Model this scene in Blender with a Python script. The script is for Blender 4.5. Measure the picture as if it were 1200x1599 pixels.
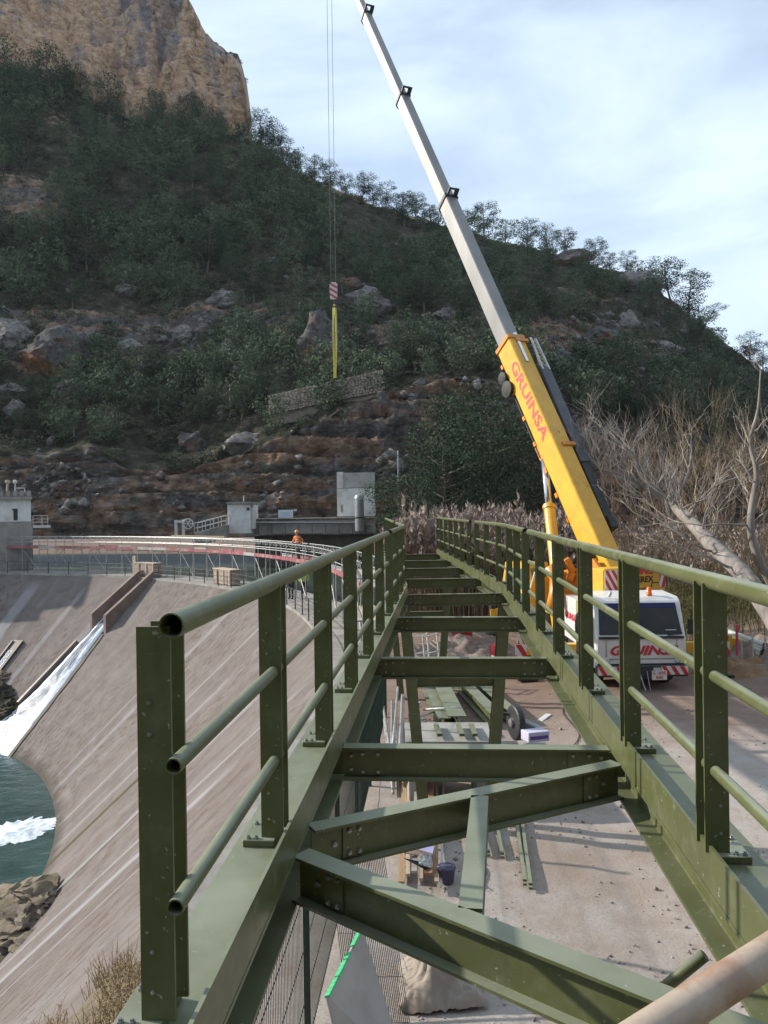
import bpy, bmesh, math, random
import numpy as np
from mathutils import Vector, Matrix, noise
from mathutils.bvhtree import BVHTree

for o in list(bpy.data.objects):
    bpy.data.objects.remove(o)
S = bpy.context.scene
COL = S.collection
R = math.radians
random.seed(11)

# ------------------------------------------------------------------ camera
H = 5.24                       # eye height above the building-site ground
F = 1250.0                     # focal length in photo pixels (photo 1200 x 1599)
ROLL = R(0.8)
PITCH = -3.2 / F
cam_d = bpy.data.cameras.new('camera')
cam = bpy.data.objects.new('camera', cam_d)
COL.objects.link(cam)
S.camera = cam
cam_d.sensor_fit = 'AUTO'
cam_d.sensor_width = 36.0
cam_d.lens = F / 1599.0 * 36.0
cam_d.clip_start = 0.05
cam_d.clip_end = 3000
CR = Matrix.Rotation(R(90) + PITCH, 3, 'X') @ Matrix.Rotation(-ROLL, 3, 'Z')
cam.matrix_world = Matrix.Translation((0, 0, H)) @ CR.to_4x4()

# ------------------------------------------------------------------ sky and sun
SUN_EL = R(27)
SUN_FWD = R(17)                # sun stands to the left, 17 degrees ahead of square
SUNV = Vector((-math.cos(SUN_FWD) * math.cos(SUN_EL), math.sin(SUN_FWD) * math.cos(SUN_EL), math.sin(SUN_EL)))
W = bpy.data.worlds.new('World')
S.world = W
W.use_nodes = True
nt = W.node_tree
nt.nodes.clear()
def wn(t, **k):
    n = nt.nodes.new(t)
    for a, b in k.items(): setattr(n, a, b)
    return n
sky = wn('ShaderNodeTexSky', sky_type='NISHITA', sun_disc=False)
sky.sun_elevation = SUN_EL
sky.sun_rotation = math.atan2(SUNV.x, SUNV.y)
sky.altitude = 300
sky.air_density = 1.0
sky.dust_density = 0.7
sky.ozone_density = 1.2
tc = wn('ShaderNodeTexCoord')
mp = wn('ShaderNodeMapping')
mp.inputs['Scale'].default_value = (1.0, 1.0, 2.6)
mp.inputs['Rotation'].default_value = (0.25, 0.35, 0.5)
nz = wn('ShaderNodeTexNoise')
nz.inputs['Scale'].default_value = 2.1
nz.inputs['Detail'].default_value = 7
nz.inputs['Roughness'].default_value = 0.52
nz.inputs['Distortion'].default_value = 0.35
rp = wn('ShaderNodeValToRGB')
rp.color_ramp.elements[0].position = 0.36
rp.color_ramp.elements[0].color = (0.38, 0.38, 0.38, 1)
rp.color_ramp.elements[1].position = 0.60
rp.color_ramp.elements[1].color = (0.92, 0.92, 0.92, 1)
bg1 = wn('ShaderNodeBackground')
bg1.inputs['Strength'].default_value = 0.14
bg2 = wn('ShaderNodeBackground')
bg2.inputs['Color'].default_value = (0.71, 0.85, 1.0, 1)
bg2.inputs['Strength'].default_value = 1.06
mx = wn('ShaderNodeMixShader')
wo = wn('ShaderNodeOutputWorld')
L = nt.links.new
L(tc.outputs['Generated'], mp.inputs['Vector'])
L(mp.outputs['Vector'], nz.inputs['Vector'])
L(nz.outputs['Fac'], rp.inputs['Fac'])
L(sky.outputs['Color'], bg1.inputs['Color'])
L(rp.outputs['Color'], mx.inputs['Fac'])
L(bg1.outputs[0], mx.inputs[1])
L(bg2.outputs[0], mx.inputs[2])
L(mx.outputs[0], wo.inputs['Surface'])

sun_d = bpy.data.lights.new('sun', 'SUN')
sun_d.energy = 5.0
sun_d.angle = R(0.9)
sun_d.color = (1.0, 0.93, 0.83)
sun = bpy.data.objects.new('sun', sun_d)
COL.objects.link(sun)
sun.location = SUNV * 100
sun.rotation_euler = (-SUNV).to_track_quat('-Z', 'Y').to_euler()

S.view_settings.view_transform = 'Standard'
S.view_settings.look = 'None'
S.view_settings.exposure = 0.32
S.view_settings.gamma = 1.0

# ------------------------------------------------------------------ helpers
def ray(x, y):
    d = CR @ Vector(((x - 600.0) / F, -(y - 799.5) / F, -1.0))
    return d
def U(x, y, Y):
    """world point seen at photo pixel x, y whose distance ahead is Y metres"""
    d = ray(x, y)
    return Vector((0, 0, H)) + d * (Y / d.y)
def G(x, y, z=0.0):
    d = ray(x, y)
    return Vector((0, 0, H)) + d * ((z - H) / d.z)
def proj(p):
    q = CR.transposed() @ (Vector(p) - Vector((0, 0, H)))
    return 600 + F * q.x / -q.z, 799.5 - F * q.y / -q.z

OFF = {}
def link(o, parent=None):
    COL.objects.link(o)
    if parent is not None:
        o.parent = parent
    return o
def tag(o, label=None, cat=None, group=None, kind=None):
    if label: o['label'] = label
    if cat: o['category'] = cat
    if group: o['group'] = group
    if kind: o['kind'] = kind
    return o
def thing(name, label, cat, loc=(0, 0, 0), group=None):
    o = bpy.data.objects.new(name, None)
    o.empty_display_size = 0.2
    o.location = loc
    link(o)
    OFF[o] = Vector(loc)
    return tag(o, label, cat, group)

class MB:
    def __init__(s):
        s.v = []; s.f = []
    def add(s, vs, fs):
        b = len(s.v)
        s.v += [tuple(p) for p in vs]
        s.f += [tuple(b + i for i in f) for f in fs]
        return s
    def obox(s, c, ax, ay, az):
        c = Vector(c); ax = Vector(ax); ay = Vector(ay); az = Vector(az)
        vs = [c + ax * i + ay * j + az * k for i in (-1, 1) for j in (-1, 1) for k in (-1, 1)]
        return s.add(vs, [(0, 1, 3, 2), (4, 6, 7, 5), (0, 4, 5, 1), (2, 3, 7, 6), (0, 2, 6, 4), (1, 5, 7, 3)])
    def box(s, x0, x1, y0, y1, z0, z1):
        return s.obox(((x0 + x1) / 2, (y0 + y1) / 2, (z0 + z1) / 2), ((x1 - x0) / 2, 0, 0), (0, (y1 - y0) / 2, 0), (0, 0, (z1 - z0) / 2))
    def bar(s, p0, p1, w, h, up=(0, 0, 1)):
        p0 = Vector(p0); p1 = Vector(p1)
        d = (p1 - p0)
        L_ = d.length
        d = d / L_
        up = Vector(up)
        r = d.cross(up)
        if r.length < 1e-4: r = d.cross(Vector((1, 0, 0)))
        r.normalize()
        u = r.cross(d).normalized()
        return s.obox((p0 + p1) / 2, r * w / 2, d * L_ / 2, u * h / 2)
    def tube(s, pts, r, n=10, caps=True):
        pts = [Vector(p) for p in pts]
        m = len(pts)
        rs = list(r) if isinstance(r, (list, tuple)) else [r] * m
        b = len(s.v)
        prev = None
        for i, p in enumerate(pts):
            if i == 0: t = pts[1] - p
            elif i == m - 1: t = p - pts[i - 1]
            else: t = (pts[i + 1] - p).normalized() + (p - pts[i - 1]).normalized()
            if t.length < 1e-9: t = Vector((0, 0, 1))
            t.normalize()
            if prev is None:
                a = t.cross(Vector((0, 0, 1)))
                if a.length < 0.05: a = t.cross(Vector((1, 0, 0)))
            else:
                a = prev - t * prev.dot(t)
                if a.length < 1e-6: a = t.cross(Vector((1, 0, 0)))
            a.normalize(); prev = a
            c = t.cross(a)
            for k in range(n):
                an = 2 * math.pi * k / n
                s.v.append(tuple(p + (a * math.cos(an) + c * math.sin(an)) * rs[i]))
        for i in range(m - 1):
            for k in range(n):
                k2 = (k + 1) % n
                s.f.append((b + i * n + k, b + i * n + k2, b + (i + 1) * n + k2, b + (i + 1) * n + k))
        if caps:
            s.f.append(tuple(b + k for k in reversed(range(n))))
            s.f.append(tuple(b + (m - 1) * n + k for k in range(n)))
        return s
    def pipe(s, pts, r, t=0.005, n=14):
        """open-ended hollow tube"""
        b0 = len(s.v)
        s.tube(pts, r, n, caps=False)
        b1 = len(s.v)
        s.tube(pts, r - t, n, caps=False)
        m = len(pts)
        fl = (m - 1) * n
        s.f[-fl:] = [tuple(reversed(f)) for f in s.f[-fl:]]
        for k in range(n):
            k2 = (k + 1) % n
            s.f.append((b0 + k2, b0 + k, b1 + k, b1 + k2))
            e = (m - 1) * n
            s.f.append((b0 + e + k, b0 + e + k2, b1 + e + k2, b1 + e + k))
        return s
    def extrude(s, poly, o, ax, ay, az, caps=True):
        """poly in (ax, ay) plane, swept by vector az"""
        o = Vector(o); ax = Vector(ax); ay = Vector(ay); az = Vector(az)
        n = len(poly)
        b = len(s.v)
        for k in (0, 1):
            for (x, y) in poly:
                s.v.append(tuple(o + ax * x + ay * y + az * k))
        for i in range(n):
            j = (i + 1) % n
            s.f.append((b + i, b + j, b + n + j, b + n + i))
        if caps:
            s.f.append(tuple(b + i for i in reversed(range(n))))
            s.f.append(tuple(b + n + i for i in range(n)))
        return s
    def sweep(s, poly, frames):
        """poly swept through frames (origin, ax, ay)"""
        n = len(poly); b = len(s.v); m = len(frames)
        for (o, ax, ay) in frames:
            for (x, y) in poly:
                s.v.append(tuple(Vector(o) + Vector(ax) * x + Vector(ay) * y))
        for k in range(m - 1):
            for i in range(n):
                j = (i + 1) % n
                s.f.append((b + k * n + i, b + k * n + j, b + (k + 1) * n + j, b + (k + 1) * n + i))
        s.f.append(tuple(b + i for i in reversed(range(n))))
        s.f.append(tuple(b + (m - 1) * n + i for i in range(n)))
        return s
    def ibeam(s, p0, p1, w, h, tf=0.012, tw=0.009, up=(0, 0, 1)):
        """I section, p0-p1 run along the middle of the TOP face"""
        p0 = Vector(p0); p1 = Vector(p1)
        d = (p1 - p0); d.normalize()
        r = d.cross(Vector(up)).normalized()
        u = r.cross(d)
        a = w / 2; t = tw / 2
        poly = [(-a, 0), (a, 0), (a, -tf), (t, -tf), (t, -h + tf), (a, -h + tf), (a, -h), (-a, -h), (-a, -h + tf), (-t, -h + tf), (-t, -tf), (-a, -tf)]
        return s.extrude(poly, p0, r, u, p1 - p0)
    def lathe(s, prof, c, n=14, axis=(0, 0, 1)):
        ax = Vector(axis).normalized()
        a = ax.cross(Vector((0, 1, 0)))
        if a.length < 0.1: a = ax.cross(Vector((1, 0, 0)))
        a.normalize(); bb = ax.cross(a)
        b = len(s.v); c = Vector(c); m = len(prof)
        for (r, z) in prof:
            for k in range(n):
                an = 2 * math.pi * k / n
                s.v.append(tuple(c + ax * z + (a * math.cos(an) + bb * math.sin(an)) * max(r, 1e-4)))
        for i in range(m - 1):
            for k in range(n):
                k2 = (k + 1) % n
                s.f.append((b + i * n + k, b + i * n + k2, b + (i + 1) * n + k2, b + (i + 1) * n + k))
        s.f.append(tuple(b + k for k in reversed(range(n))))
        s.f.append(tuple(b + (m - 1) * n + k for k in range(n)))
        return s
    def build(s, name, mat, parent=None, smooth=False, bevel=0.0, flip=True):
        me = bpy.data.meshes.new(name)
        off = OFF.get(parent, Vector((0, 0, 0))) if parent is not None else Vector((0, 0, 0))
        vs = [(p[0] - off.x, p[1] - off.y, p[2] - off.z) for p in s.v] if off.length > 0 else s.v
        me.from_pydata(vs, [], s.f)
        if mat is not None: me.materials.append(mat)
        if flip and len(s.f) < 60000:
            bm = bmesh.new(); bm.from_mesh(me)
            bmesh.ops.recalc_face_normals(bm, faces=bm.faces)
            if bevel > 0:
                bmesh.ops.bevel(bm, geom=list(bm.edges), offset=bevel, segments=1, affect='EDGES', clamp_overlap=True)
            bm.to_mesh(me); bm.free()
        if smooth:
            me.polygons.foreach_set('use_smooth', [True] * len(me.polygons))
        me.update()
        o = bpy.data.objects.new(name, me)
        link(o, parent)
        OFF[o] = off
        return o
def single(mb, name, mat, label, cat, group=None, **k):
    return tag(mb.build(name, mat, **k), label, cat, group)
def smooth_by_angle(o, ang=35):
    me = o.data
    me.polygons.foreach_set('use_smooth', [True] * len(me.polygons))
    bm = bmesh.new(); bm.from_mesh(me)
    for e in bm.edges:
        if len(e.link_faces) == 2 and e.calc_face_angle(0) > R(ang): e.smooth = False
    bm.to_mesh(me); bm.free()
    return o

# ------------------------------------------------------------------ materials
def newmat(name):
    m = bpy.data.materials.new(name)
    m.use_nodes = True
    return m, m.node_tree, m.node_tree.nodes['Principled BSDF']
def node(t, ty, **k):
    n = t.nodes.new(ty)
    for a, b in k.items(): setattr(n, a, b)
    return n
def ramp(t, fac, stops):
    r = node(t, 'ShaderNodeValToRGB')
    e = r.color_ramp.elements
    while len(e) < len(stops): e.new(0.5)
    for i, (p, c) in enumerate(stops):
        e[i].position = p
        e[i].color = (*c, 1) if len(c) == 3 else c
    t.links.new(fac, r.inputs['Fac'])
    return r.outputs['Color']
def noise_tex(t, vec, scale, detail=6, rough=0.55, dist=0.0):
    n = node(t, 'ShaderNodeTexNoise')
    n.inputs['Scale'].default_value = scale
    n.inputs['Detail'].default_value = detail
    n.inputs['Roughness'].default_value = rough
    n.inputs['Distortion'].default_value = dist
    if vec is not None: t.links.new(vec, n.inputs['Vector'])
    return n.outputs['Fac']
def mapping(t, vec, scale=(1, 1, 1), rot=(0, 0, 0), loc=(0, 0, 0)):
    m = node(t, 'ShaderNodeMapping')
    m.inputs['Scale'].default_value = scale
    m.inputs['Rotation'].default_value = rot
    m.inputs['Location'].default_value = loc
    t.links.new(vec, m.inputs['Vector'])
    return m.outputs['Vector']
def mixc(t, fac, a, b, mode='MIX'):
    m = node(t, 'ShaderNodeMix', data_type='RGBA', blend_type=mode)
    for sock, v in ((m.inputs[0], fac), (m.inputs[6], a), (m.inputs[7], b)):
        if hasattr(v, 'links'): t.links.new(v, sock)
        elif isinstance(v, (int, float)): sock.default_value = v
        else: sock.default_value = (*v, 1)
    return m.outputs[2]
def math_n(t, op, a, b=None):
    m = node(t, 'ShaderNodeMath', operation=op)
    for i, v in enumerate((a, b)):
        if v is None: continue
        if hasattr(v, 'links'): t.links.new(v, m.inputs[i])
        else: m.inputs[i].default_value = v
    return m.outputs[0]
def bump(t, bsdf, h, strength=0.3, dist=0.02):
    b = node(t, 'ShaderNodeBump')
    b.inputs['Strength'].default_value = strength
    b.inputs['Distance'].default_value = dist
    t.links.new(h, b.inputs['Height'])
    t.links.new(b.outputs['Normal'], bsdf.inputs['Normal'])
def wpos(t):
    return node(t, 'ShaderNodeNewGeometry').outputs['Position']

MATS = {}
def M(name, c1, c2=None, scale=4.0, rough=0.6, metal=0.0, bmp=0.0, bdist=0.01, stretch=(1, 1, 1), lo=0.35, hi=0.65, dirt=None, dscale=1.3, damt=0.5, spec=0.5):
    """plain surface with two-tone noise, optional dirt tone and relief"""
    if name in MATS: return MATS[name]
    m, t, b = newmat(name)
    p = node(t, 'ShaderNodeTexCoord').outputs['Object']
    v = mapping(t, p, stretch) if stretch != (1, 1, 1) else p
    n = noise_tex(t, v, scale, 6)
    col = ramp(t, n, [(lo, c1), (hi, c2 or tuple(x * 0.8 for x in c1))])
    if dirt:
        d = noise_tex(t, p, dscale, 7, 0.65)
        f = ramp(t, d, [(0.48, (0, 0, 0)), (0.72, (damt, damt, damt))])
        col = mixc(t, f, col, dirt)
    t.links.new(col, b.inputs['Base Color'])
    b.inputs['Roughness'].default_value = rough
    b.inputs['Metallic'].default_value = metal
    b.inputs['Specular IOR Level'].default_value = spec
    if bmp > 0: bump(t, b, n, bmp, bdist)
    MATS[name] = m
    return m

# olive green paint of the footbridge: dusty patches, scuffs and small chips
def paint_green(dust_sheen=1.0, nm='green_paint'):
    m, t, b = newmat(nm)
    p = node(t, 'ShaderNodeTexCoord').outputs['Object']
    n1 = noise_tex(t, p, 2.2, 6, 0.6)
    c = ramp(t, n1, [(0.3, (0.074, 0.083, 0.030)), (0.7, (0.106, 0.117, 0.046))])
    n2 = noise_tex(t, p, 7.0, 8, 0.68)
    c = mixc(t, ramp(t, n2, [(0.52, (0, 0, 0)), (0.85, (0.55, 0.55, 0.55))]), c, (0.20, 0.21, 0.15))
    n3 = noise_tex(t, p, 46.0, 3, 0.5)
    c = mixc(t, ramp(t, n3, [(0.69, (0, 0, 0)), (0.73, (0.75, 0.75, 0.75))]), c, (0.36, 0.35, 0.31))
    sc_ = noise_tex(t, mapping(t, p, (3, 60, 60), rot=(0.3, 0.5, 0.2)), 1.0, 3, 0.6)
    c = mixc(t, ramp(t, sc_, [(0.70, (0, 0, 0)), (0.74, (0.4, 0.4, 0.4))]), c, (0.24, 0.25, 0.19))
    v = node(t, 'ShaderNodeTexVoronoi'); v.inputs['Scale'].default_value = 6.0
    t.links.new(p, v.inputs['Vector'])
    c = mixc(t, ramp(t, v.outputs['Distance'], [(0.02, (0.8, 0.8, 0.8)), (0.035, (0, 0, 0))]), c, (0.45, 0.45, 0.40))
    dr = noise_tex(t, mapping(t, p, (9, 9, 0.9)), 2.4, 5, 0.6)
    c = mixc(t, ramp(t, dr, [(0.60, (0, 0, 0)), (0.74, (0.45, 0.45, 0.45))]), c, (0.050, 0.054, 0.026))
    ru = noise_tex(t, p, 17.0, 6, 0.7)
    c = mixc(t, ramp(t, ru, [(0.70, (0, 0, 0)), (0.78, (0.65, 0.65, 0.65))]), c, (0.16, 0.085, 0.035))
    # dusty tone with sky sheen painted in, on whatever faces up
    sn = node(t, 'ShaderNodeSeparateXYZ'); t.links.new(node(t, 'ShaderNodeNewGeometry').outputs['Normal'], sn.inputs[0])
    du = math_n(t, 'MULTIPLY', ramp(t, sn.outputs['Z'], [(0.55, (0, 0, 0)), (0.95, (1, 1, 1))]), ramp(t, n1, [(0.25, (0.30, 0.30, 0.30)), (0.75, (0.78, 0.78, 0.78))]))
    c = mixc(t, math_n(t, 'MULTIPLY', du, dust_sheen), c, (0.30, 0.325, 0.25))
    t.links.new(c, b.inputs['Base Color'])
    r = ramp(t, n2, [(0.3, (0.30, 0.30, 0.30)), (0.8, (0.52, 0.52, 0.52))])
    t.links.new(r, b.inputs['Roughness'])
    bump(t, b, n2, 0.08, 0.004)
    return m
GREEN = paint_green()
GREEN_SHADE = paint_green(0.25, 'green_paint_shade')  # darker-topped copy: shade of girders and right kerb put into the colour
BOLT = M('bolt_zinc', (0.42, 0.43, 0.42), (0.25, 0.26, 0.25), 30, 0.4, 0.7)
YEL = M('crane_yellow', (0.74, 0.42, 0.035), (0.66, 0.36, 0.03), 1.5, 0.35, dirt=(0.40, 0.26, 0.08), dscale=3, damt=0.35)
ORA = M('crane_orange', (0.68, 0.27, 0.03), (0.58, 0.22, 0.03), 3, 0.4, dirt=(0.3, 0.16, 0.06), dscale=3, damt=0.4)
SIL = M('boom_silver', (0.25, 0.245, 0.235), (0.19, 0.186, 0.18), 0.9, 0.38, 0.35, dirt=(0.22, 0.21, 0.2), dscale=1.6, damt=0.4, stretch=(1, 1, 0.2))
DARKM = M('dark_steel', (0.03, 0.033, 0.04), (0.05, 0.053, 0.06), 5, 0.45, 0.2)
JIBM = M('jib_grey', (0.055, 0.06, 0.075), (0.08, 0.085, 0.10), 4, 0.45, 0.1)
WHT = M('white_paint', (0.72, 0.71, 0.69), (0.62, 0.61, 0.58), 2, 0.35, dirt=(0.42, 0.39, 0.35), dscale=2.4, damt=0.4)
WHT2 = M('white_steel', (0.62, 0.62, 0.60), (0.45, 0.45, 0.43), 6, 0.5)
RED = M('red_paint', (0.55, 0.03, 0.04), (0.45, 0.03, 0.04), 4, 0.4)
BLK = M('black_rubber', (0.018, 0.018, 0.018), (0.035, 0.033, 0.03), 8, 0.7, bmp=0.3)
BLKT = M('black_letters', (0.02, 0.02, 0.02), (0.03, 0.03, 0.03), 8, 0.5)
CHR = M('chrome_rod', (0.7, 0.7, 0.72), (0.6, 0.6, 0.62), 2, 0.22, 0.9)
GALV = M('galvanised', (0.34, 0.35, 0.35), (0.22, 0.23, 0.23), 9, 0.45, 0.5)
GRAYP = M('scaffold_grey', (0.40, 0.41, 0.40), (0.27, 0.27, 0.26), 7, 0.5, 0.35)
REDB = M('toe_board_red', (0.25, 0.05, 0.065), (0.30, 0.10, 0.11), 1.2, 0.6, dirt=(0.45, 0.36, 0.34), dscale=1.5, damt=0.6)
DKF = M('fence_dark', (0.022, 0.03, 0.026), (0.04, 0.045, 0.04), 8, 0.55)
FENG = M('fence_green', (0.014, 0.036, 0.026), (0.02, 0.045, 0.032), 8, 0.5)
CONC = M('concrete', (0.33, 0.31, 0.28), (0.24, 0.225, 0.20), 0.8, 0.9, bmp=0.25, bdist=0.03, dirt=(0.11, 0.10, 0.085), dscale=0.6, damt=0.75, stretch=(1, 1, 0.35))
CONC2 = M('white_render', (0.70, 0.69, 0.665), (0.60, 0.59, 0.565), 0.9, 0.9, bmp=0.1, dirt=(0.25, 0.22, 0.19), dscale=1.0, damt=0.5, stretch=(1, 1, 0.4))
WOOD = M('plank_wood', (0.42, 0.29, 0.16), (0.30, 0.20, 0.11), 3, 0.8, bmp=0.2, stretch=(6, 0.4, 6))
WOOD2 = M('plank_pale', (0.52, 0.43, 0.33), (0.40, 0.33, 0.25), 3, 0.8, bmp=0.2, stretch=(6, 0.4, 6))
WOODR = M('plank_red', (0.36, 0.18, 0.10), (0.27, 0.13, 0.07), 3, 0.8, bmp=0.2, stretch=(6, 0.4, 6))
PLY = M('plywood_grey', (0.40, 0.37, 0.33), (0.33, 0.30, 0.27), 1.5, 0.75, dirt=(0.2, 0.18, 0.15), dscale=2.5, damt=0.4)
RUST = M('rusty_pipe', (0.44, 0.36, 0.28), (0.33, 0.25, 0.19), 14, 0.5, 0.0, bmp=0.2, dirt=(0.27, 0.11, 0.04), dscale=9, damt=1.0, stretch=(1, 1, 2))
BARK = M('bark_pine', (0.10, 0.075, 0.06), (0.16, 0.12, 0.095), 5, 0.9, bmp=0.4)
BARKW = M('bark_pale', (0.29, 0.26, 0.235), (0.16, 0.138, 0.12), 4, 0.85, bmp=0.5, bdist=0.03, stretch=(1, 1, 0.35))
TWIGG = M('twig_golden', (0.31, 0.235, 0.145), (0.22, 0.165, 0.105), 2, 0.85)
TWIGB = M('twig_brown', (0.22, 0.165, 0.12), (0.155, 0.115, 0.085), 2, 0.9)
TWIGW = M('twig_white', (0.46, 0.41, 0.36), (0.32, 0.275, 0.235), 2, 0.85)
# ================================================================== SETTING
def catmull(P, n=14):
    out = []
    P = [Vector(p) for p in P]
    for i in range(len(P) - 1):
        p0 = P[max(i - 1, 0)]; p1 = P[i]; p2 = P[i + 1]; p3 = P[min(i + 2, len(P) - 1)]
        for k in range(n):
            t = k / n
            out.append(0.5 * ((2 * p1) + (p2 - p0) * t + (2 * p0 - 5 * p1 + 4 * p2 - p3) * t * t + (3 * p1 - p0 - 3 * p2 + p3) * t ** 3))
    out.append(P[-1])
    return out
class Crest:
    """the dam's downstream crest edge in plan, by arc length"""
    def __init__(s, pts):
        c = catmull(pts, 16)
        d = [0.0]
        for a, b in zip(c, c[1:]): d.append(d[-1] + (b - a).length)
        s.d = np.array(d); s.x = np.array([p.x for p in c]); s.y = np.array([p.y for p in c])
        s.L = d[-1]
    def at(s, u):
        return Vector((np.interp(u, s.d, s.x), np.interp(u, s.d, s.y), 0))
    def fr(s, u):
        p = s.at(u); t = (s.at(min(u + 0.8, s.L)) - s.at(max(u - 0.8, 0))).normalized()
        return p, t, Vector((t.y, -t.x, 0))          # point, tangent, outward (upstream) normal
    def s_at_y(s, y): return float(np.interp(y, s.y, s.d))
CR_PTS = [(-4.2, -40, 0), (-3.6, -12, 0), (-2.9, 4, 0), (-2.6, 10, 0), (-2.2, 18, 0), (-2.0, 26, 0), (-2.6, 33, 0), (-5.2, 44, 0), (-9.6, 53.5, 0), (-15.2, 61, 0), (-23, 67.5, 0), (-34, 72.3, 0), (-60, 80, 0), (-160, 100, 0)]
CREST = Crest(CR_PTS)
def crest_pt(u, off, z=0.0):
    p, t, n = CREST.fr(u)
    return Vector((p.x + n.x * off, p.y + n.y * off, z))
def fbm(p, o=4, h=0.9, l=2.1): return noise.fractal(p, h, l, o)

# ---- ground: trodden dirt of the right bank, one sheet out to the horizon
def ground_mat():
    m, t, b = newmat('dirt_ground')
    p = wpos(t)
    n1 = noise_tex(t, p, 0.16, 5, 0.6)
    c = ramp(t, n1, [(0.38, (0.31, 0.25, 0.205)), (0.50, (0.375, 0.33, 0.295)), (0.64, (0.43, 0.395, 0.365))])
    n2 = noise_tex(t, p, 1.6, 8, 0.68)
    c = mixc(t, ramp(t, n2, [(0.35, (0.45, 0.45, 0.45)), (0.6, (0, 0, 0))]), c, (0.235, 0.165, 0.12))
    n3 = noise_tex(t, p, 22, 5, 0.7)
    c = mixc(t, ramp(t, n3, [(0.30, (0.4, 0.4, 0.4)), (0.5, (0, 0, 0)), (0.68, (0, 0, 0)), (0.75, (0.2, 0.2, 0.2))]), c, (0.17, 0.13, 0.10))
    # damp brown earth round the crane and under the far spans
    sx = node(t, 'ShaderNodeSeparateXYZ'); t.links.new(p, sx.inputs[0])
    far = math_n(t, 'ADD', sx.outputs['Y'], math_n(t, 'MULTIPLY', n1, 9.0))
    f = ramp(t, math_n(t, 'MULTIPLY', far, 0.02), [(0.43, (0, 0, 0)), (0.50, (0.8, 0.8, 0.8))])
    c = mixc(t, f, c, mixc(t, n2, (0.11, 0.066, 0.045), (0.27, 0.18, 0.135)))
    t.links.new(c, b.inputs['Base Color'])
    b.inputs['Roughness'].default_value = 0.95
    b.inputs['Specular IOR Level'].default_value = 0.15
    h = math_n(t, 'ADD', math_n(t, 'MULTIPLY', n2, 0.8), math_n(t, 'MULTIPLY', n3, 0.25))
    bump(t, b, h, 0.7, 0.05)
    return m
us = list(np.arange(0, CREST.s_at_y(-2), 3.0)) + list(np.arange(CREST.s_at_y(-2), CREST.s_at_y(40), 0.45)) + list(np.arange(CREST.s_at_y(40), CREST.L, 2.5)) + [CREST.L]
offs = [0.9 + 0.35 * k for k in range(44)]
while offs[-1] < 500: offs.append(offs[-1] * 1.13 + 0.2)
mb = MB()
def ground_z(x, y):
    d = 1.0 if y < 60 else 0.5
    z = -0.035 * sum(math.exp(-((x - 3.6 - k + 0.35 * math.sin(y * 0.22)) / 0.22) ** 2) for k in (0, 1.9, 2.5)) * (1 if y < 30 else 0) + 0.03 * fbm((x * 0.5, y * 0.5, 3)) * d + 0.03 * noise.noise((x * 0.12, y * 0.12, 7))
    if y > 33 and x < 1.0: z -= 1.6 * min(1, (y - 33) / 4) * min(1, (1.0 - x) / 1.5)      # reservoir bed
    # a low bank behind the crane and under the scrub on the right
    z += 0.9 * min(1, max(0, (x - 9.6) / 6)) * min(1, max(0, (y - 21) / 10))
    return z
for u in us:
    for of in offs:
        q = crest_pt(u, of)
        z = ground_z(q.x, q.y) if of > 1.3 else 0.0
        mb.v.append((q.x, q.y, z if of < 200 else z - 1.0))
no = len(offs)
for i in range(len(us) - 1):
    for j in range(no - 1):
        a = i * no + j
        mb.f.append((a, a + no, a + no + 1, a + 1))
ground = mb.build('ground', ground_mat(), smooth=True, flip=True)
tag(ground, 'trodden beige and brown dirt of the building site', kind='structure')

# ---- reservoir behind the dam
mb = MB()
uw = np.linspace(CREST.s_at_y(33), CREST.s_at_y(80), 60)
for u in uw:
    for of in (2.9, 14.0, 40.0):
        q = crest_pt(u, of); mb.v.append((min(q.x, 2.0), q.y, -0.55))
for i in range(len(uw) - 1):
    for j in range(2):
        a = i * 3 + j; mb.f.append((a, a + 3, a + 4, a + 1))
def res_mat():
    m, t, b = newmat('reservoir_water')
    p = wpos(t)
    t.links.new(ramp(t, noise_tex(t, p, 0.3, 5, 0.6), [(0.35, (0.018, 0.026, 0.02)), (0.7, (0.04, 0.045, 0.032))]), b.inputs['Base Color'])
    b.inputs['Roughness'].default_value = 0.6
    b.inputs['Specular IOR Level'].default_value = 0.12
    bump(t, b, noise_tex(t, p, 1.5, 4, 0.6), 0.3, 0.04)
    return m
tag(mb.build('reservoir_water', res_mat()), 'dark still reservoir water behind the dam crest', kind='structure')
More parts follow.
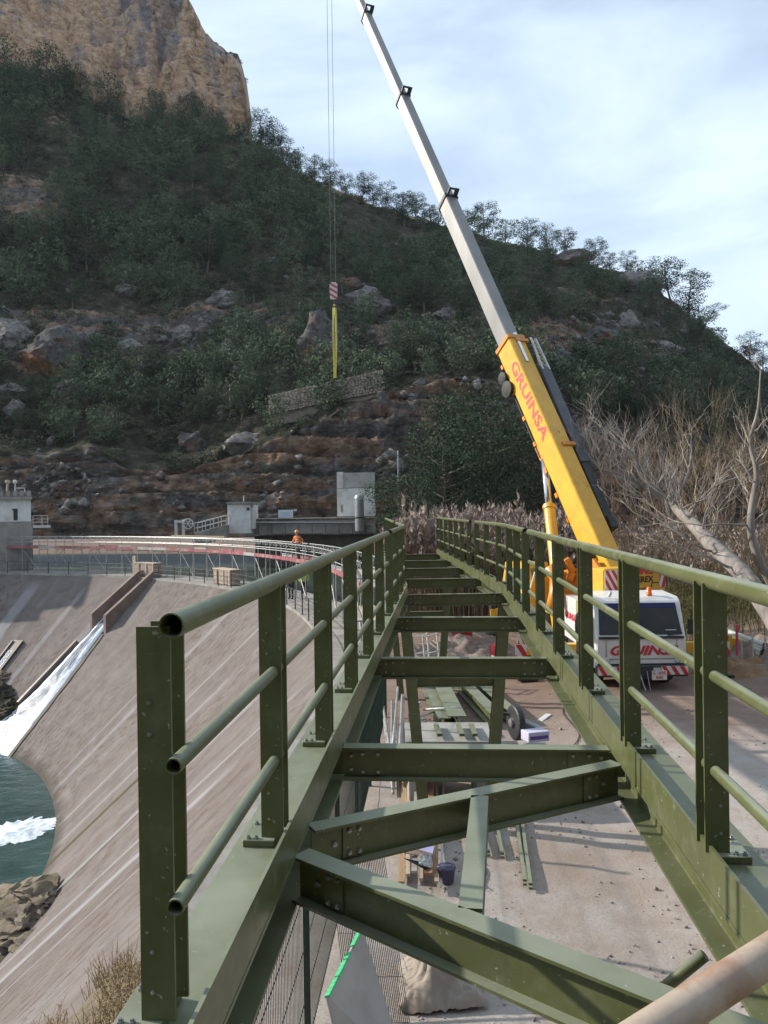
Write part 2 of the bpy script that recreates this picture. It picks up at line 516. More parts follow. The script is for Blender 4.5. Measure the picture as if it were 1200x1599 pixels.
# ---- the dam: curved crest slab and sloping stained downstream face
SL = 0.9
def on_face(u, t_, h=0.0):
    p, tt, nn = CREST.fr(u)
    k = 1 / math.sqrt(1 + SL * SL)
    nrm = Vector((-nn.x * SL * k, -nn.y * SL * k, k))
    return Vector((p.x - nn.x * t_, p.y - nn.y * t_, -SL * t_)) + nrm * h
STREAKS = []
def face_u(x, y):
    l_ = FB.ray_cast(Vector((0, 0, H)), ray(x, y).normalized())[0]
    return min(((on_face(u, -l_.z / SL, 0) - l_).length, u) for u in np.arange(u0, u1, 0.1))[1]
def dam_mat():
    m, t, b = newmat('dam_concrete')
    uv = node(t, 'ShaderNodeUVMap').outputs['UV']
    p = wpos(t)
    n1 = noise_tex(t, mapping(t, uv, (0.35, 0.03, 1)), 1.0, 5, 0.6)
    c = ramp(t, n1, [(0.3, (0.130, 0.108, 0.097)), (0.5, (0.162, 0.138, 0.124)), (0.7, (0.190, 0.165, 0.152))])
    s1 = noise_tex(t, mapping(t, uv, (1.1, 0.012, 1)), 1.0, 4, 0.55)
    c = mixc(t, ramp(t, s1, [(0.56, (0, 0, 0)), (0.72, (0.40, 0.40, 0.40))]), c, (0.235, 0.222, 0.232))
    s1b = noise_tex(t, mapping(t, uv, (0.28, 0.006, 1), loc=(3.3, 0, 0)), 1.0, 2, 0.5)
    c = mixc(t, ramp(t, s1b, [(0.60, (0, 0, 0)), (0.68, (0.30, 0.30, 0.30))]), c, (0.25, 0.238, 0.248))
    s2 = noise_tex(t, mapping(t, uv, (2.6, 0.02, 1), loc=(7, 2, 0)), 1.0, 5, 0.6)
    c = mixc(t, ramp(t, s2, [(0.60, (0, 0, 0)), (0.76, (0.35, 0.35, 0.35))]), c, (0.135, 0.10, 0.085))
    # spalled patches
    sp = noise_tex(t, mapping(t, uv, (2.4, 1.0, 1)), 1.3, 7, 0.7)
    big = noise_tex(t, uv, 0.09, 3, 0.5)
    spf = math_n(t, 'MULTIPLY', ramp(t, sp, [(0.54, (0, 0, 0)), (0.60, (1, 1, 1))]), ramp(t, big, [(0.45, (0.12, 0.12, 0.12)), (0.56, (0.9, 0.9, 0.9))]))
    c = mixc(t, spf, c, (0.115, 0.075, 0.058))
    # dark algae seam streaks and fine grain
    mott = noise_tex(t, p, 0.8, 8, 0.72)
    c = mixc(t, ramp(t, mott, [(0.36, (0.55, 0.55, 0.55)), (0.52, (0, 0, 0))]), c, (0.098, 0.078, 0.070))
    c = mixc(t, ramp(t, mott, [(0.56, (0, 0, 0)), (0.74, (0.4, 0.4, 0.4))]), c, (0.27, 0.245, 0.235))
    fine = noise_tex(t, p, 9, 6, 0.7)
    c = mixc(t, ramp(t, fine, [(0.35, (0.25, 0.25, 0.25)), (0.6, (0, 0, 0))]), c, (0.13, 0.10, 0.09))
    al = noise_tex(t, mapping(t, uv, (0.42, 0.012, 1), loc=(11.7, 5, 0)), 1.0, 3, 0.6)
    c = mixc(t, ramp(t, al, [(0.655, (0, 0, 0)), (0.69, (0.85, 0.85, 0.85))]), c, (0.075, 0.066, 0.034))
    su = node(t, 'ShaderNodeSeparateXYZ'); t.links.new(uv, su.inputs[0])
    wob = noise_tex(t, mapping(t, uv, (1.0, 0.16, 1)), 1.0, 5, 0.6)
    ed_ = noise_tex(t, mapping(t, uv, (6, 0.9, 1)), 1.0, 6, 0.7)
    for (us0, w, ta, tb, st, dk) in STREAKS:
        dd_ = math_n(t, 'ABSOLUTE', math_n(t, 'SUBTRACT', math_n(t, 'ADD', su.outputs['X'], math_n(t, 'MULTIPLY', math_n(t, 'SUBTRACT', wob, 0.5), 0.25)), us0))
        f = math_n(t, 'ADD', math_n(t, 'DIVIDE', dd_, w), math_n(t, 'MULTIPLY', math_n(t, 'SUBTRACT', ed_, 0.5), 1.6))
        m1 = ramp(t, f, [(0.55, (st, st, st)), (1.0, (0, 0, 0))])
        m2 = ramp(t, math_n(t, 'MULTIPLY', su.outputs['Y'], 0.04), [(ta * 1.35 * 0.04, (0, 0, 0)), (ta * 1.35 * 0.04 + 0.06, (1, 1, 1))])
        c = mixc(t, math_n(t, 'MULTIPLY', m1, m2), c, (0.065, 0.055, 0.028) if dk else (0.27, 0.257, 0.268))
    # pour joints
    w = node(t, 'ShaderNodeTexBrick')
    w.inputs['Scale'].default_value = 1.0
    w.inputs['Mortar Size'].default_value = 0.010
    w.inputs['Brick Width'].default_value = 4.0
    w.inputs['Row Height'].default_value = 1.9
    t.links.new(uv, w.inputs['Vector'])
    c = mixc(t, math_n(t, 'MULTIPLY', w.outputs['Fac'], 0.55), c, (0.09, 0.07, 0.058))
    # dark tide mark just above the pool
    sz = node(t, 'ShaderNodeSeparateXYZ'); t.links.new(p, sz.inputs[0])
    tide = math_n(t, 'ADD', math_n(t, 'MULTIPLY', math_n(t, 'ADD', sz.outputs['Z'], 11.0), 0.5), math_n(t, 'MULTIPLY', mott, 0.5))
    c = mixc(t, ramp(t, tide, [(0.30, (0.8, 0.8, 0.8)), (0.55, (0, 0, 0))]), c, (0.055, 0.045, 0.032))
    t.links.new(c, b.inputs['Base Color'])
    b.inputs['Roughness'].default_value = 0.9
    b.inputs['Specular IOR Level'].default_value = 0.25
    h = math_n(t, 'SUBTRACT', fine, math_n(t, 'MULTIPLY', spf, 1.3))
    bump(t, b, h, 0.5, 0.05)
    return m
dam = thing('dam', 'curved concrete dam with a stained sloping downstream face', 'dam', (-2.2, 20, 0))
u0, u1 = CREST.s_at_y(5.0), CREST.s_at_y(74.5)
mb = MB(); uvl = []
nu, nv = 150, 44
for i in range(nu + 1):
    u = u0 + (u1 - u0) * i / nu
    p, tt, nn = CREST.fr(u)
    for j in range(nv + 1):
        t_ = 17.5 * j / nv
        w = 0.012 * fbm((u * 0.4, t_ * 0.4, 1))
        mb.v.append((p.x - nn.x * t_ + 0, p.y - nn.y * t_, -SL * t_ + w - 0.02))
        uvl.append((u, t_ * 1.35))
for i in range(nu):
    for j in range(nv):
        a = i * (nv + 1) + j
        mb.f.append((a, a + 1, a + nv + 2, a + nv + 1))
FB = BVHTree.FromPolygons([Vector(v) for v in mb.v], mb.f)
# lime runs and dark seams one can tell apart: place along the crest, half width, first and last depth, strength, tone
for (x, y, w, ta, tb, st, dk) in ((150, 1330, 0.40, 2.0, 20, 0.7, 0), (150, 1395, 0.60, 2.5, 20, 0.85, 0), (150, 1418, 0.12, 2.5, 20, 0.8, 0), (150, 1280, 0.45, 5.0, 20, 0.95, 1), (150, 1262, 0.30, 3, 20, 0.5, 0), (110, 1190, 0.12, 6, 20, 0.6, 0), (300, 1235, 0.35, 0.3, 9, 0.6, 0), (150, 1500, 0.12, 3, 14, 0.6, 0), (60, 905, 0.8, 0.4, 20, 0.7, 0), (60, 1010, 0.4, 0.8, 20, 0.55, 0), (330, 985, 0.4, 0.3, 13, 0.55, 0), (375, 1010, 0.25, 0.3, 9, 0.55, 0), (105, 1020, 0.6, 0.5, 16, 0.4, 0)):
    STREAKS.append((face_u(x, y), w, ta, tb, st, dk))
DAMM = dam_mat()
face = mb.build('downstream_face', DAMM, dam, smooth=True)
ul = face.data.uv_layers.new(name='UVMap')
for li, lp in enumerate(face.data.loops): ul.data[li].uv = uvl[lp.vertex_index]
mb = MB()
frs = []
for i in range(101):
    u = u0 + (u1 - u0) * i / 100
    p, tt, nn = CREST.fr(u)
    frs.append((p, nn, Vector((0, 0, 1))))
b0 = len(mb.v); PN = 6
for (p, nn, _) in frs:
    w = 1.05 + 1.95 * min(1, max(0, (p.y - 24) / 12))
    for (x, z) in [(-0.12, 0.03), (w, 0.03), (w, -1.2), (0.05, -1.2), (0.05, -0.14), (-0.12, -0.14)]:
        mb.v.append(tuple(p + nn * x + Vector((0, 0, z))))
for k in range(len(frs) - 1):
    for i in range(PN):
        j = (i + 1) % PN
        mb.f.append((k * PN + i, k * PN + j, (k + 1) * PN + j, (k + 1) * PN + i))
mb.build('crest_slab', CONC, dam)
# slot walls of the spillway chute
UC = CREST.s_at_y(65.0)
for du in (-0.95, 0.95):
    mb = MB()
    p, tt, nn = CREST.fr(UC)
    o = CREST.at(UC + du)
    poly = [(-0.6, 0.55), (0.0, 0.55), (4.3, -2.5), (4.3, -4.3), (-0.6, -0.5)]
    mb.extrude(poly, o - tt * 0.16, -nn, Vector((0, 0, 1)), tt * 0.32)
    mb.build('chute_wall', M('chute_concrete', (0.24, 0.18, 0.155), (0.185, 0.135, 0.115), 1.2, 0.9, bmp=0.2, dirt=(0.10, 0.075, 0.06), dscale=0.9, damt=0.6), dam)
# curb along the water on its far side
mb = MB()
for a, b_ in zip(np.linspace(5.2, 9.6, 12)[:-1], np.linspace(5.2, 9.6, 12)[1:]):
    w0, w1 = 1.0 + (a - 4) * 0.20, 1.0 + (b_ - 4) * 0.20
    mb.bar(on_face(UC + w0 + 0.15, a, 0.1), on_face(UC + w1 + 0.15, b_, 0.1), 0.3, 0.5, Vector((0, 0, 1)))
mb.build('chute_kerb', M('wet_concrete', (0.075, 0.055, 0.045), (0.11, 0.085, 0.07), 1.2, 0.5), dam)
# algae stain band along the near edge of the water
mb = MB()
def strip_on_face(mb, ufun0, ufun1, ta, tb, n, h):
    b0 = len(mb.v)
    for k in range(n + 1):
        t_ = ta + (tb - ta) * k / n
        mb.v.append(tuple(on_face(ufun0(t_), t_, h))); mb.v.append(tuple(on_face(ufun1(t_), t_, h)))
    for k in range(n):
        a = b0 + 2 * k
        mb.f.append((a, a + 1, a + 3, a + 2))
strip_on_face(mb, lambda t_: UC - 0.7 - (t_ - 4.4) * 0.30 - 0.45 - 0.18 * abs(noise.noise((t_ * 0.7, 0, 0))) * (t_ - 3) * 0.5, lambda t_: UC, 4.4, 15.5, 40, 0.05)
mb.build('algae_stain', M('algae', (0.065, 0.058, 0.03), (0.10, 0.082, 0.055), 2.2, 0.8), dam)

# ---- water of the chute, the second leak and the pool
def water_white():
    m, t, b = newmat('white_water')
    uv = node(t, 'ShaderNodeUVMap').outputs['UV']
    n = noise_tex(t, mapping(t, uv, (7, 0.55, 1)), 1.0, 6, 0.65)
    sep = node(t, 'ShaderNodeSeparateXYZ'); t.links.new(uv, sep.inputs[0])
    # dark smooth tongue between two foaming edges
    d = math_n(t, 'ABSOLUTE', math_n(t, 'SUBTRACT', sep.outputs['X'], 0.52))
    f = math_n(t, 'ADD', math_n(t, 'SUBTRACT', math_n(t, 'MULTIPLY', d, 1.7), 0.20), math_n(t, 'MULTIPLY', math_n(t, 'SUBTRACT', n, 0.5), 1.9))
    c = ramp(t, f, [(0.02, (0.045, 0.075, 0.12)), (0.22, (0.20, 0.27, 0.36)), (0.42, (0.78, 0.83, 0.90))])
    t.links.new(c, b.inputs['Base Color'])
    b.inputs['Roughness'].default_value = 0.35
    bump(t, b, n, 0.8, 0.15)
    return m
WW = water_white()
mb = MB(); uvl = []
nt_, nw = 60, 12
for k in range(nt_ + 1):
    t_ = 3.4 + 14.0 * k / nt_
    wl = 0.72 + max(0, t_ - 4.4) * 0.19 + 0.42 * max(0, t_ - 8.6) ** 1.25; wr = 0.72 + max(0, t_ - 4.4) * 0.30
    for j in range(nw + 1):
        fr_ = j / nw
        u = UC + wl - (wl + wr) * fr_ ** (1 + 0.25 * max(0, t_ - 8.6) / 5)
        h = 0.16 + 0.10 * abs(fbm((u * 2.2, t_ * 0.8, 4))) + 0.10 * math.sin(math.pi * fr_)
        if j in (0, nw): h = 0.06
        mb.v.append(tuple(on_face(u, t_, h))); uvl.append((fr_, t_))
for k in range(nt_):
    for j in range(nw):
        a = k * (nw + 1) + j
        mb.f.append((a, a + 1, a + nw + 2, a + nw + 1))
cw = mb.build('chute_water', WW, smooth=True)
ul = cw.data.uv_layers.new(name='UVMap')
for li, lp in enumerate(cw.data.loops): ul.data[li].uv = uvl[lp.vertex_index]
tag(cw, 'white water rushing down the dam face out of the slot', kind='structure')
# second, thinner leak further along the face
UL = UC + 9.4
mb = MB(); uvl = []
for k in range(31):
    t_ = 6.3 + 5.4 * k / 30
    w = 0.30 + 0.10 * noise.noise((t_, 0, 0)) + max(0, t_ - 9.5) * 0.18
    for j in range(5):
        fr_ = j / 4
        mb.v.append(tuple(on_face(UL + w - 2 * w * fr_, t_, 0.10 + 0.06 * math.sin(math.pi * fr_)))); uvl.append((fr_, t_))
for k in range(30):
    for j in range(4):
        a = k * 5 + j
        mb.f.append((a, a + 1, a + 6, a + 5))
lw = mb.build('leak_water', WW, smooth=True)
ul = lw.data.uv_layers.new(name='UVMap')
for li, lp in enumerate(lw.data.loops): ul.data[li].uv = uvl[lp.vertex_index]
tag(lw, 'thin stream of water from the small outlet in the dam face', kind='structure')
mb = MB()
for sgn in (-1, 1):
    mb.bar(on_face(UL + sgn * 0.62, 5.6, 0.05), on_face(UL + sgn * 0.75, 11.0, 0.05), 0.16, 0.3)
mb.bar(on_face(UL, 5.5, 0.06), on_face(UL, 6.6, 0.06), 1.0, 0.06)
mb.build('outlet_channel', M('wet_concrete', (0.1,) * 3), dam)

POOL = -11.0
def pool_mat():
    m, t, b = newmat('pool_water')
    p = wpos(t)
    n = noise_tex(t, mapping(t, p, (1, 1.4, 1)), 0.9, 6, 0.6, 0.6)
    c = ramp(t, noise_tex(t, p, 0.35, 5, 0.6), [(0.35, (0.022, 0.050, 0.045)), (0.65, (0.05, 0.092, 0.085))])
    t.links.new(c, b.inputs['Base Color'])
    b.inputs['Roughness'].default_value = 0.12
    bump(t, b, n, 0.55, 0.12)
    return m
mb = MB()
mb.add([(-90, -30, POOL), (-2, -30, POOL), (-2, 75, POOL), (-90, 75, POOL)], [(0, 1, 2, 3)])
tag(mb.build('pool_water', pool_mat()), 'dark green pool at the foot of the dam', kind='structure')
def foam_mat():
    m, t, b = newmat('foam')
    p = wpos(t)
    n = noise_tex(t, p, 1.4, 7, 0.7)
    t.links.new(ramp(t, n, [(0.33, (0.30, 0.38, 0.45)), (0.5, (0.74, 0.79, 0.85)), (0.7, (0.85, 0.88, 0.92))]), b.inputs['Base Color'])
    b.inputs['Roughness'].default_value = 0.8
    bump(t, b, n, 1.0, 0.2)
    return m
FOAM = foam_mat()
def foam(name, cx, cy, rx, ry, rot, seed, label, hgt=0.25):
    mb = MB(); n = 140; rings = 12
    c, s_ = math.cos(rot), math.sin(rot)
    mb.v.append((cx, cy, POOL + hgt))
    for r_ in range(1, rings + 1):
        for k in range(n):
            a = 2 * math.pi * k / n
            rr = r_ / rings * (1 + 0.35 * noise.noise((math.cos(a) * 1.6, math.sin(a) * 1.6, seed)) + 0.22 * noise.noise((math.cos(a) * 5, math.sin(a) * 5, seed + 9)) + 0.20 * noise.noise((math.cos(a) * 14, math.sin(a) * 14, seed + 2)))
            x = rx * rr * math.cos(a); y = ry * rr * math.sin(a)
            px, py = cx + x * c - y * s_, cy + x * s_ + y * c
            edge = max(0, 1 - r_ / rings)
            z = POOL + 0.01 + (hgt * edge ** 0.5 * (0.6 + 0.8 * abs(fbm((px * 0.9, py * 0.9, seed)))) if r_ < rings else 0)
            mb.v.append((px, py, z))
    for k in range(n): mb.f.append((0, 1 + k, 1 + (k + 1) % n))
    for r_ in range(rings - 1):
        for k in range(n):
            k2 = (k + 1) % n
            a = 1 + r_ * n
            mb.f.append((a + k, a + n + k, a + n + k2, a + k2))
    tag(mb.build(name, FOAM, smooth=True), label, kind='structure')
fp = on_face(UC, 13.6, 0); 
foam('plunge_foam', fp.x - 4.5, fp.y - 2.0, 6.5, 3.6, 0.2, 1.0, 'white foam boiling where the chute meets the pool', 0.7)
fq = G(35, 1300, POOL)
foam('drifting_foam', fq.x - 0.4, fq.y, 2.2, 1.5, 0.9, 5.0, 'patch of white foam drifting on the green pool', 0.12)
fr2 = G(12, 1572, POOL)
foam('rapids_foam', fr2.x - 0.9, fr2.y, 1.3, 1.0, 0.4, 8.0, 'white foam between the dark rocks below the pool', 0.2)

# ---- natural rock slope below the footbridge, near side of the dam
def rock_mat(name, cols, soil, scale=0.5, streak=True, veg=None):
    m, t, b = newmat(name)
    p = wpos(t)
    n1 = noise_tex(t, mapping(t, p, (1, 1, 0.35) if streak else (1, 1, 1)), scale, 8, 0.65, 0.4)
    c = ramp(t, n1, [(0.30, cols[0]), (0.44, cols[1]), (0.56, cols[2]), (0.68, cols[3])])
    n2 = noise_tex(t, mapping(t, p, (1, 1, 2.2)), scale * 5, 7, 0.7)
    c = mixc(t, ramp(t, n2, [(0.32, (0.75, 0.75, 0.75)), (0.52, (0, 0, 0))]), c, tuple(x * 0.35 for x in cols[0]))
    nz_ = node(t, 'ShaderNodeSeparateXYZ'); t.links.new(node(t, 'ShaderNodeNewGeometry').outputs['Normal'], nz_.inputs[0])
    k = math_n(t, 'ADD', nz_.outputs['Z'], math_n(t, 'MULTIPLY', math_n(t, 'SUBTRACT', n2, 0.5), 1.1))
    n3 = noise_tex(t, p, scale * 2.3, 6, 0.6)
    so = ramp(t, n3, [(0.38, soil[0]), (0.62, soil[1])])
    c = mixc(t, ramp(t, k, [(0.58, (0, 0, 0)), (0.78, (1, 1, 1))]), c, so)
    t.links.new(c, b.inputs['Base Color'])
    b.inputs['Roughness'].default_value = 0.95
    b.inputs['Specular IOR Level'].default_value = 0.15
    bump(t, b, math_n(t, 'ADD', n2, n1), 0.9, 0.35 / max(scale, 0.3) * 0.4)
    return m
SLOPEM = rock_mat('slope_rock', [(0.14, 0.115, 0.095), (0.25, 0.21, 0.175), (0.32, 0.27, 0.23), (0.40, 0.35, 0.31)], [(0.20, 0.165, 0.11), (0.27, 0.22, 0.165)], 0.7, False)
def slope_z(x, y):
    s_ = (x + 3) * -0.435 + (y - 9) * 0.9
    q = (x + 3) * -0.9 + (y - 9) * -0.435
    z = -0.37 * max(s_, -2.0) - 1.1 * min(1, max(0, s_ - 2) / 4) - 1.0 * min(1, max(0, s_ - 7) / 4) - 0.78 * max(q, 0) - 0.1 * max(-q, 0)
    p = (x * 0.22, y * 0.22, 5.0)
    rough = min(1, 0.15 + abs(x + 2.4) * 0.22)
    z += (0.9 * fbm(p, 4) + 0.5 * abs(fbm((x * 0.9, y * 0.9, 2), 4))) * rough - 0.25
    return max(z, -13.5)
mb = MB()
xs = np.linspace(-34, -2.2, 110); ys = np.linspace(-14, 39, 150)
for x in xs:
    for y in ys: mb.v.append((x, y, slope_z(x, y)))
ny = len(ys)
for i in range(len(xs) - 1):
    for j in range(ny - 1):
        a = i * ny + j
        mb.f.append((a, a + ny, a + ny + 1, a + 1))
tag(mb.build('rock_slope', SLOPEM, smooth=True), 'rocky grassy slope running down beside the dam', kind='structure')

# ---- the mountain behind: control curves in plan and height, then rock relief
HX = np.array([-900, -300, 0, 100, 150, 200, 270, 300, 400, 420, 500, 600, 700, 820, 900, 1000, 1030, 1100, 1140, 1200, 1500, 2100], float)
def crv(d): 
    k = sorted(d); return lambda x: float(np.interp(x, k, [d[i] for i in k]))
c_y = [crv({-900: 852, 2100: 822}),                                                            # foot
       crv({-900: 690, 0: 722, 60: 715, 150: 706, 200: 735, 270: 735, 330: 720, 400: 700, 500: 660, 560: 622, 640: 596, 720: 588, 820: 600, 900: 640, 1000: 700, 1200: 745, 2100: 780}),
       crv({-900: 675, 0: 700, 150: 694, 270: 715, 400: 668, 500: 628, 600: 594, 700: 572, 820: 580, 900: 620, 1000: 675, 1200: 715, 2100: 760}),
       crv({-900: 420, 0: 440, 400: 430, 600: 440, 800: 455, 1000: 520, 1100: 580, 1200: 640, 1500: 700, 2100: 740}),
       crv({-900: 60, 0: 108, 60: 118, 100: 138, 200: 186, 300: 206, 385: 216, 420: 236, 470: 274, 560: 312, 640: 342, 700: 358, 800: 384, 870: 400, 960: 424, 1020: 440, 1035: 468, 1100: 512, 1140: 542, 1200: 590, 1350: 660, 1500: 690, 2100: 735}),
       crv({-900: -260, 0: -70, 150: -40, 250: -18, 290: 4, 312: 52, 342: 84, 372: 103, 384: 150, 392: 219, 420: 235, 470: 273, 560: 311, 640: 341, 700: 357, 800: 383, 870: 399, 960: 423, 1020: 439, 1035: 467, 1100: 511, 1140: 541, 1200: 589, 1350: 659, 1500: 689, 2100: 734})]
c_d = [crv({-900: 90, 0: 92, 600: 92, 900: 96, 2100: 100}),
       crv({-900: 95, 0: 98, 400: 98, 600: 97, 820: 98, 2100: 110}),
       crv({-900: 102, 0: 105, 600: 104, 820: 106, 2100: 118}),
       crv({-900: 140, 0: 142, 600: 146, 1000: 150, 2100: 150}),
       crv({-900: 176, 0: 180, 390: 184, 600: 204, 800: 214, 1000: 206, 1200: 190, 2100: 180}),
       crv({-900: 184, 0: 188, 290: 189, 392: 186, 420: 187, 600: 207, 800: 217, 1000: 209, 1200: 193, 2100: 183})]
rows = [46, 10, 56, 60, 52]
XI = np.concatenate([np.linspace(-900, -60, 40), np.linspace(-50, 1250, 400), np.linspace(1275, 2100, 34)])
mb = MB(); rockv = []
grid = []
for x in XI:
    P = [U(x, c_y[k](x) + (9 * fbm((x * 0.035, 2, 5), 4) if k == 5 and x < 378 else 0), c_d[k](x)) for k in range(6)]
    col = []
    for k in range(5):
        for j in range(rows[k]):
            f = j / rows[k]
            col.append((P[k].lerp(P[k + 1], f), k, f))
    col.append((P[5], 5, 0))
    back = P[5]
    for j in range(1, 9):
        dz = -2.0 * j if x > 392 else (3.0 * j if j < 4 else 12 - 2.5 * j)
        col.append((back + Vector((back.x * 0.02 * j, 5.0 * j, dz)), 6, j / 8))
    grid.append(col)
def strata(z, p):
    w = z * 0.42 + 1.3 * noise.noise((p[0] * 0.03, p[1] * 0.03, z * 0.02))
    fr_ = w - math.floor(w)
    return (fr_ ** 0.6) - 0.5
for i, col in enumerate(grid):
    for (p, k, f) in col:
        q = (p.x * 0.035, p.y * 0.035, p.z * 0.035)
        n1 = fbm(q, 5)
        n2 = fbm((p.x * 0.15, p.y * 0.15, p.z * 0.13), 4)
        n3 = fbm((p.x * 0.5, p.y * 0.5, p.z * 0.4), 3)
        cliff = {0: 1.0, 1: 0.25, 2: 0.15, 3: 0.1, 4: 1.0, 5: 0.3, 6: 0.1}[k]
        if XI[i] < 393 and (k == 5 or (k == 6 and f < 0.3)): cliff = 0.9
        if k in (2, 3):                               # ledges of bare rock breaking through the scrub
            led = noise.noise((p.x * 0.022, p.y * 0.02, p.z * 0.075 + 4))
            cliff = max(0.1, min(0.95, (led - 0.16) * 4.0)) * (1 if k == 2 or f < 0.45 else 0.35)
        if k == 0: cliff = 0.55 + 0.45 * min(1, abs(f - 0.1) * 3)
        st = strata(p.z, p)
        col_x = noise.noise((p.x * 0.28, p.y * 0.28, p.z * 0.02))          # vertical buttresses
        d = 2.2 * n1 + cliff * ((2.6 if k == 0 else 1.3) * st + 1.5 * n2 + 1.1 * col_x + 0.7 * n3) + (1 - cliff) * (0.8 * n2 + 0.35 * n3)
        if k in (4, 5):
            crack = abs(noise.noise((p.x * 0.085, p.y * 0.05, p.z * 0.022 + 3)))
            led2 = p.z * 0.13 + 1.2 * noise.noise((p.x * 0.04, p.z * 0.03, 6)); led2 -= math.floor(led2)
            d = d * 0.95 + 3.4 * min(0.22, crack) / 0.22 - 2.2 + 3.0 * noise.noise((p.x * 0.05, p.z * 0.05, 9)) + 1.7 * (led2 ** 0.5 - 0.5)
        edge = 1.0
        if k == 0: edge = min(1, f * 6)
        dirv = Vector((0.0, -0.86, 0.5 if k not in (0, 4) else 0.12))
        if k in (4, 5, 6) and XI[i] > 392: d *= 0.35
        mb.v.append(tuple(p + dirv * d * edge))
        rockv.append(cliff)
nr = len(grid[0])
for i in range(len(grid) - 1):
    for j in range(nr - 1):
        a = i * nr + j
        mb.f.append((a, a + nr, a + nr + 1, a + 1))
def hill_mat():
    m, t, b = newmat('mountain')
    p = wpos(t)
    at = node(t, 'ShaderNodeAttribute', attribute_name='rock').outputs['Fac']
    up = node(t, 'ShaderNodeSeparateXYZ'); t.links.new(p, up.inputs[0])
    n1 = noise_tex(t, mapping(t, p, (1, 1, 0.22)), 0.20, 8, 0.66, 0.5)
    n1b = noise_tex(t, mapping(t, p, (1, 1, 0.6)), 0.055, 5, 0.6)
    n2 = noise_tex(t, mapping(t, p, (1, 1, 1.8)), 0.75, 8, 0.7)
    n4 = noise_tex(t, mapping(t, p, (0.6, 0.6, 3.2)), 0.38, 6, 0.62)
    grey = ramp(t, n2, [(0.30, (0.055, 0.05, 0.048)), (0.5, (0.15, 0.138, 0.13)), (0.70, (0.30, 0.28, 0.265))])
    ochre = ramp(t, n2, [(0.30, (0.15, 0.085, 0.052)), (0.5, (0.33, 0.21, 0.14)), (0.70, (0.46, 0.33, 0.235))])
    n5 = noise_tex(t, mapping(t, p, (0.10, 0.10, 1.0), rot=(0, 0.12, 0)), 0.55, 5, 0.6)
    low = mixc(t, ramp(t, math_n(t, 'ADD', math_n(t, 'MULTIPLY', n1, 0.45), math_n(t, 'MULTIPLY', n5, 0.55)), [(0.46, (0, 0, 0)), (0.54, (0.9, 0.9, 0.9))]), grey, ochre)
    # the great upper cliff is warm limestone with grey weathering
    hi_ochre = ramp(t, n2, [(0.28, (0.28, 0.155, 0.09)), (0.48, (0.60, 0.39, 0.25)), (0.7, (0.72, 0.54, 0.40))])
    hi_grey = ramp(t, n2, [(0.3, (0.15, 0.135, 0.14)), (0.7, (0.36, 0.32, 0.32))])
    high = mixc(t, ramp(t, math_n(t, 'ADD', math_n(t, 'MULTIPLY', n1, 0.6), math_n(t, 'MULTIPLY', n1b, 0.4)), [(0.42, (0, 0, 0)), (0.52, (1, 1, 1))]), hi_grey, hi_ochre)
    hz = ramp(t, math_n(t, 'MULTIPLY', up.outputs['Z'], 0.01), [(0.70, (0, 0, 0)), (0.80, (1, 1, 1))])
    rock = mixc(t, hz, low, high)
    # bedding cracks
    rock = mixc(t, math_n(t, 'MULTIPLY', ramp(t, n4, [(0.30, (0.6, 0.6, 0.6)), (0.38, (0, 0, 0))]), math_n(t, 'SUBTRACT', 1.0, math_n(t, 'MULTIPLY', hz, 0.75))), rock, (0.045, 0.035, 0.03))
    wv = node(t, 'ShaderNodeVectorMath', operation='ADD')
    nv_ = node(t, 'ShaderNodeTexNoise'); nv_.inputs['Scale'].default_value = 0.25; nv_.inputs['Detail'].default_value = 5; t.links.new(p, nv_.inputs['Vector'])
    sv = node(t, 'ShaderNodeVectorMath', operation='SCALE'); sv.inputs[3].default_value = 4.0; t.links.new(nv_.outputs['Color'], sv.inputs[0])
    t.links.new(p, wv.inputs[0]); t.links.new(sv.outputs[0], wv.inputs[1])
    crk = []
    for sc_, st_ in ((0.17, (1.25, 1, 0.33)), (0.55, (1, 1, 0.6))):
        vo = node(t, 'ShaderNodeTexVoronoi', feature='DISTANCE_TO_EDGE'); vo.inputs['Scale'].default_value = sc_
        t.links.new(mapping(t, wv.outputs[0], st_), vo.inputs['Vector']); crk.append(vo.outputs['Distance'])
    brk = ramp(t, noise_tex(t, p, 0.13, 4, 0.6), [(0.46, (0, 0, 0)), (0.60, (1, 1, 1))])
    rock = mixc(t, math_n(t, 'MULTIPLY', ramp(t, crk[0], [(0.0, (0.6, 0.6, 0.6)), (0.06, (0, 0, 0))]), brk), rock, (0.07, 0.053, 0.045))
    rock = mixc(t, math_n(t, 'MULTIPLY', ramp(t, crk[1], [(0.0, (0.4, 0.4, 0.4)), (0.06, (0, 0, 0))]), math_n(t, 'SUBTRACT', 1.0, brk)), rock, (0.08, 0.06, 0.05))
    soil = ramp(t, noise_tex(t, p, 0.33, 8, 0.7), [(0.30, (0.026, 0.03, 0.018)), (0.48, (0.055, 0.054, 0.037)), (0.62, (0.12, 0.10, 0.078)), (0.74, (0.27, 0.235, 0.205))])
    geo = node(t, 'ShaderNodeNewGeometry')
    sn = node(t, 'ShaderNodeSeparateXYZ'); t.links.new(geo.outputs['Normal'], sn.inputs[0])
    k = math_n(t, 'ADD', at, math_n(t, 'MULTIPLY', math_n(t, 'SUBTRACT', n2, 0.5), 0.9))
    k = math_n(t, 'SUBTRACT', k, math_n(t, 'MULTIPLY', math_n(t, 'MAXIMUM', math_n(t, 'SUBTRACT', sn.outputs['Z'], 0.62), 0.0), 2.2))
    c = mixc(t, ramp(t, k, [(0.30, (0, 0, 0)), (0.52, (1, 1, 1))]), soil, rock)
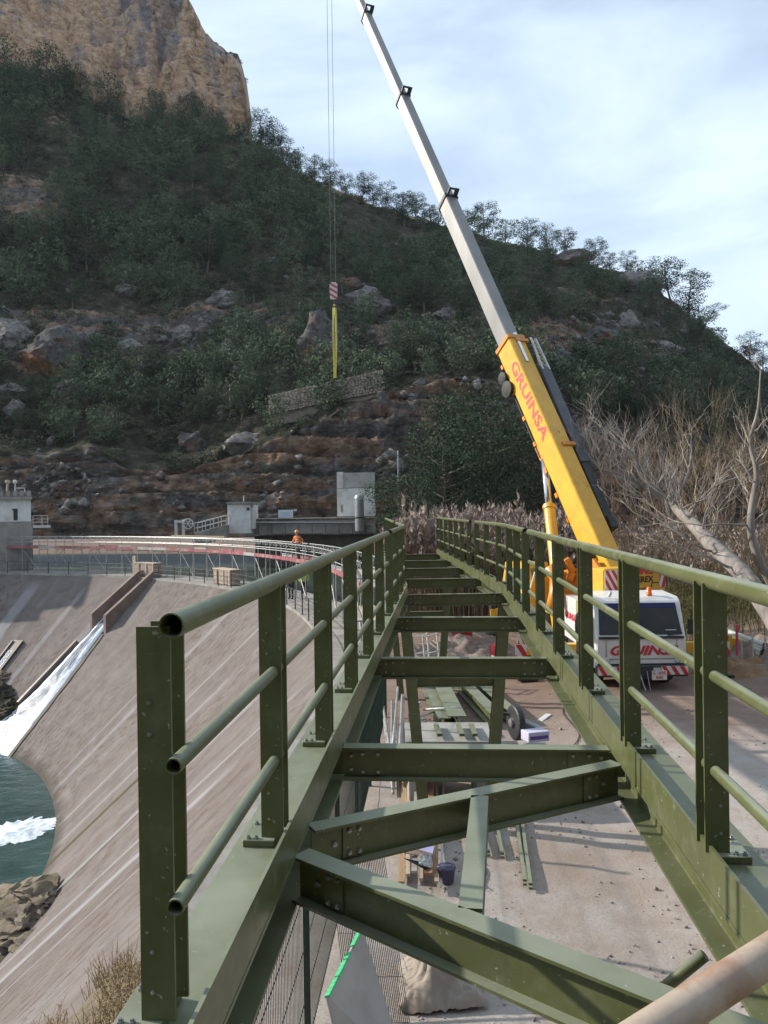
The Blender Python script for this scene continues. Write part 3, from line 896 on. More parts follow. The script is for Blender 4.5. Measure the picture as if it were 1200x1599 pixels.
    t.links.new(c, b.inputs['Base Color'])
    b.inputs['Roughness'].default_value = 1.0
    b.inputs['Specular IOR Level'].default_value = 0.1
    bump(t, b, math_n(t, 'ADD', math_n(t, 'ADD', math_n(t, 'ADD', n2, n1), n4), math_n(t, 'MULTIPLY', brk, math_n(t, 'MINIMUM', math_n(t, 'MULTIPLY', crk[0], 4.0), 0.4))), 1.0, 1.0)
    return m
HILLM = hill_mat()
hill = mb.build('hillside', HILLM, smooth=False, flip=False)
hill.data.polygons.foreach_set('use_smooth', [True] * len(hill.data.polygons))
at = hill.data.attributes.new('rock', 'FLOAT', 'POINT')
at.data.foreach_set('value', np.array(rockv, dtype=np.float32))
tag(hill, 'steep rocky mountainside rising to an ochre cliff', kind='structure')
HB = BVHTree.FromPolygons([Vector(v) for v in mb.v], mb.f)
def hit(x, y):
    """where the mountain is seen at this photo pixel"""
    d = ray(x, y).normalized()
    loc, nrm, idx, dist = HB.ray_cast(Vector((0, 0, H)), d)
    if loc is None: return None
    a = mb_hill_f[idx]
    return loc, nrm, max(rockv[i] for i in a)
mb_hill_f = mb.f

# ---- unseen hillside added behind the photographer to block sky light
mb = MB()
bx_ = np.linspace(-70, 260, 60); bt = np.linspace(0, 1, 26)
for x in bx_:
    for t_ in bt:
        y = -9 - 52 * t_ - 0.10 * max(0, -x) ** 1.2
        z = 84 * t_ ** 0.85 - 5 + 5 * fbm((x * 0.03, t_ * 3, 2), 4) + 1.5 * fbm((x * 0.2, t_ * 14, 2), 3)
        z *= min(1, max(0.0, (x + 72) / 50)) if x < -22 else 1
        mb.v.append((x, y, z if t_ > 0 else -13))
nb = len(bt)
for i in range(len(bx_) - 1):
    for j in range(nb - 1):
        a = i * nb + j
        mb.f.append((a, a + nb, a + nb + 1, a + 1))
tag(mb.build('hillside', rock_mat('sky_blocker_hill', [(0.05, 0.05, 0.04), (0.08, 0.075, 0.06), (0.13, 0.115, 0.095), (0.18, 0.16, 0.14)], [(0.03, 0.036, 0.02), (0.055, 0.058, 0.035)], 0.25, False), smooth=True), 'scrubby unseen hillside added behind the camera to block sky light', kind='structure')
# ================================================================== FOOTBRIDGE
ZK = H - 1.29        # top of the kerb channels that carry the posts
ZL = H - 1.40        # top of the girders and of the crossbeams
ZB = H - 1.615       # underside of the girders
HALF = 0.78          # middle of the bridge to the inner edge of a girder
C0 = Vector((0.16 + 0.0752 * -0.75, -0.75, 0)); C1 = Vector((0.16 + 0.0752 * 13.2, 13.2, 0)); C2 = Vector((0.87, 25.4, 0))
dA = (C1 - C0).normalized(); dB = (C2 - C1).normalized()
rA = Vector((dA.y, -dA.x, 0)); rB = Vector((dB.y, -dB.x, 0))
rM = (rA + rB).normalized(); rM = rM / rM.dot(rA)
def bp(Y, v, z):
    """point on the bridge: distance ahead Y, offset v from its middle"""
    if Y <= C1.y:
        c = C0 + dA * ((Y - C0.y) / dA.y)
        if v: c = c + rA * v
    else:
        c = C1 + dB * ((Y - C1.y) / dB.y)
        if v: c = c + rB * v
    return Vector((c.x, c.y, z))
def bdir(Y): return (dA, rA) if Y <= C1.y else (dB, rB)
bridge = thing('footbridge', 'unfinished olive green steel footbridge with open deck on trestle legs', 'footbridge', (0.9, 10.4, 0))
Z1 = Vector((0, 0, 1))
GP = [(0.0, 0), (0.20, 0), (0.20, -0.015), (0.112, -0.015), (0.106, -0.021), (0.106, -0.194), (0.112, -0.200), (0.20, -0.200), (0.20, -0.215), (0, -0.215), (0, -0.200), (0.088, -0.200), (0.094, -0.194), (0.094, -0.021), (0.088, -0.015), (0, -0.015)]
for sd in (-1, 1):
    for (a, b_, ra, rb) in ((C0, C1, rA, rM), (C1, C2, rM, rB)):
        base = lambda c, r: Vector((c.x, c.y, 0)) + r * (HALF * sd)
        gap = (b_ - a).normalized() * 0.002
        f0 = (base(a + gap, ra) + Z1 * ZL, ra * sd, Z1); f1 = (base(b_ - gap, rb) + Z1 * ZL, rb * sd, Z1)
        mb = MB(); mb.sweep(GP, [f0, f1]); mb.build('girder', GREEN_SHADE, bridge)
        mb = MB()
        x0 = 0.002
        mb.sweep([(x0, 0.002), (x0 + 0.205, 0.002), (x0 + 0.205, 0.11), (x0 + 0.012, 0.11), (x0 + 0.012, 0.165), (x0, 0.165)], [f0, f1])
        mb.build('kerb_channel', GREEN if sd < 0 else GREEN_SHADE, bridge)
# bolts: little hexagons gathered beam by beam
def bolt(mb, c, axis, r=0.011, t=0.009):
    mb.lathe([(r, 0), (r, t), (r * 0.6, t), (r * 0.6, t + 0.006)], c, 6, axis)
# crossbeams
YB = [4.72, 7.55, 10.4, 13.25, 16.2, 19.1, 22.0, 25.2]
for Y in YB:
    p0 = bp(Y, -HALF + 0.004, ZL - 0.003); p1 = bp(Y, HALF - 0.004, ZL - 0.003)
    d, r = bdir(Y)
    mb = MB(); mb.ibeam(p0, p1, 0.10, 0.195)
    # coped web running into the girders
    for s_, p in ((-1, p0), (1, p1)):
        mb.obox(p + r * (s_ * 0.047) - Z1 * 0.10, r * 0.046, d * 0.0045, Z1 * 0.07)
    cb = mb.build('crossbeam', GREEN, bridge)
    for s_, p in ((-1, p0), (1, p1)):
        if Y > 20: break
        mb = MB()
        c = p - r * (s_ * 0.16) - Z1 * 0.0975
        mb.obox(c - d * 0.0085, r * 0.075, d * 0.004, Z1 * 0.075)
        mb.build('splice_plate', GREEN, cb)
        mb = MB()
        for dx in (-0.045, 0.045):
            for dz in (-0.052, 0.052):
                bolt(mb, c - d * 0.0125 + r * dx + Z1 * dz, -d)
        for dz in (-0.04, 0.04): bolt(mb, p - r * (s_ * 0.045) - d * 0.0045 + Z1 * (dz - 0.0975), -d)
        mb.build('bolt_heads', BOLT, cb)['kind'] = 'stuff'
# plan bracing of the first bay
def brace(name, Ya, va, Yb, vb):
    p0 = bp(Ya, va, ZL - 0.006); p1 = bp(Yb, vb, ZL - 0.006)
    d = (p1 - p0).normalized()
    n = Vector((d.y, -d.x, 0))
    if n.y > 0: n = -n
    mb = MB(); mb.ibeam(p0, p1, 0.10, 0.190)
    o = mb.build(name, GREEN, bridge)
    for s_, p in ((1, p0), (-1, p1)):
        mb = MB()
        c = p + d * (s_ * 0.20) - Z1 * 0.097
        mb.obox(c + n * 0.009, d * 0.05, n * 0.004, Z1 * 0.072)
        mb.build('splice_plate', GREEN, o)
        mb = MB()
        for dx in (-0.02, 0.03):
            for dz in (-0.05, 0.05): bolt(mb, c + n * 0.013 + d * dx + Z1 * dz, n)
        bolt(mb, c + n * 0.005 - d * (s_ * 0.09), n, 0.013)
        mb.build('bolt_heads', BOLT, o)['kind'] = 'stuff'
    return p0, p1
b1 = brace('diagonal_brace', 3.50, -HALF + 0.01, 4.46, HALF - 0.01)
b2 = brace('diagonal_brace', 3.24, -HALF + 0.01, 2.10, HALF - 0.01)
b3 = brace('diagonal_brace', 0.6, -HALF + 0.01, 1.84, HALF - 0.01)
# strut between the two diagonals
q0 = b1[0].lerp(b1[1], 0.50); q1 = b2[0].lerp(b2[1], 0.44)
dq = (q1 - q0).normalized()
mb = MB(); mb.ibeam(q0 + dq * 0.06, q1 - dq * 0.07, 0.085, 0.12)
mb.build('strut', GREEN, bridge)
# a loose tube under the right girder
mb = MB(); mb.tube([U(1100, 1492, 2.9), U(1046, 1536, 2.95), U(900, 1655, 3.0)], 0.022, 12)
mb.build('under_brace', GREEN, bridge, smooth=True)
# trestle legs
for Y in (13.35, 22.15):
    d, r = bdir(Y)
    for s_ in (-1, 1):
        top = bp(Y, s_ * 0.84, ZB + 0.0); foot = bp(Y, s_ * 0.54, 0.02)
        ax = (foot - top)
        mb = MB()
        w = 0.09; poly = [(-w, -w), (w, -w), (w, -w + 0.012), (0.006, -w + 0.012), (0.006, w - 0.012), (w, w - 0.012), (w, w), (-w, w), (-w, w - 0.012), (-0.006, w - 0.012), (-0.006, -w + 0.012), (-w, -w + 0.012)]
        mb.extrude(poly, top, r, d, ax)
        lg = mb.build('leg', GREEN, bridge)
        mb = MB(); mb.obox(foot - Z1 * 0.0, r * 0.14, d * 0.14, Z1 * 0.012)
        mb.build('foot_plate', GREEN, lg)
    mb = MB()
    zb = H - 2.82
    k = (ZB - zb) / (ZB - 0.0)
    hw = 0.84 - 0.30 * k - 0.10
    mb.ibeam(bp(Y, -hw, zb), bp(Y, hw, zb), 0.10, 0.14)
    mb.build('leg_tie', GREEN, bridge)
# posts: two flats on a base plate, sharing one mesh
def post_meshes():
    out = []
    mb = MB()
    mb.box(-0.043, 0.043, -0.055, -0.045, 0.028, 1.008)
    o = mb.build('post_src', GREEN); out.append(o.data); bpy.data.objects.remove(o)
    mb = MB(); mb.box(-0.014, 0.112, -0.085, 0.085, 0.0, 0.028)
    o = mb.build('plate_src', GREEN, bevel=0.003); out.append(o.data); bpy.data.objects.remove(o)
    mb = MB()
    for x in (0.062, 0.092):
        for y in (-0.07, 0.07): bolt(mb, (x, y, 0.028), (0, 0, 1), 0.010, 0.008)
    for z in (0.10, 0.20, 0.74, 0.82):
        bolt(mb, (0.012, -0.055, z), (0, -1, 0), 0.006, 0.003)
    o = mb.build('bolts_src', BOLT); out.append(o.data); bpy.data.objects.remove(o)
    mb = MB(); mb.box(-0.043, 0.043, 0.045, 0.055, 0.028, 1.008)
    o = mb.build('flat_src', GREEN); out.append(o.data); bpy.data.objects.remove(o)
    return out
PM = post_meshes()
RAILZ = (H - 0.276, H - 0.620, H - 0.965)
POSTY = [1.975, 3.09, 4.39, 5.68, 6.98, 8.28, 9.75, 10.95, 12.2, 13.7, 15.1, 16.4, 17.6, 18.9, 20.2, 21.5, 22.8, 24.1, 25.2]
SPANS = [(1.89, 9.28), (9.72, 16.5), (17.35, 25.3)]
for sd in (-1, 1):
    xp = HALF + (0.060 if sd < 0 else 0.034)          # post line, as kerb channel
    xt = HALF + (0.048 if sd < 0 else 0.030)         # tube line on the posts' inner edges
    ys_ = POSTY if sd < 0 else [0.5, 1.72, 3.02, 4.32, 5.65, 6.98, 8.30] + POSTY[6:]
    for Y in ys_:
        d, r = bdir(Y)
        p = bp(Y, sd * (xp + (0.045 if sd < 0 and Y < 2.5 else 0)), ZK)
        po = bpy.data.objects.new('post', PM[0]); link(po, bridge)
        po.location = p - OFF[bridge]
        po.rotation_euler.z = -math.atan2(d.x, d.y)
        if sd < 0: po.scale.x = -1
        for nm, me in (('base_plate', PM[1]), ('bolt_heads', PM[2]), ('rear_flat', PM[3])):
            c = bpy.data.objects.new(nm, me); link(c, po)
            if nm == 'bolt_heads': c['kind'] = 'stuff'
    for (a, b_) in SPANS:
        if sd > 0 and a < 3: a = 0.1
        for k, z in enumerate(RAILZ):
            pts = [bp(a, sd * xt, z)]
            if a < C1.y < b_:
                for yy in (C1.y - 0.5, C1.y - 0.2): pts.append(bp(yy, sd * xt, z))
                for yy in (C1.y + 0.2, C1.y + 0.5): pts.append(bp(yy, sd * xt, z))
            pts.append(bp(b_, sd * xt, z))
            mb = MB()
            if k == 0 and a == 1.89:      # joint sleeve bands along the nearest handrail
                pass
            mb.pipe(pts, 0.032 if k == 0 else 0.0215, 0.004, 18)
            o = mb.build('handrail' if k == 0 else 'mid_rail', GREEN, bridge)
            smooth_by_angle(o, 50)
# rusty handrail right beside the photographer
pr = thing('rusty_railing', 'rusty white scaffold pipe in the near corner of the picture', 'pipe', (0.5, 1.0, H - 0.6))
a_, b_ = U(1000, 1622, 0.95), U(1215, 1482, 1.10)
dd = (b_ - a_)
mb = MB(); mb.pipe([a_ - dd * 1.6, a_, b_, b_ + dd * 2.2], 0.024, 0.004, 28)
o = mb.build('rail_pipe', RUST, pr); smooth_by_angle(o, 50)
e_ = b_ + dd * 2.1
mb = MB(); mb.pipe([e_ - Z1 * 0.02, e_ - Z1 * 1.2], 0.024, 0.004, 20)
o = mb.build('rail_post', RUST, pr); smooth_by_angle(o, 50)
# ================================================================== MOBILE CRANE
def text_obj(name, body, size, mat, o, ax, ay, parent, shear=0.0, bold=0.0, ext=0.004, width=None):
    cu = bpy.data.curves.new('lettering', 'FONT')
    cu.body = body; cu.size = size; cu.shear = shear; cu.offset = bold; cu.extrude = ext
    cu.align_x = 'CENTER'; cu.align_y = 'CENTER'
    cu.resolution_u = 3
    ob = bpy.data.objects.new('lettering', cu); COL.objects.link(ob)
    bpy.context.view_layer.update()
    me = bpy.data.meshes.new_from_object(ob.evaluated_get(bpy.context.evaluated_depsgraph_get()))
    bpy.data.objects.remove(ob)
    ax = Vector(ax).normalized(); ay = Vector(ay).normalized(); az = ax.cross(ay)
    xs_ = [v.co.x for v in me.vertices]
    k = width / (max(xs_) - min(xs_)) if width else 1.0
    off = OFF.get(parent, Vector((0, 0, 0)))
    for v in me.vertices:
        v.co = Vector(o) + ax * v.co.x * k + ay * v.co.y + az * v.co.z - off
    me.materials.clear(); me.materials.append(mat)
    t = bpy.data.objects.new(name, me); link(t, parent); OFF[t] = off
    return t
def chevrons(o, ax, ay, w, h, n, az, lean, parent):
    """red leaning bars on a white board; o lower left corner, az outward"""
    o = Vector(o); ax = Vector(ax).normalized(); ay = Vector(ay).normalized(); az = Vector(az).normalized()
    mb_w = MB(); mb_w.obox(o + ax * w / 2 + ay * h / 2, ax * w / 2, ay * h / 2, az * 0.006)
    mb_w.build('warning_board', WHT, parent)
    st = w / n
    for i in range(-3, n + 3):
        x0 = i * st
        poly = [(x0 + lean * h, 0), (x0 + lean * h + st * 0.5, 0), (x0 + st * 0.5, h), (x0, h)]
        cl = []                                   # clip to 0..w
        def inter(a, b_, X):
            t = (X - a[0]) / (b_[0] - a[0]); return (X, a[1] + (b_[1] - a[1]) * t)
        for X, keep in ((0, lambda q: q[0] >= 0), (w, lambda q: q[0] <= w)):
            new = []
            for k in range(len(poly)):
                a, b_ = poly[k - 1], poly[k]
                if keep(b_):
                    if not keep(a): new.append(inter(a, b_, X))
                    new.append(b_)
                elif keep(a): new.append(inter(a, b_, X))
            poly = new
            if not poly: break
        if len(poly) >= 3: MB().extrude(poly, o + az * 0.0075, ax, ay, az * 0.003).build('warning_stripe', RED, parent)

crane = thing('mobile_crane', 'yellow and white mobile crane with its long telescopic boom raised', 'crane', (7.2, 27.8, 0))
X0, Z0 = 7.22, 0.0
YF = 22.6                        # front of the carrier cab
cw_ = 1.27                       # half width
# carrier chassis
mb = MB()
mb.box(X0 - 1.0, X0 + 1.0, 24.7, 33.8, 0.75, 1.35)
mb.box(X0 - 1.25, X0 + 1.25, 24.9, 33.6, 1.35, 1.62)
mb.build('chassis', YEL, crane, bevel=0.02)
# cab body, profile in depth (y) and height
prof = [(0.10, 0.62), (0.02, 0.72), (0.0, 1.50), (0.06, 1.58), (0.44, 2.50), (0.60, 2.62), (1.9, 2.68), (2.1, 2.6), (2.12, 0.62)]
mb = MB()
mb.extrude(prof, (X0 - cw_, YF, 0), (0, 1, 0), (0, 0, 1), (2 * cw_, 0, 0))
cab = mb.build('driver_cab', WHT, crane, bevel=0.035)
GLASS = M('windscreen_glass', (0.035, 0.042, 0.05), (0.06, 0.06, 0.06), 1.3, 0.05, spec=0.6)
nrm = Vector((0, -0.92, 0.38)).normalized(); upv = Vector((0, 0.38, 0.92)).normalized()
mid = Vector((X0, YF + 0.25, 2.04)) + nrm * 0.012
mb = MB()
mb.extrude([(-1.17, -0.47), (1.17, -0.47), (1.10, 0.45), (-1.10, 0.45)], mid - nrm * 0.01, (1, 0, 0), upv, nrm * 0.022)
ws = mb.build('windscreen', GLASS, cab)
mb = MB()
mb.extrude([(-1.12, 0.30), (1.12, 0.30), (1.09, 0.44), (-1.09, 0.44)], mid + nrm * 0.013, (1, 0, 0), upv, nrm * 0.004)
mb.build('sun_strip', M('sun_strip', (0.03, 0.04, 0.13), (0.02, 0.03, 0.09), 2, 0.2), cab)
for xx in (-0.55, 0.1, 0.75):
    mb = MB(); mb.bar(mid + nrm * 0.03 + Vector((xx, 0, 0)) - upv * 0.5, mid + nrm * 0.03 + Vector((xx + 0.42, 0, 0)) - upv * 0.43, 0.03, 0.02, nrm)
    mb.build('wiper', BLKT, cab)
mb = MB(); mb.box(X0 - 1.2, X0 + 1.2, YF - 0.03, YF + 0.05, 1.50, 1.565); mb.build('cowl_trim', DARKM, cab)
mb = MB(); mb.box(X0 - cw_ - 0.012, X0 - cw_ + 0.002, YF + 0.75, YF + 1.75, 1.62, 2.42); mb.build('side_window', GLASS, cab)
mb = MB(); mb.box(X0 - cw_ - 0.012, X0 - cw_ + 0.004, YF + 0.70, YF + 1.8, 0.9, 0.915); mb.box(X0 - cw_ - 0.05, X0 - cw_, YF + 0.8, YF + 0.95, 1.35, 1.39); mb.build('door_handle', BLKT, cab)
mb = MB(); mb.lathe([(0.16, -0.1), (0.17, 0.05), (0.15, 0.4), (0.1, 0.46)], (X0 - cw_ - 0.34, YF + 0.42, 1.75), 10); mb.bar((X0 - cw_ - 0.3, YF + 0.45, 2.25), (X0 - cw_ + 0.05, YF + 0.5, 2.45), 0.05, 0.05); mb.build('mirror', BLKT, cab)
mb = MB(); mb.box(X0 - cw_ - 0.46, X0 - cw_ - 0.2, YF + 0.38, YF + 0.5, 0.98, 1.7); mb.build('mirror', BLKT, cab, bevel=0.02)
text_obj('lettering', 'GRUINSA', 0.36, RED, (X0 + 0.06, YF - 0.004, 1.16), (1, 0, 0), (0, 0, 1), cab, 0.3, 0.012, 0.006, 1.95)
mb = MB(); mb.box(X0 - 1.25, X0 + 1.25, YF - 0.006, YF + 0.04, 0.765, 0.80); mb.build('cowl_trim', DARKM, cab)
bmp_ = MB().box(X0 - 1.27, X0 + 1.27, YF - 0.10, YF + 0.18, 0.44, 0.76).build('bumper', DARKM, crane, bevel=0.02)
for sx in (-1.27, 0.52): chevrons((X0 + sx, YF - 0.108, 0.50), (1, 0, 0), (0, 0, 1), 0.75, 0.24, 3, (0, -1, 0), 0.6, bmp_)
mb = MB(); mb.box(X0 + 0.24, X0 + 0.66, YF - 0.14, YF - 0.12, 0.36, 0.62); pl = mb.build('number_plate', WHT, bmp_)
PLT = M('plate_red', (0.5, 0.12, 0.06), (0.45, 0.1, 0.05), 3, 0.5)
text_obj('lettering', 'E 1898', 0.13, PLT, (X0 + 0.45, YF - 0.142, 0.55), (1, 0, 0), (0, 0, 1), bmp_, 0, 0.003, 0.001, 0.34)
text_obj('lettering', 'BBS', 0.11, PLT, (X0 + 0.45, YF - 0.142, 0.43), (1, 0, 0), (0, 0, 1), bmp_, 0, 0.003, 0.001, 0.20)
for sx in (-0.98, 1.02):
    mb = MB(); mb.lathe([(0.075, 0), (0.085, 0.02), (0.06, 0.05)], (X0 + sx, YF + 0.005, 0.90), 12, (0, -1, 0)); mb.build('headlight', M('lamp_glass', (0.6, 0.6, 0.6), (0.4, 0.4, 0.42), 9, 0.1), cab)
mb = MB(); mb.tube([(X0 - 0.12, YF - 0.14, 0.62), (X0 - 0.05, YF - 0.3, 0.25), (X0 + 0.0, YF - 0.35, 0.10)], 0.02, 6); mb.tube([(X0 + 0.1, YF - 0.14, 0.62), (X0 + 0.14, YF - 0.3, 0.1)], 0.015, 6); mb.build('tow_hose', GALV, bmp_)
bc = MB().lathe([(0.09, 0), (0.09, 0.05), (0.075, 0.06), (0.075, 0.2), (0.05, 0.24)], (X0 + 0.48, YF + 0.75, 2.645), 12).build('beacon', M('beacon_orange', (0.75, 0.17, 0.03), (0.65, 0.13, 0.02), 4, 0.2), crane, smooth=True)
mb = MB(); mb.tube([(X0 - 0.75, YF + 0.55, 2.65), (X0 - 0.7, YF + 0.5, 2.78)], 0.05, 8); mb.build('marker_lamp', WHT, cab)
# seams, steps and fog lamps of the cab
mb = MB()
for xx in (-1.0, 1.0): mb.box(X0 + xx - 0.006, X0 + xx + 0.006, YF - 0.004, YF + 0.02, 0.82, 1.48)
mb.box(X0 - 1.0, X0 + 1.0, YF - 0.004, YF + 0.02, 0.93, 0.938)
mb.build('panel_seam', DARKM, cab)['kind'] = 'stuff'
for sx in (-0.62, 0.30):
    MB().box(X0 + sx, X0 + sx + 0.2, YF - 0.105, YF - 0.09, 0.60, 0.70).build('fog_lamp', M('lamp_glass', (0.6,) * 3), bmp_)
MB().box(X0 + 0.72, X0 + 1.02, YF + 0.09, YF + 0.10, 1.60, 1.74).build('permit_card', WHT, cab).rotation_euler.x = 0
for k in range(3): MB().box(X0 - cw_ - 0.10, X0 - cw_ + 0.1, YF + 0.9, YF + 1.5, 0.45 + 0.28 * k, 0.49 + 0.28 * k).build('cab_step', DARKM, cab)
MB().tube([(X0 + cw_ - 0.05, YF + 0.45, 2.4), (X0 + cw_ + 0.28, YF + 0.38, 2.25), (X0 + cw_ + 0.28, YF + 0.38, 1.85)], 0.02, 6).build('mirror_arm', BLKT, cab)
MB().box(X0 + cw_ + 0.18, X0 + cw_ + 0.38, YF + 0.33, YF + 0.42, 1.55, 2.0).build('mirror', BLKT, cab, bevel=0.02)
# wheels
for yy in (25.6, 27.4, 30.6, 32.3):
    for sx in (-1, 1):
        mb = MB(); c = (X0 + sx * 1.05, yy, 0.66)
        mb.lathe([(0.35, -0.19), (0.62, -0.2), (0.66, -0.12), (0.66, 0.12), (0.62, 0.2), (0.35, 0.19)], c, 22, (1, 0, 0))
        w = mb.build('wheel', BLK, crane); smooth_by_angle(w)
        mb = MB(); mb.lathe([(0.36, -0.13), (0.33, 0.0), (0.12, 0.10), (0.1, 0.22)], c, 14, (sx, 0, 0)); mb.build('rim', WHT2, w)
# front wheels under the cab
for sx in (-1, 1):
    mb = MB(); c = (X0 + sx * 1.02, YF + 1.35, 0.62)
    mb.lathe([(0.35, -0.19), (0.58, -0.2), (0.62, -0.12), (0.62, 0.12), (0.58, 0.2), (0.35, 0.19)], c, 22, (1, 0, 0))
    smooth_by_angle(mb.build('wheel', BLK, crane))
# outriggers
for sx in (-1, 1):
    for yy in (24.35, 33.0):
        mb = MB()
        xe = X0 + sx * (3.05 if yy < 30 else 2.9)
        mb.box(min(X0 + sx * 1.0, xe), max(X0 + sx * 1.0, xe), yy - 0.16, yy + 0.16, 0.78, 1.10)
        og = mb.build('outrigger_beam', YEL, crane, bevel=0.01)
        mb = MB(); mb.tube([(xe - sx * 0.1, yy, 1.45), (xe - sx * 0.1, yy, 0.55)], 0.13, 14); mb.tube([(xe - sx * 0.1, yy, 0.55), (xe - sx * 0.1, yy, 0.12)], 0.09, 12); mb.box(xe - sx * 0.1 - 0.3, xe - sx * 0.1 + 0.3, yy - 0.3, yy + 0.3, 0.03, 0.12)
        mb.build('outrigger_leg', BLKT, og)
        if yy < 30:
            chevrons((xe - 0.28, yy - 0.30, 0.72), (1, 0, 0), (0, 0, 1), 0.34, 0.42, 1, (0, -1, 0), 0.62, og)
            chevrons((xe - 0.20, yy - 0.30, 1.16), (1, 0, 0), (0, 0, 1), 0.22, 0.42, 1, (0, -1, 0), 0.4, og)
# white side locker with the firm's name, left of the cab
mb = MB(); mb.box(X0 - 1.30, X0 - 0.9, YF + 2.3, YF + 4.0, 1.0, 2.35); lk = mb.build('side_locker', WHT, crane, bevel=0.02)
text_obj('lettering', 'GRUINSA', 0.28, RED, (X0 - 1.306, YF + 3.1, 1.75), (0, -1, 0), (0, 0, 1), lk, 0.3, 0.01, 0.004, 1.35)
mb = MB(); mb.box(X0 - 1.25, X0 - 0.6, YF + 2.15, YF + 2.28, 1.65, 2.5); mb.build('yellow_grille', M('grille_yellow', (0.72, 0.62, 0.05), (0.62, 0.52, 0.04), 3, 0.4), crane)
mb = MB()
for k in range(5): mb.box(X0 - 1.22, X0 - 0.63, YF + 2.13, YF + 2.15, 1.72 + 0.14 * k, 1.80 + 0.14 * k)
mb.build('grille_bars', M('grille_green', (0.5, 0.55, 0.05), (0.42, 0.46, 0.04), 3, 0.4), crane)

# ---- superstructure and boom
BB = U(944, 876, 26.8); BT = U(512, -112, 49.0)
bd = (BT - BB).normalized()
hd = Vector((bd.x, bd.y, 0)).normalized(); hr = Vector((hd.y, -hd.x, 0))
top = hr.cross(bd).normalized()                    # normal of the boom's back
def boom_at_y(py):
    lo, hi = -1.0, 60.0
    for _ in range(60):
        m_ = (lo + hi) / 2
        if proj(BB + bd * m_)[1] > py: lo = m_
        else: hi = m_
    return lo
TT = Vector((6.86, 27.85, 0))
mb = MB(); mb.lathe([(1.0, 0), (1.0, 0.16), (0.8, 0.16), (0.8, 0.3)], (TT.x, TT.y, 1.62), 24); mb.build('slew_ring', DARKM, crane)
def sbox(f0, f1, r0, r1, z0, z1, name, mat, bev=0.03):
    mb = MB()
    c = TT + hd * (f0 + f1) / 2 + hr * (r0 + r1) / 2
    mb.obox(Vector((c.x, c.y, (z0 + z1) / 2)), hd * (f1 - f0) / 2, hr * (r1 - r0) / 2, Z1 * (z1 - z0) / 2)
    return mb.build(name, mat, crane, bevel=bev)
sbox(-1.9, 1.6, -0.75, 0.75, 1.92, 2.45, 'turntable', ORA)
cwt = sbox(-2.65, -1.85, -1.27, 1.27, 2.46, 3.30, 'counterweight', YEL, 0.05)
sbox(-2.60, -1.92, -1.0, 1.0, 2.1, 2.44, 'counterweight_base', ORA, 0.04)
cf = TT - hd * 2.652
chevrons(Vector((cf.x, cf.y, 2.55)) - hr * 1.24, hr, Z1, 0.48, 0.70, 2, -hd, 0.65, cwt)
chevrons(Vector((cf.x, cf.y, 2.62)) + hr * 0.98, hr, Z1, 0.26, 0.60, 1, -hd, -0.3, cwt)
text_obj('lettering', 'GRUINSA', 0.26, RED, Vector((cf.x, cf.y, 3.16)) + hr * 0.12 - hd * 0.003, hr, Z1, cwt, 0.3, 0.012, 0.005, 1.55)
text_obj('lettering', 'TEREX', 0.26, BLKT, Vector((cf.x, cf.y, 2.90)) + hr * 0.30 - hd * 0.003, hr, Z1, cwt, 0, 0.008, 0.005, 0.85)
mb = MB()
def cl(r, z): return Vector((cf.x, cf.y, z)) + hr * r - hd * 0.004
for a, b_ in (((-0.75, 2.62), (-0.45, 2.62)), ((-0.45, 2.62), (-0.45, 2.66)), ((-0.45, 2.66), (0.0, 2.58)), ((0.0, 2.58), (0.65, 2.66)), ((0.65, 2.66), (0.65, 2.78)), ((0.65, 2.78), (0.95, 2.78))):
    mb.bar(cl(*a), cl(*b_), 0.03, 0.006, hd)
mb.build('seam', BLKT, cwt)
# side frames that carry the boom foot, winch and operator's cab on the left
for s_ in (-1, 1):
    mb = MB()
    o = TT + hr * (s_ * 0.62) - hr * 0.06
    mb.extrude([(-1.84, 2.40), (1.9, 2.40), (1.4, 2.85), (-0.6, 3.2), (-0.9, 3.5), (-1.4, 3.55), (-1.8, 3.2)], Vector((o.x, o.y, 0)), hd, Z1, hr * 0.12)
    mb.build('side_frame', ORA, crane)
mb = MB(); mb.lathe([(0.42, -0.5), (0.42, -0.44), (0.3, -0.43), (0.3, 0.43), (0.42, 0.44), (0.42, 0.5)], TT - hd * 0.2 + Z1 * 2.85, 18, hr); mb.build('winch', DARKM, crane)
# operator cab
oc = TT + hd * 1.2 - hr * 1.55
mb = MB()
mb.extrude([(-0.9, 0.0), (0.75, 0.0), (0.9, 0.6), (0.62, 1.62), (-0.8, 1.62), (-0.95, 1.0)], Vector((oc.x, oc.y, 1.72)) - hr * 0.42, hd, Z1, hr * 0.84)
oc_o = mb.build('operator_cab', YEL, crane, bevel=0.03)
mb = MB()
mb.extrude([(-0.72, 0.72), (0.66, 0.68), (0.52, 1.42), (-0.66, 1.42)], Vector((oc.x, oc.y, 1.72)) - hr * 0.44, hd, Z1, hr * 0.02)
mb.obox(Vector((oc.x, oc.y, 2.75)) - hd * 0.88, hr * 0.34, hd * 0.035, Z1 * 0.42)
mb.build('cab_window', M('cab_glass', (0.06, 0.11, 0.11), (0.10, 0.15, 0.14), 2, 0.06), oc_o)
mb = MB(); mb.tube([U(836, 893, 26.3), U(829, 918, 26.3)], 0.03, 8); mb.build('cab_lever', WHT, oc_o)
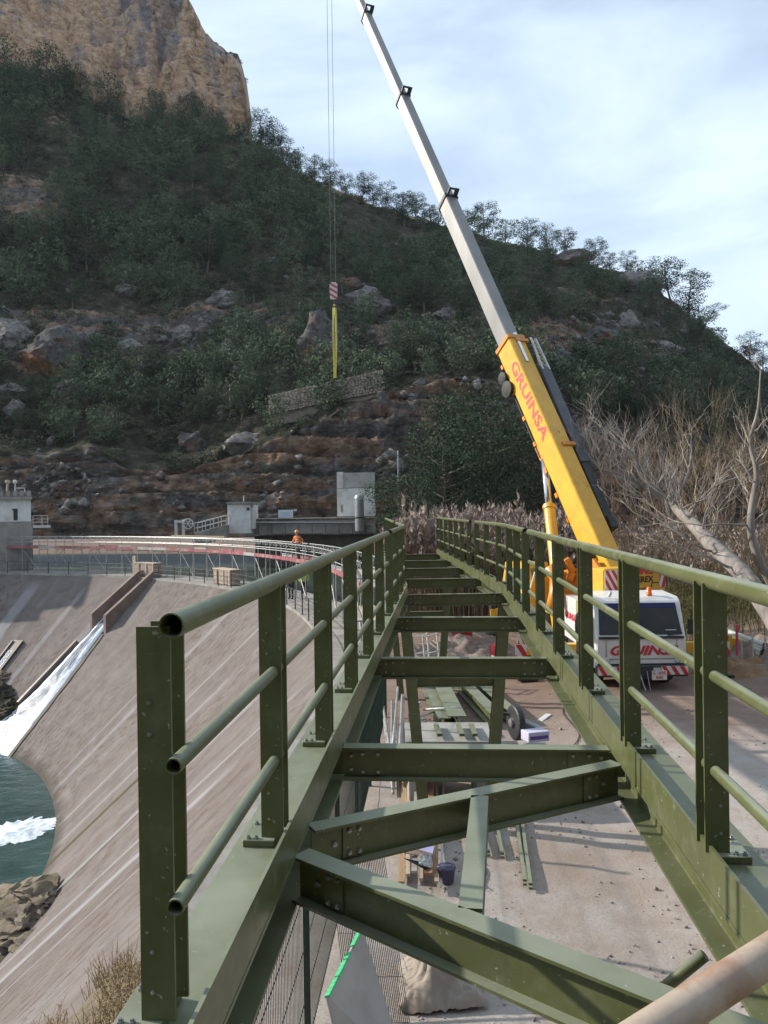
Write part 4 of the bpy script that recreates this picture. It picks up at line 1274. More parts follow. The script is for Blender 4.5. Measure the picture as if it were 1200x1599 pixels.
# orange hydraulic hoses and hose guide beside the cylinder
mb = MB(); mb.tube([U(858, 884, 26.8), U(870, 900, 26.7), U(869, 925, 26.5), U(860, 950, 26.2)], [0.28, 0.26, 0.24, 0.16], 12); mb.build('cylinder_foot', ORA, crane, smooth=True)
mb = MB(); mb.bar(U(884, 872, 27.2), U(895, 893, 27.2), 0.32, 0.2); mb.bar(U(895, 893, 27.2), U(889, 906, 27.2), 0.30, 0.2); mb.build('lock_arm', ORA, crane, bevel=0.02)
# boom sections
joints = [boom_at_y(541), boom_at_y(318), boom_at_y(157), boom_at_y(27)]
tip = (BT - BB).length
W_ = [0.74, 0.58, 0.49, 0.415, 0.345]; Hh = [0.98, 0.78, 0.66, 0.555, 0.46]
ends = [(-0.6, joints[0])] + [(joints[k] - 0.6, joints[k + 1]) for k in range(3)] + [(joints[3] - 0.6, tip)]
def boom_prof(w, h, c=0.08):
    a, b_ = w / 2, h / 2
    return [(-a + c, -b_), (-a * 0.4, -b_ - 0.10 * h), (a * 0.4, -b_ - 0.10 * h), (a - c, -b_), (a, -b_ + c), (a, b_ - c * 0.5), (a - c * 0.5, b_), (-a + c * 0.5, b_), (-a, b_ - c * 0.5), (-a, -b_ + c)]
for k, (a, b_) in enumerate(ends):
    mb = MB()
    pr_ = boom_prof(W_[k], Hh[k], 0.08)
    mb.extrude(pr_, BB + bd * a, hr, top, bd * (b_ - a))
    sec = mb.build('boom_section', YEL if k == 0 else SIL, crane)
    if k < 4:
        # wear collar and its little rope guide
        mb = MB()
        c = BB + bd * (b_ - 0.04)
        big = boom_prof(W_[k] + 0.10, Hh[k] + 0.10)
        mb.extrude(big, c, hr, top, bd * 0.16)
        if k > 0: mb.bar(c + top * (Hh[k] / 2) + hr * 0.18 + bd * 0.1, c + top * (Hh[k] / 2 + 0.34) + hr * 0.18 + bd * 0.18, 0.06, 0.22, hr); mb.bar(c + top * (Hh[k] / 2) - hr * 0.18 + bd * 0.1, c + top * (Hh[k] / 2 + 0.34) - hr * 0.18 + bd * 0.18, 0.06, 0.1, hr); mb.bar(c + top * (Hh[k] / 2 + 0.3) - hr * 0.2 + bd * 0.16, c + top * (Hh[k] / 2 + 0.3) + hr * 0.2 + bd * 0.16, 0.07, 0.07)
        mb.build('boom_collar', DARKM if k else ORA, sec)
sec0 = [o for o in crane.children if o.name.startswith('boom_section')][0]
# lettering down the lit side of the first section
m_txt = boom_at_y(628)
side = BB + bd * m_txt - hr * (W_[0] / 2 + 0.003) + top * 0.14
text_obj('lettering', 'GRUINSA', 0.62, M('faded_red', (0.52, 0.045, 0.06), (0.56, 0.10, 0.07), 4, 0.5), side, -bd, top, sec0, 0.0, 0.016, 0.004, 3.7)
# details on the first section
mb = MB()
for py in (575, 592):
    c = BB + bd * boom_at_y(py) - hr * (W_[0] / 2) - top * (Hh[0] / 2 - 0.02)
    mb.lathe([(0.22 if py < 580 else 0.30, -0.25), (0.25 if py < 580 else 0.33, 0.02), (0.1, 0.06)], c - hr * 0.12 - top * 0.15, 16, -hr)
mb.build('hose_reel', BLK, sec0)
mb = MB()
for py in (560, 600, 640, 680, 722, 760, 800, 840):
    c = BB + bd * boom_at_y(py) - top * (Hh[0] / 2 + 0.05) - hr * (W_[0] / 2 - 0.06)
    mb.obox(c, hr * 0.05, bd * 0.09, top * 0.06)
mb.build('cable_clip', ORA, sec0)
mb = MB(); mb.tube([BB + bd * boom_at_y(575) - top * (Hh[0] / 2 + 0.1) - hr * 0.3, BB + bd * boom_at_y(700) - top * (Hh[0] / 2 + 0.1) - hr * 0.3], 0.03, 6); mb.build('hydraulic_line', BLKT, sec0)
mb = MB()
for py in (706, 545):
    c = BB + bd * boom_at_y(py) + top * (Hh[0] / 2 + 0.02)
    mb.obox(c + hr * 0.2, hr * 0.28, bd * 0.07, top * 0.05)
mb.build('jib_bracket', ORA, sec0)
mb = MB(); c = BB + bd * boom_at_y(556) + top * (Hh[0] / 2 + 0.02); mb.obox(c, hr * 0.06, bd * 0.75, top * 0.03); mb.build('guide_strip', CHR, sec0)
mb = MB(); c = BB + bd * boom_at_y(868); mb.tube([c - hr * 0.52, c + hr * 0.52], 0.12, 14); mb.build('foot_pin', DARKM, sec0)
# lift cylinder
ct = BB + bd * boom_at_y(690) - top * (Hh[0] / 2 + 0.18)
cb_ = U(874, 935, 26.6)
cd = (ct - cb_).normalized(); cl_ = (ct - cb_).length
mb = MB(); mb.tube([cb_, cb_ + cd * cl_ * 0.605], 0.20, 20); mb.tube([cb_ + cd * cl_ * 0.585, cb_ + cd * cl_ * 0.61], 0.235, 20)
cy = mb.build('lift_cylinder', YEL, crane); smooth_by_angle(cy)
mb = MB(); mb.tube([cb_ + cd * cl_ * 0.6, ct], 0.125, 18); mb.build('piston_rod', CHR, cy, smooth=True)
mb = MB(); mb.obox(ct + top * 0.06, hr * 0.2, bd * 0.3, top * 0.16); mb.build('cylinder_lug', ORA, cy)
# folding jib stowed along the right side
j0 = BB + bd * (boom_at_y(826) - 0.0) + hr * 0.78 + top * 0.1; j1 = BB + bd * boom_at_y(556) + hr * 0.62 + top * 0.45
jd = (j1 - j0).normalized()
jib = MB()
jib.bar(j0 + jd * 2.6, j1 - jd * 1.0, 0.46, 0.42, top)
jo = jib.build('folded_jib', JIBM, crane, bevel=0.02)
mb = MB()
mb.bar(j0 + jd * 0.3, j0 + jd * 2.7, 0.36, 0.34, top); mb.bar(j0 - jd * 0.15, j0 + jd * 0.35, 0.30, 0.5, top)
mb.build('jib_nose', DARKM, jo, bevel=0.02)
mb = MB()
for a, b_ in ((0.16, 0.20), (0.16, -0.2), (-0.16, 0.2)): mb.bar(j1 - jd * 1.2 + hr * a + top * b_, j1 + jd * 0.35 + hr * a * 0.6 + top * (b_ * 0.5 + 0.12), 0.07, 0.07)
for k in range(5):
    c = j1 - jd * (1.1 - 0.3 * k)
    mb.bar(c + hr * 0.15 + top * 0.2, c + jd * 0.28 - hr * 0.15 + top * 0.2, 0.04, 0.04); mb.bar(c + hr * 0.15 + top * 0.2, c + jd * 0.28 + hr * 0.15 - top * 0.16, 0.04, 0.04)
mb.build('jib_frame', WHT2, jo)
# boom head and hoist rope
mb = MB()
hdp = BB + bd * tip
mb.extrude([(-0.3, -0.5), (0.7, -0.6), (1.0, -0.2), (0.9, 0.3), (0.3, 0.5), (-0.3, 0.35)], hdp - hr * 0.25, bd, top, hr * 0.5)
bh = mb.build('boom_head', SIL, crane)
hk = U(521.5, 455, 49.2)
ropes = MB()
for dx in (-0.16, 0.13):
    ropes.tube([Vector((hk.x + dx, hk.y, hk.z + 0.6)), Vector((hk.x + dx, hk.y, BT.z + 0.3))], 0.014, 5)
ropes.build('hoist_rope', M('rope_steel', (0.10, 0.10, 0.10), (0.14, 0.14, 0.14), 3, 0.6), crane)
hb = thing('hook_block', 'red and white striped hook block hanging from the crane ropes', 'hook block', (hk.x, hk.y, hk.z - 0.55))
mb = MB(); mb.extrude([(-0.22, -0.45), (-0.16, -0.52), (0.16, -0.52), (0.22, -0.45), (0.24, 0.4), (0.12, 0.52), (-0.12, 0.52), (-0.24, 0.4)], hk - Vector((0, 0.18, 0)), (1, 0, 0), Z1, (0, 0.10, 0)); pw = mb.build('cheek_plate', M('block_pink', (0.70, 0.62, 0.60), (0.6, 0.5, 0.5), 3, 0.5), hb)
mb = MB()
for k in range(3):
    z = -0.42 + 0.33 * k
    mb.extrude([(-0.22, z + 0.14), (0.22, z - 0.14), (0.22, z + 0.01), (-0.22, z + 0.29)], hk - Vector((0, 0.186, 0)), (1, 0, 0), Z1, (0, 0.004, 0))
mb.build('red_stripes', M('block_red', (0.42, 0.10, 0.12), (0.36, 0.08, 0.1), 3, 0.5), pw)
mb = MB(); mb.lathe([(0.40, -0.08), (0.42, 0), (0.40, 0.08)], hk + Vector((0.12, 0.05, 0.06)), 18, (0, 1, 0)); mb.build('sheave', DARKM, hb)
mb = MB(); mb.tube([hk + Vector((0.06, 0, -0.5)), hk + Vector((0.06, 0, -0.66)), hk + Vector((0.16, 0, -0.78)), hk + Vector((0.12, 0, -0.94)), hk + Vector((-0.02, 0, -0.96)), hk + Vector((-0.08, 0, -0.84))], [0.07, 0.06, 0.06, 0.06, 0.05, 0.03], 8); mb.build('hook', DARKM, hb)
# pair of yellow slings hanging from the hook
sl = thing('lifting_sling', 'pair of long yellow lifting slings hanging from the hook', 'sling', (hk.x, hk.y, hk.z - 6))
SLM = M('sling_yellow', (0.62, 0.56, 0.16), (0.52, 0.46, 0.12), 2.5, 0.7)
zt = hk.z - 0.80; zbm = U(523, 590, 49.2).z
for s_ in (-1, 1):
    mb = MB()
    fr_ = []
    for k in range(15):
        f = k / 14
        x = hk.x + 0.03 + s_ * (0.04 + 0.075 * math.sin(math.pi * min(1, f * 1.1)) ** 0.8 * (1 - 0.6 * f))
        tw = 0.5 * s_ + 0.9 * f
        fr_.append((Vector((x, hk.y - 0.02 * s_, zt + (zbm - zt) * f)), Vector((math.cos(tw), math.sin(tw), 0)), Vector((-math.sin(tw), math.cos(tw), 0))))
    mb.sweep([(-0.065, -0.012), (0.065, -0.012), (0.065, 0.012), (-0.065, 0.012)], fr_)
    mb.build('strap', SLM, sl)
# ================================================================== VEGETATION
rng = np.random.default_rng(7)
def leaf_mat(name, c1, c2, c3):
    m, t, b = newmat(name)
    oi = node(t, 'ShaderNodeObjectInfo').outputs['Random']
    p = wpos(t)
    n = noise_tex(t, p, 0.45, 3, 0.6)
    n0 = noise_tex(t, p, 0.11, 3, 0.6)
    tn = node(t, 'ShaderNodeAttribute', attribute_name='tone').outputs['Fac']
    f = math_n(t, 'ADD', math_n(t, 'ADD', math_n(t, 'MULTIPLY', tn, 0.75), math_n(t, 'MULTIPLY', oi, 0.3)), math_n(t, 'ADD', math_n(t, 'MULTIPLY', n, 0.30), math_n(t, 'MULTIPLY', n0, 0.35)))
    c = ramp(t, f, [(0.25, c1), (0.52, c2), (0.80, c3)])
    t.links.new(c, b.inputs['Base Color'])
    b.inputs['Roughness'].default_value = 1.0
    b.inputs['Specular IOR Level'].default_value = 0.0
    return m
PINE = leaf_mat('pine_needles', (0.028, 0.047, 0.028), (0.058, 0.084, 0.052), (0.118, 0.145, 0.092))
SCRUB = leaf_mat('scrub_leaves', (0.036, 0.048, 0.030), (0.072, 0.086, 0.055), (0.135, 0.138, 0.098))
def tufts(centers, radii, per, size, squash=0.75, hollow=0.55):
    """irregular four-cornered leaf sprays through each clump's volume -> (V, F)"""
    V = []
    for c, r in zip(centers, radii):
        n = max(4, int(per * (r / np.mean(radii)) ** 2))
        d = rng.normal(size=(n, 3)); d /= np.linalg.norm(d, axis=1)[:, None]
        rad = r * (hollow + (1 - hollow) * rng.random(n)) * (0.8 + 0.35 * rng.random(n))
        q = d * rad[:, None]; q[:, 2] *= squash
        q = q + np.asarray(c)
        a = d + rng.normal(size=(n, 3)) * 0.7
        a /= np.linalg.norm(a, axis=1)[:, None]
        ref = rng.normal(size=(n, 3))
        u = np.cross(a, ref); u /= np.linalg.norm(u, axis=1)[:, None] + 1e-9
        w = np.cross(a, u)
        s = size * (0.55 + 0.9 * rng.random(n))[:, None]
        k = rng.uniform(0.45, 1.0, (n, 4, 1))
        V.append(np.stack([q + u * s * k[:, 0], q + w * s * 0.55 * k[:, 1], q - u * s * k[:, 2], q - w * s * 0.55 * k[:, 3]], axis=1))
    V = np.concatenate(V)
    m = V.shape[0]
    return V.reshape(-1, 3), np.arange(m * 4).reshape(m, 4)
def np_mesh(name, V, Fq, mat):
    me = bpy.data.meshes.new(name)
    V = np.asarray(V, dtype=np.float32); Fq = np.asarray(Fq, dtype=np.int32)
    me.vertices.add(len(V)); me.vertices.foreach_set('co', V.ravel())
    k = Fq.shape[1]
    me.loops.add(Fq.size); me.loops.foreach_set('vertex_index', Fq.ravel())
    me.polygons.add(len(Fq)); me.polygons.foreach_set('loop_start', np.arange(0, Fq.size, k, dtype=np.int32))
    me.polygons.foreach_set('loop_total', np.full(len(Fq), k, dtype=np.int32))
    me.update(calc_edges=True); me.validate()
    me.materials.append(mat)
    return me
# pine shapes, one metre tall, base at the origin
def pine_shape(seed, lean=0.0, dense=1.0, tall=0.5, per=150, size=0.020):
    global rng
    rng = np.random.default_rng(seed)
    n = int(22 * dense)
    cs, rs = [], []
    h0 = 0.30 if tall > 0.45 else 0.12
    for k in range(n):
        f = k / (n - 1)
        z = h0 + (0.95 - h0) * (f ** 0.9)
        spread = 0.30 * tall * 2 * math.sin(math.pi * (0.18 + 0.75 * (1 - f) ** 0.8)) * (0.6 + 0.7 * rng.random())
        a = k * 2.4 + rng.random()
        cs.append((lean * z + spread * math.cos(a), spread * math.sin(a), z)); rs.append(0.125 + 0.10 * rng.random() * (1.2 - f * 0.5))
    V, Fq = tufts(cs, rs, per, size, 0.62, 0.45)
    crown = np_mesh('crown', V, Fq, PINE)
    mb = MB()
    pts = [Vector((lean * z + 0.015 * math.sin(z * 7 + seed), 0.012 * math.cos(z * 9 + seed), z)) for z in (-0.06, 0.1, 0.3, 0.5, 0.7, 0.88)]
    mb.tube(pts, [0.026, 0.021, 0.017, 0.013, 0.009, 0.004], 6)
    for c in cs[::1]:
        zb = max(0.1, c[2] - 0.10)
        mb.tube([Vector((lean * zb, 0, zb)), Vector(((lean * zb + c[0]) / 2, c[1] / 2, (zb + c[2]) / 2 - 0.01)), Vector(c)], [0.009, 0.006, 0.003], 4)
    o = mb.build('trunk_src', BARK); tr = o.data; bpy.data.objects.remove(o)
    return crown, tr, V
PSH = [pine_shape(3), pine_shape(5, 0.12), pine_shape(8, -0.1), pine_shape(13, 0.0, 0.8), pine_shape(21, 0.05, 1.15, 0.42), pine_shape(34, 0.5, 0.8), pine_shape(40, 0.0, 1.5, 0.40, 420, 0.0115), pine_shape(43, 0.05, 1.4, 0.46, 420, 0.0115)]
def pine(loc, h, kind, label, group=None, wid=1.0, rot=None):
    o = thing('pine_tree', label, 'tree', loc, group)
    rz = rng.random() * 6.28 if rot is None else rot
    for nm, me in (('crown', PSH[kind][0]), ('trunk', PSH[kind][1])):
        c = bpy.data.objects.new(nm, me); link(c, o)
        c.scale = (h * wid, h * wid, h); c.rotation_euler.z = rz
    return o
rng = np.random.default_rng(99)
def ridge_base(x):
    """ground point on the skyline above photo column x"""
    y = c_y[5](x) - 25
    for _ in range(80):
        h = hit(x, y)
        if h: return h[0]
        y += 1.5
    return U(x, c_y[5](x), c_d[5](x))
# skyline pines from left to right
ords = ['first', 'second', 'third', 'fourth', 'fifth', 'sixth', 'seventh', 'eighth', 'ninth', 'tenth', 'eleventh', 'twelfth', 'thirteenth', 'fourteenth', 'fifteenth', 'sixteenth', 'seventeenth', 'eighteenth', 'nineteenth', 'twentieth', 'twenty-first', 'twenty-second', 'twenty-third', 'twenty-fourth']
SKY = [(408, 44, 0), (424, 36, 2), (443, 34, 1), (462, 26, 3), (492, 30, 0), (517, 32, 4), (540, 26, 1), (566, 34, 2), (583, 26, 0), (604, 32, 3), (628, 26, 4), (650, 30, 1), (672, 22, 0), (728, 26, 2), (757, 44, 1), (790, 28, 3), (824, 36, 0), (855, 36, 4), (884, 36, 2), (927, 34, 1), (952, 24, 0), (980, 28, 3), (1046, 52, 1), (1076, 56, 4)]
for i, (x, hp, kd) in enumerate(SKY):
    b_ = ridge_base(x)
    h = hp * b_.y / F * 1.3
    pine(b_ - Vector((0, 0, 0.35)), h, kd, '%s pine from the left on the mountain skyline right of the cliff' % ords[i].capitalize(), 'pines along the skyline', 1.15)
b_ = ridge_base(1100); pine(b_, 38 * b_.y / F, 5, 'pine leaning right over the drop at the skyline\'s low end', 'pines along the skyline', 1.1, 0.0)
for x, hp in ((1172, 46), (1192, 44)):
    b_ = U(x, c_y[5](x) - 8, c_d[5](x)); b_ = ridge_base(x)
    pine(b_, hp * b_.y / F, 3, 'pale pine at the %s end of the skyline by the picture edge' % ('far right' if x > 1180 else 'near right'), 'pines along the skyline', 1.1)
# pines standing against the great ochre cliff
CL = [(14, 178, 115), (78, 165, 95), (100, 172, 80), (170, 190, 78), (242, 206, 70), (294, 214, 72), (345, 216, 34), (375, 219, 30)]
for i, (x, y, hp) in enumerate(CL):
    r_ = hit(x, y)
    if r_: pine(r_[0] - Vector((0, 0, 0.4)), hp * r_[0].y / F, (4, 4, 2, 0, 4, 4, 3, 1)[i], '%s pine from the left standing against the foot of the ochre cliff' % ords[i].capitalize(), 'pines below the ochre cliff', 0.85)
# larger pines that stand out on the wooded slope
rs_ = random.Random(5)
cnt = 0
cands = []; slope_pines = []
while cnt < 90:
    x = rs_.uniform(-40, 1190); y0 = np.interp(x, [0, 390, 420, 700, 1000, 1200], [150, 235, 260, 380, 460, 620])
    y = rs_.uniform(y0, 690)
    r_ = hit(x, y)
    if not r_ or r_[2] > 0.8: continue
    if any(abs(x - a) < 26 and abs(y - b_) < 26 for a, b_ in cands): continue
    if 470 < x < 600 and 470 < y < 640: continue
    if 15 < x < 160 and 500 < y < 640: continue
    cands.append((x, y)); cnt += 1
    h = rs_.uniform(5.0, 9.5) * (1.0 if y < 500 else 0.75)
    slope_pines.append((x, y, pine(r_[0] - Vector((0, 0, 0.4)), h, rs_.randrange(5), 'tall pine', 'pines on the wooded slope', rs_.uniform(0.85, 1.2))))
zones = {}
for x, y, o in slope_pines:
    top_ = np.interp(x, [0, 390, 420, 700, 1000, 1200], [150, 235, 260, 380, 460, 620])
    f_ = (y - top_) / (690 - top_)
    z_ = ('upper' if f_ < 0.33 else 'middle' if f_ < 0.66 else 'lower', 'left of the hook ropes' if x < 330 else 'around the hook ropes' if x < 660 else 'right of the crane boom' if x > 850 else 'behind the crane boom')
    zones.setdefault(z_, []).append((x, o))
for (v_, h_), L_ in zones.items():
    for i, (x, o) in enumerate(sorted(L_, key=lambda q: q[0])):
        o['label'] = '%s tall pine from the left on the %s wooded slope %s' % (ords[i], v_, h_)
# big dark pines behind the reed bed
for i, (x, y, hp, Y, w) in enumerate(((730, 800, 190, 78, 1.0), (775, 805, 165, 76, 1.1), (830, 800, 130, 80, 1.0), (700, 806, 110, 74, 1.0), (640, 800, 60, 79, 1.4))):
    b_ = U(x, y, Y)
    pine(Vector((b_.x, b_.y, 0.0)), hp * Y / F + b_.z, 6 + i % 2, ['tallest dark pine behind the reed bed', 'broad dark pine beside the tallest one behind the reeds', 'dark pine right of the others behind the reeds by the boom', 'lower dark pine left of the tallest one behind the reeds', 'squat dark pine beside the white valve house'][i], 'dark pines behind the reed bed', w)

# ---- the wood and scrub that read as one mass
def mass(name, mat, n, region, hrange, base_shape, label, skip=0.85, sink=0.25, aspect=(0.9, 1.4), seed=3, weight=None):
    rr = np.random.default_rng(seed)
    VV, TN = [], []
    done = 0; tries = 0
    while done < n and tries < n * 60:
        tries += 1
        x = rr.uniform(*region[0]); y = rr.uniform(*region[1])
        if weight is not None and rr.random() > weight(x, y): continue
        r_ = hit(x, y)
        if r_ is None or r_[2] > skip: continue
        p = r_[0]
        h = rr.uniform(*hrange) * (0.8 + 0.4 * rr.random())
        w = h * rr.uniform(*aspect)
        V = base_shape[rr.integers(len(base_shape))]
        a = rr.random() * 6.28
        c, s_ = math.cos(a), math.sin(a)
        Q = np.empty_like(V)
        Q[:, 0] = (V[:, 0] * c - V[:, 1] * s_) * w + p.x
        Q[:, 1] = (V[:, 0] * s_ + V[:, 1] * c) * w + p.y
        Q[:, 2] = V[:, 2] * h + p.z - sink * h
        VV.append(Q); TN.append(np.full(len(Q), rr.random() ** 1.3 - 0.12, dtype=np.float32)); done += 1
    V = np.concatenate(VV); m = len(V) // 4
    me = np_mesh(name, V, np.arange(m * 4).reshape(m, 4), mat)
    if len(me.vertices) == len(V):
        me.attributes.new('tone', 'FLOAT', 'POINT').data.foreach_set('value', np.concatenate(TN))
    o = bpy.data.objects.new(name, me); link(o)
    return tag(o, label, kind='stuff')
def shrub_shape(seed, per=40, size=0.075):
    global rng
    rng = np.random.default_rng(seed)
    cs = [(rng.uniform(-0.3, 0.3), rng.uniform(-0.3, 0.3), rng.uniform(0.25, 0.75)) for _ in range(5)]
    return tufts(cs, [rng.uniform(0.2, 0.36) for _ in cs], per, size, 0.8, 0.4)[0]
SHR = [shrub_shape(k) for k in range(50, 56)]
def pine_lite(seed):
    return pine_shape(seed, 0.0, 0.7, 0.5, 32, 0.040)[2]
PL = [pine_lite(k) for k in range(60, 65)]
def wmid(x, y):
    top_ = np.interp(x, [0, 390, 420, 700, 1000, 1200], [110, 210, 235, 355, 430, 590])
    if y < top_ - 5: return 0
    k = 1.0 if y < 470 else 0.55
    if y > 660: k = 0.25
    g = noise.noise((x * 0.011, y * 0.014, 2.2))
    return k * min(1, max(0.12, 0.55 + g * 1.5))
mass('pine_wood', PINE, 1250, ((-300, 1500), (100, 700)), (3.6, 6.8), PL, 'dark pine wood covering the mountainside', 0.88, 0.06, (0.8, 1.15), 4, wmid)
mass('hillside_scrub', SCRUB, 2500, ((-300, 1500), (90, 760)), (1.0, 2.6), SHR, 'low evergreen scrub covering the mountainside', 0.97, 0.3, (0.9, 1.5), 8, lambda x, y: 0.35 + 0.65 * min(1, max(0, 0.6 + 1.6 * noise.noise((x * 0.013, y * 0.017, 7.1)))))
mass('ridge_scrub', SCRUB, 260, ((395, 1240), (215, 600)), (1.2, 2.6), SHR, 'bushes crowding the skyline ridge', 2.0, 0.25, (0.9, 1.5), 21, lambda x, y: 1.0 if abs(y - c_y[5](x) - 6) < 9 else 0)
mass('cliff_scrub', SCRUB, 460, ((-100, 1250), (0, 830)), (0.6, 1.5), SHR, 'small bushes clinging to the rock ledges', 2.0, 0.3, (0.9, 1.5), 12, lambda x, y: max(0.06, min(1, 1.6 * noise.noise((x * 0.02, y * 0.03, 3.1)))))

# ---- boulders one can pick out on the mountainside
def stained_rock():
    m, t, b = newmat('stained_rock')
    p = wpos(t)
    n2 = noise_tex(t, p, 1.6, 8, 0.7); n1 = noise_tex(t, mapping(t, p, (1, 1, 0.4)), 0.3, 6, 0.6)
    g = ramp(t, n2, [(0.3, (0.05, 0.047, 0.046)), (0.5, (0.11, 0.102, 0.098)), (0.72, (0.20, 0.188, 0.18))])
    o_ = ramp(t, n2, [(0.3, (0.13, 0.06, 0.03)), (0.55, (0.28, 0.145, 0.075)), (0.75, (0.36, 0.23, 0.15))])
    sn = node(t, 'ShaderNodeSeparateXYZ'); t.links.new(node(t, 'ShaderNodeNewGeometry').outputs['Normal'], sn.inputs[0])
    k = math_n(t, 'SUBTRACT', math_n(t, 'MULTIPLY', n1, 1.6), math_n(t, 'MULTIPLY', sn.outputs['Z'], 0.5))
    t.links.new(mixc(t, ramp(t, k, [(0.86, (0, 0, 0)), (1.0, (1, 1, 1))]), g, o_), b.inputs['Base Color'])
    b.inputs['Roughness'].default_value = 0.95; b.inputs['Specular IOR Level'].default_value = 0.1
    bump(t, b, math_n(t, 'ADD', n2, n1), 1.0, 0.5)
    return m
LIME = rock_mat('limestone', [(0.10, 0.092, 0.088), (0.20, 0.185, 0.172), (0.28, 0.26, 0.245), (0.38, 0.355, 0.335)], [(0.18, 0.165, 0.15), (0.28, 0.255, 0.235)], 0.35, False)
OCHR = stained_rock()
def boulder(x, y, wpx, hpx, mat, label, seed, dep=0.8, shape=None, name='boulder', group='boulders on the mountainside'):
    r_ = hit(x, y + hpx * 0.35)
    if not r_: return
    c = r_[0]; k = c.y / F
    rx, rz = wpx * k / 2, hpx * k / 2
    bm = bmesh.new(); bmesh.ops.create_icosphere(bm, subdivisions=4, radius=1)
    rr = random.Random(seed)
    planes = [(Vector((rr.uniform(-1, 1), rr.uniform(-1, 0.3), rr.uniform(-0.6, 1))).normalized(), rr.uniform(0.55, 0.85)) for _ in range(7)]
    for v in bm.verts:
        p = v.co.copy()
        for n_, d_ in planes:
            e = p.dot(n_) - d_
            if e > 0: p -= n_ * e * 0.95
        if shape == 'wedge':
            p.x *= 1.0 - 0.62 * max(0, p.z); p.x += 0.15 * -p.z
        p *= 1 + 0.24 * fbm((p.x * 1.6 + seed, p.y * 1.6, p.z * 1.6), 3) + 0.13 * abs(fbm((p.x * 4 + seed, p.y * 4, p.z * 5), 4)) - 0.08 * (abs(noise.noise((p.x * 3 + seed, p.y * 3, p.z))) < 0.07)
        v.co = Vector((p.x * rx * 1.15, p.y * rx * dep, p.z * rz * 1.15))
    me = bpy.data.meshes.new(name); bm.to_mesh(me); bm.free()
    me.materials.append(mat)
    me.polygons.foreach_set('use_smooth', [True] * len(me.polygons))
    o = bpy.data.objects.new(name, me); o.location = c + Vector((0, 0, rz * 0.55)); link(o)
    smooth_by_angle(o, 28)
    tag(o, label, 'boulder', group)
BL = [(88, 548, 120, 84, OCHR, 'large grey and orange boulder at the left, biggest on that slope', 1, None),
      (18, 520, 70, 52, LIME, 'slanting grey slab at the left edge above the orange boulder', 2, None),
      (110, 612, 56, 46, OCHR, 'rounded orange based rock below the large left boulder', 3, None),
      (20, 606, 44, 18, LIME, 'low pale rock at the left edge of the slope', 4, None),
      (20, 640, 34, 34, LIME, 'pale upright rock just under the low pale one at the left edge', 14, None),
      (514, 532, 86, 104, OCHR, 'great dark wedge shaped boulder behind the hanging slings', 5, 'wedge'),
      (548, 572, 22, 16, LIME, 'small round pale stone at the foot of the wedge boulder', 6, None),
      (576, 470, 62, 42, LIME, 'broad pale grey outcrop right of the hook block', 7, None),
      (622, 566, 18, 22, LIME, 'pale pointed rock right of the stone retaining wall', 8, None),
      (940, 524, 58, 34, OCHR, 'ochre faced crag right of the boom on the slope', 9, None),
      (985, 500, 30, 34, LIME, 'upright grey crag above the ochre one right of the boom', 10, None),
      (890, 402, 62, 32, OCHR, 'long ochre crag high on the right under the skyline pines', 11, None),
      (992, 438, 76, 42, LIME, 'pale grey crag at the shoulder of the skyline', 12, None),
      (870, 560, 56, 34, LIME, 'grey rocks beside the top of the yellow boom section', 13, None),
      (1040, 545, 60, 26, LIME, 'low grey crag on the right slope below the leaning pine', 15, None),
      (285, 520, 30, 26, LIME, 'pale rock standing in the scree left of the middle', 16, None),
      (360, 545, 34, 44, LIME, 'pale cracked rock above the poles left of the middle', 17, None),
      (195, 452, 36, 20, LIME, 'pale rock in a bare patch high on the left slope', 18, None),
      (350, 465, 50, 26, LIME, 'flat pale rock in a bare patch left of the hook block', 19, None),
      (300, 690, 40, 34, OCHR, 'orange stained rock above the ledge over the dam', 20, None),
      (380, 690, 60, 30, LIME, 'grey layered rock above the white hut', 21, None),
      (205, 540, 36, 22, LIME, 'pale rough rock right of the large orange boulder', 22, None),
      (600, 628, 26, 34, OCHR, 'square orange block at the right end of the stone wall', 23, None),
      (700, 490, 40, 20, LIME, 'grey rock in the scrub left of the silver boom', 24, None)]
for (x, y, w, h, m_, lb, sd, sh) in BL: boulder(x, y, w, h, m_, lb, sd, 0.8, sh)
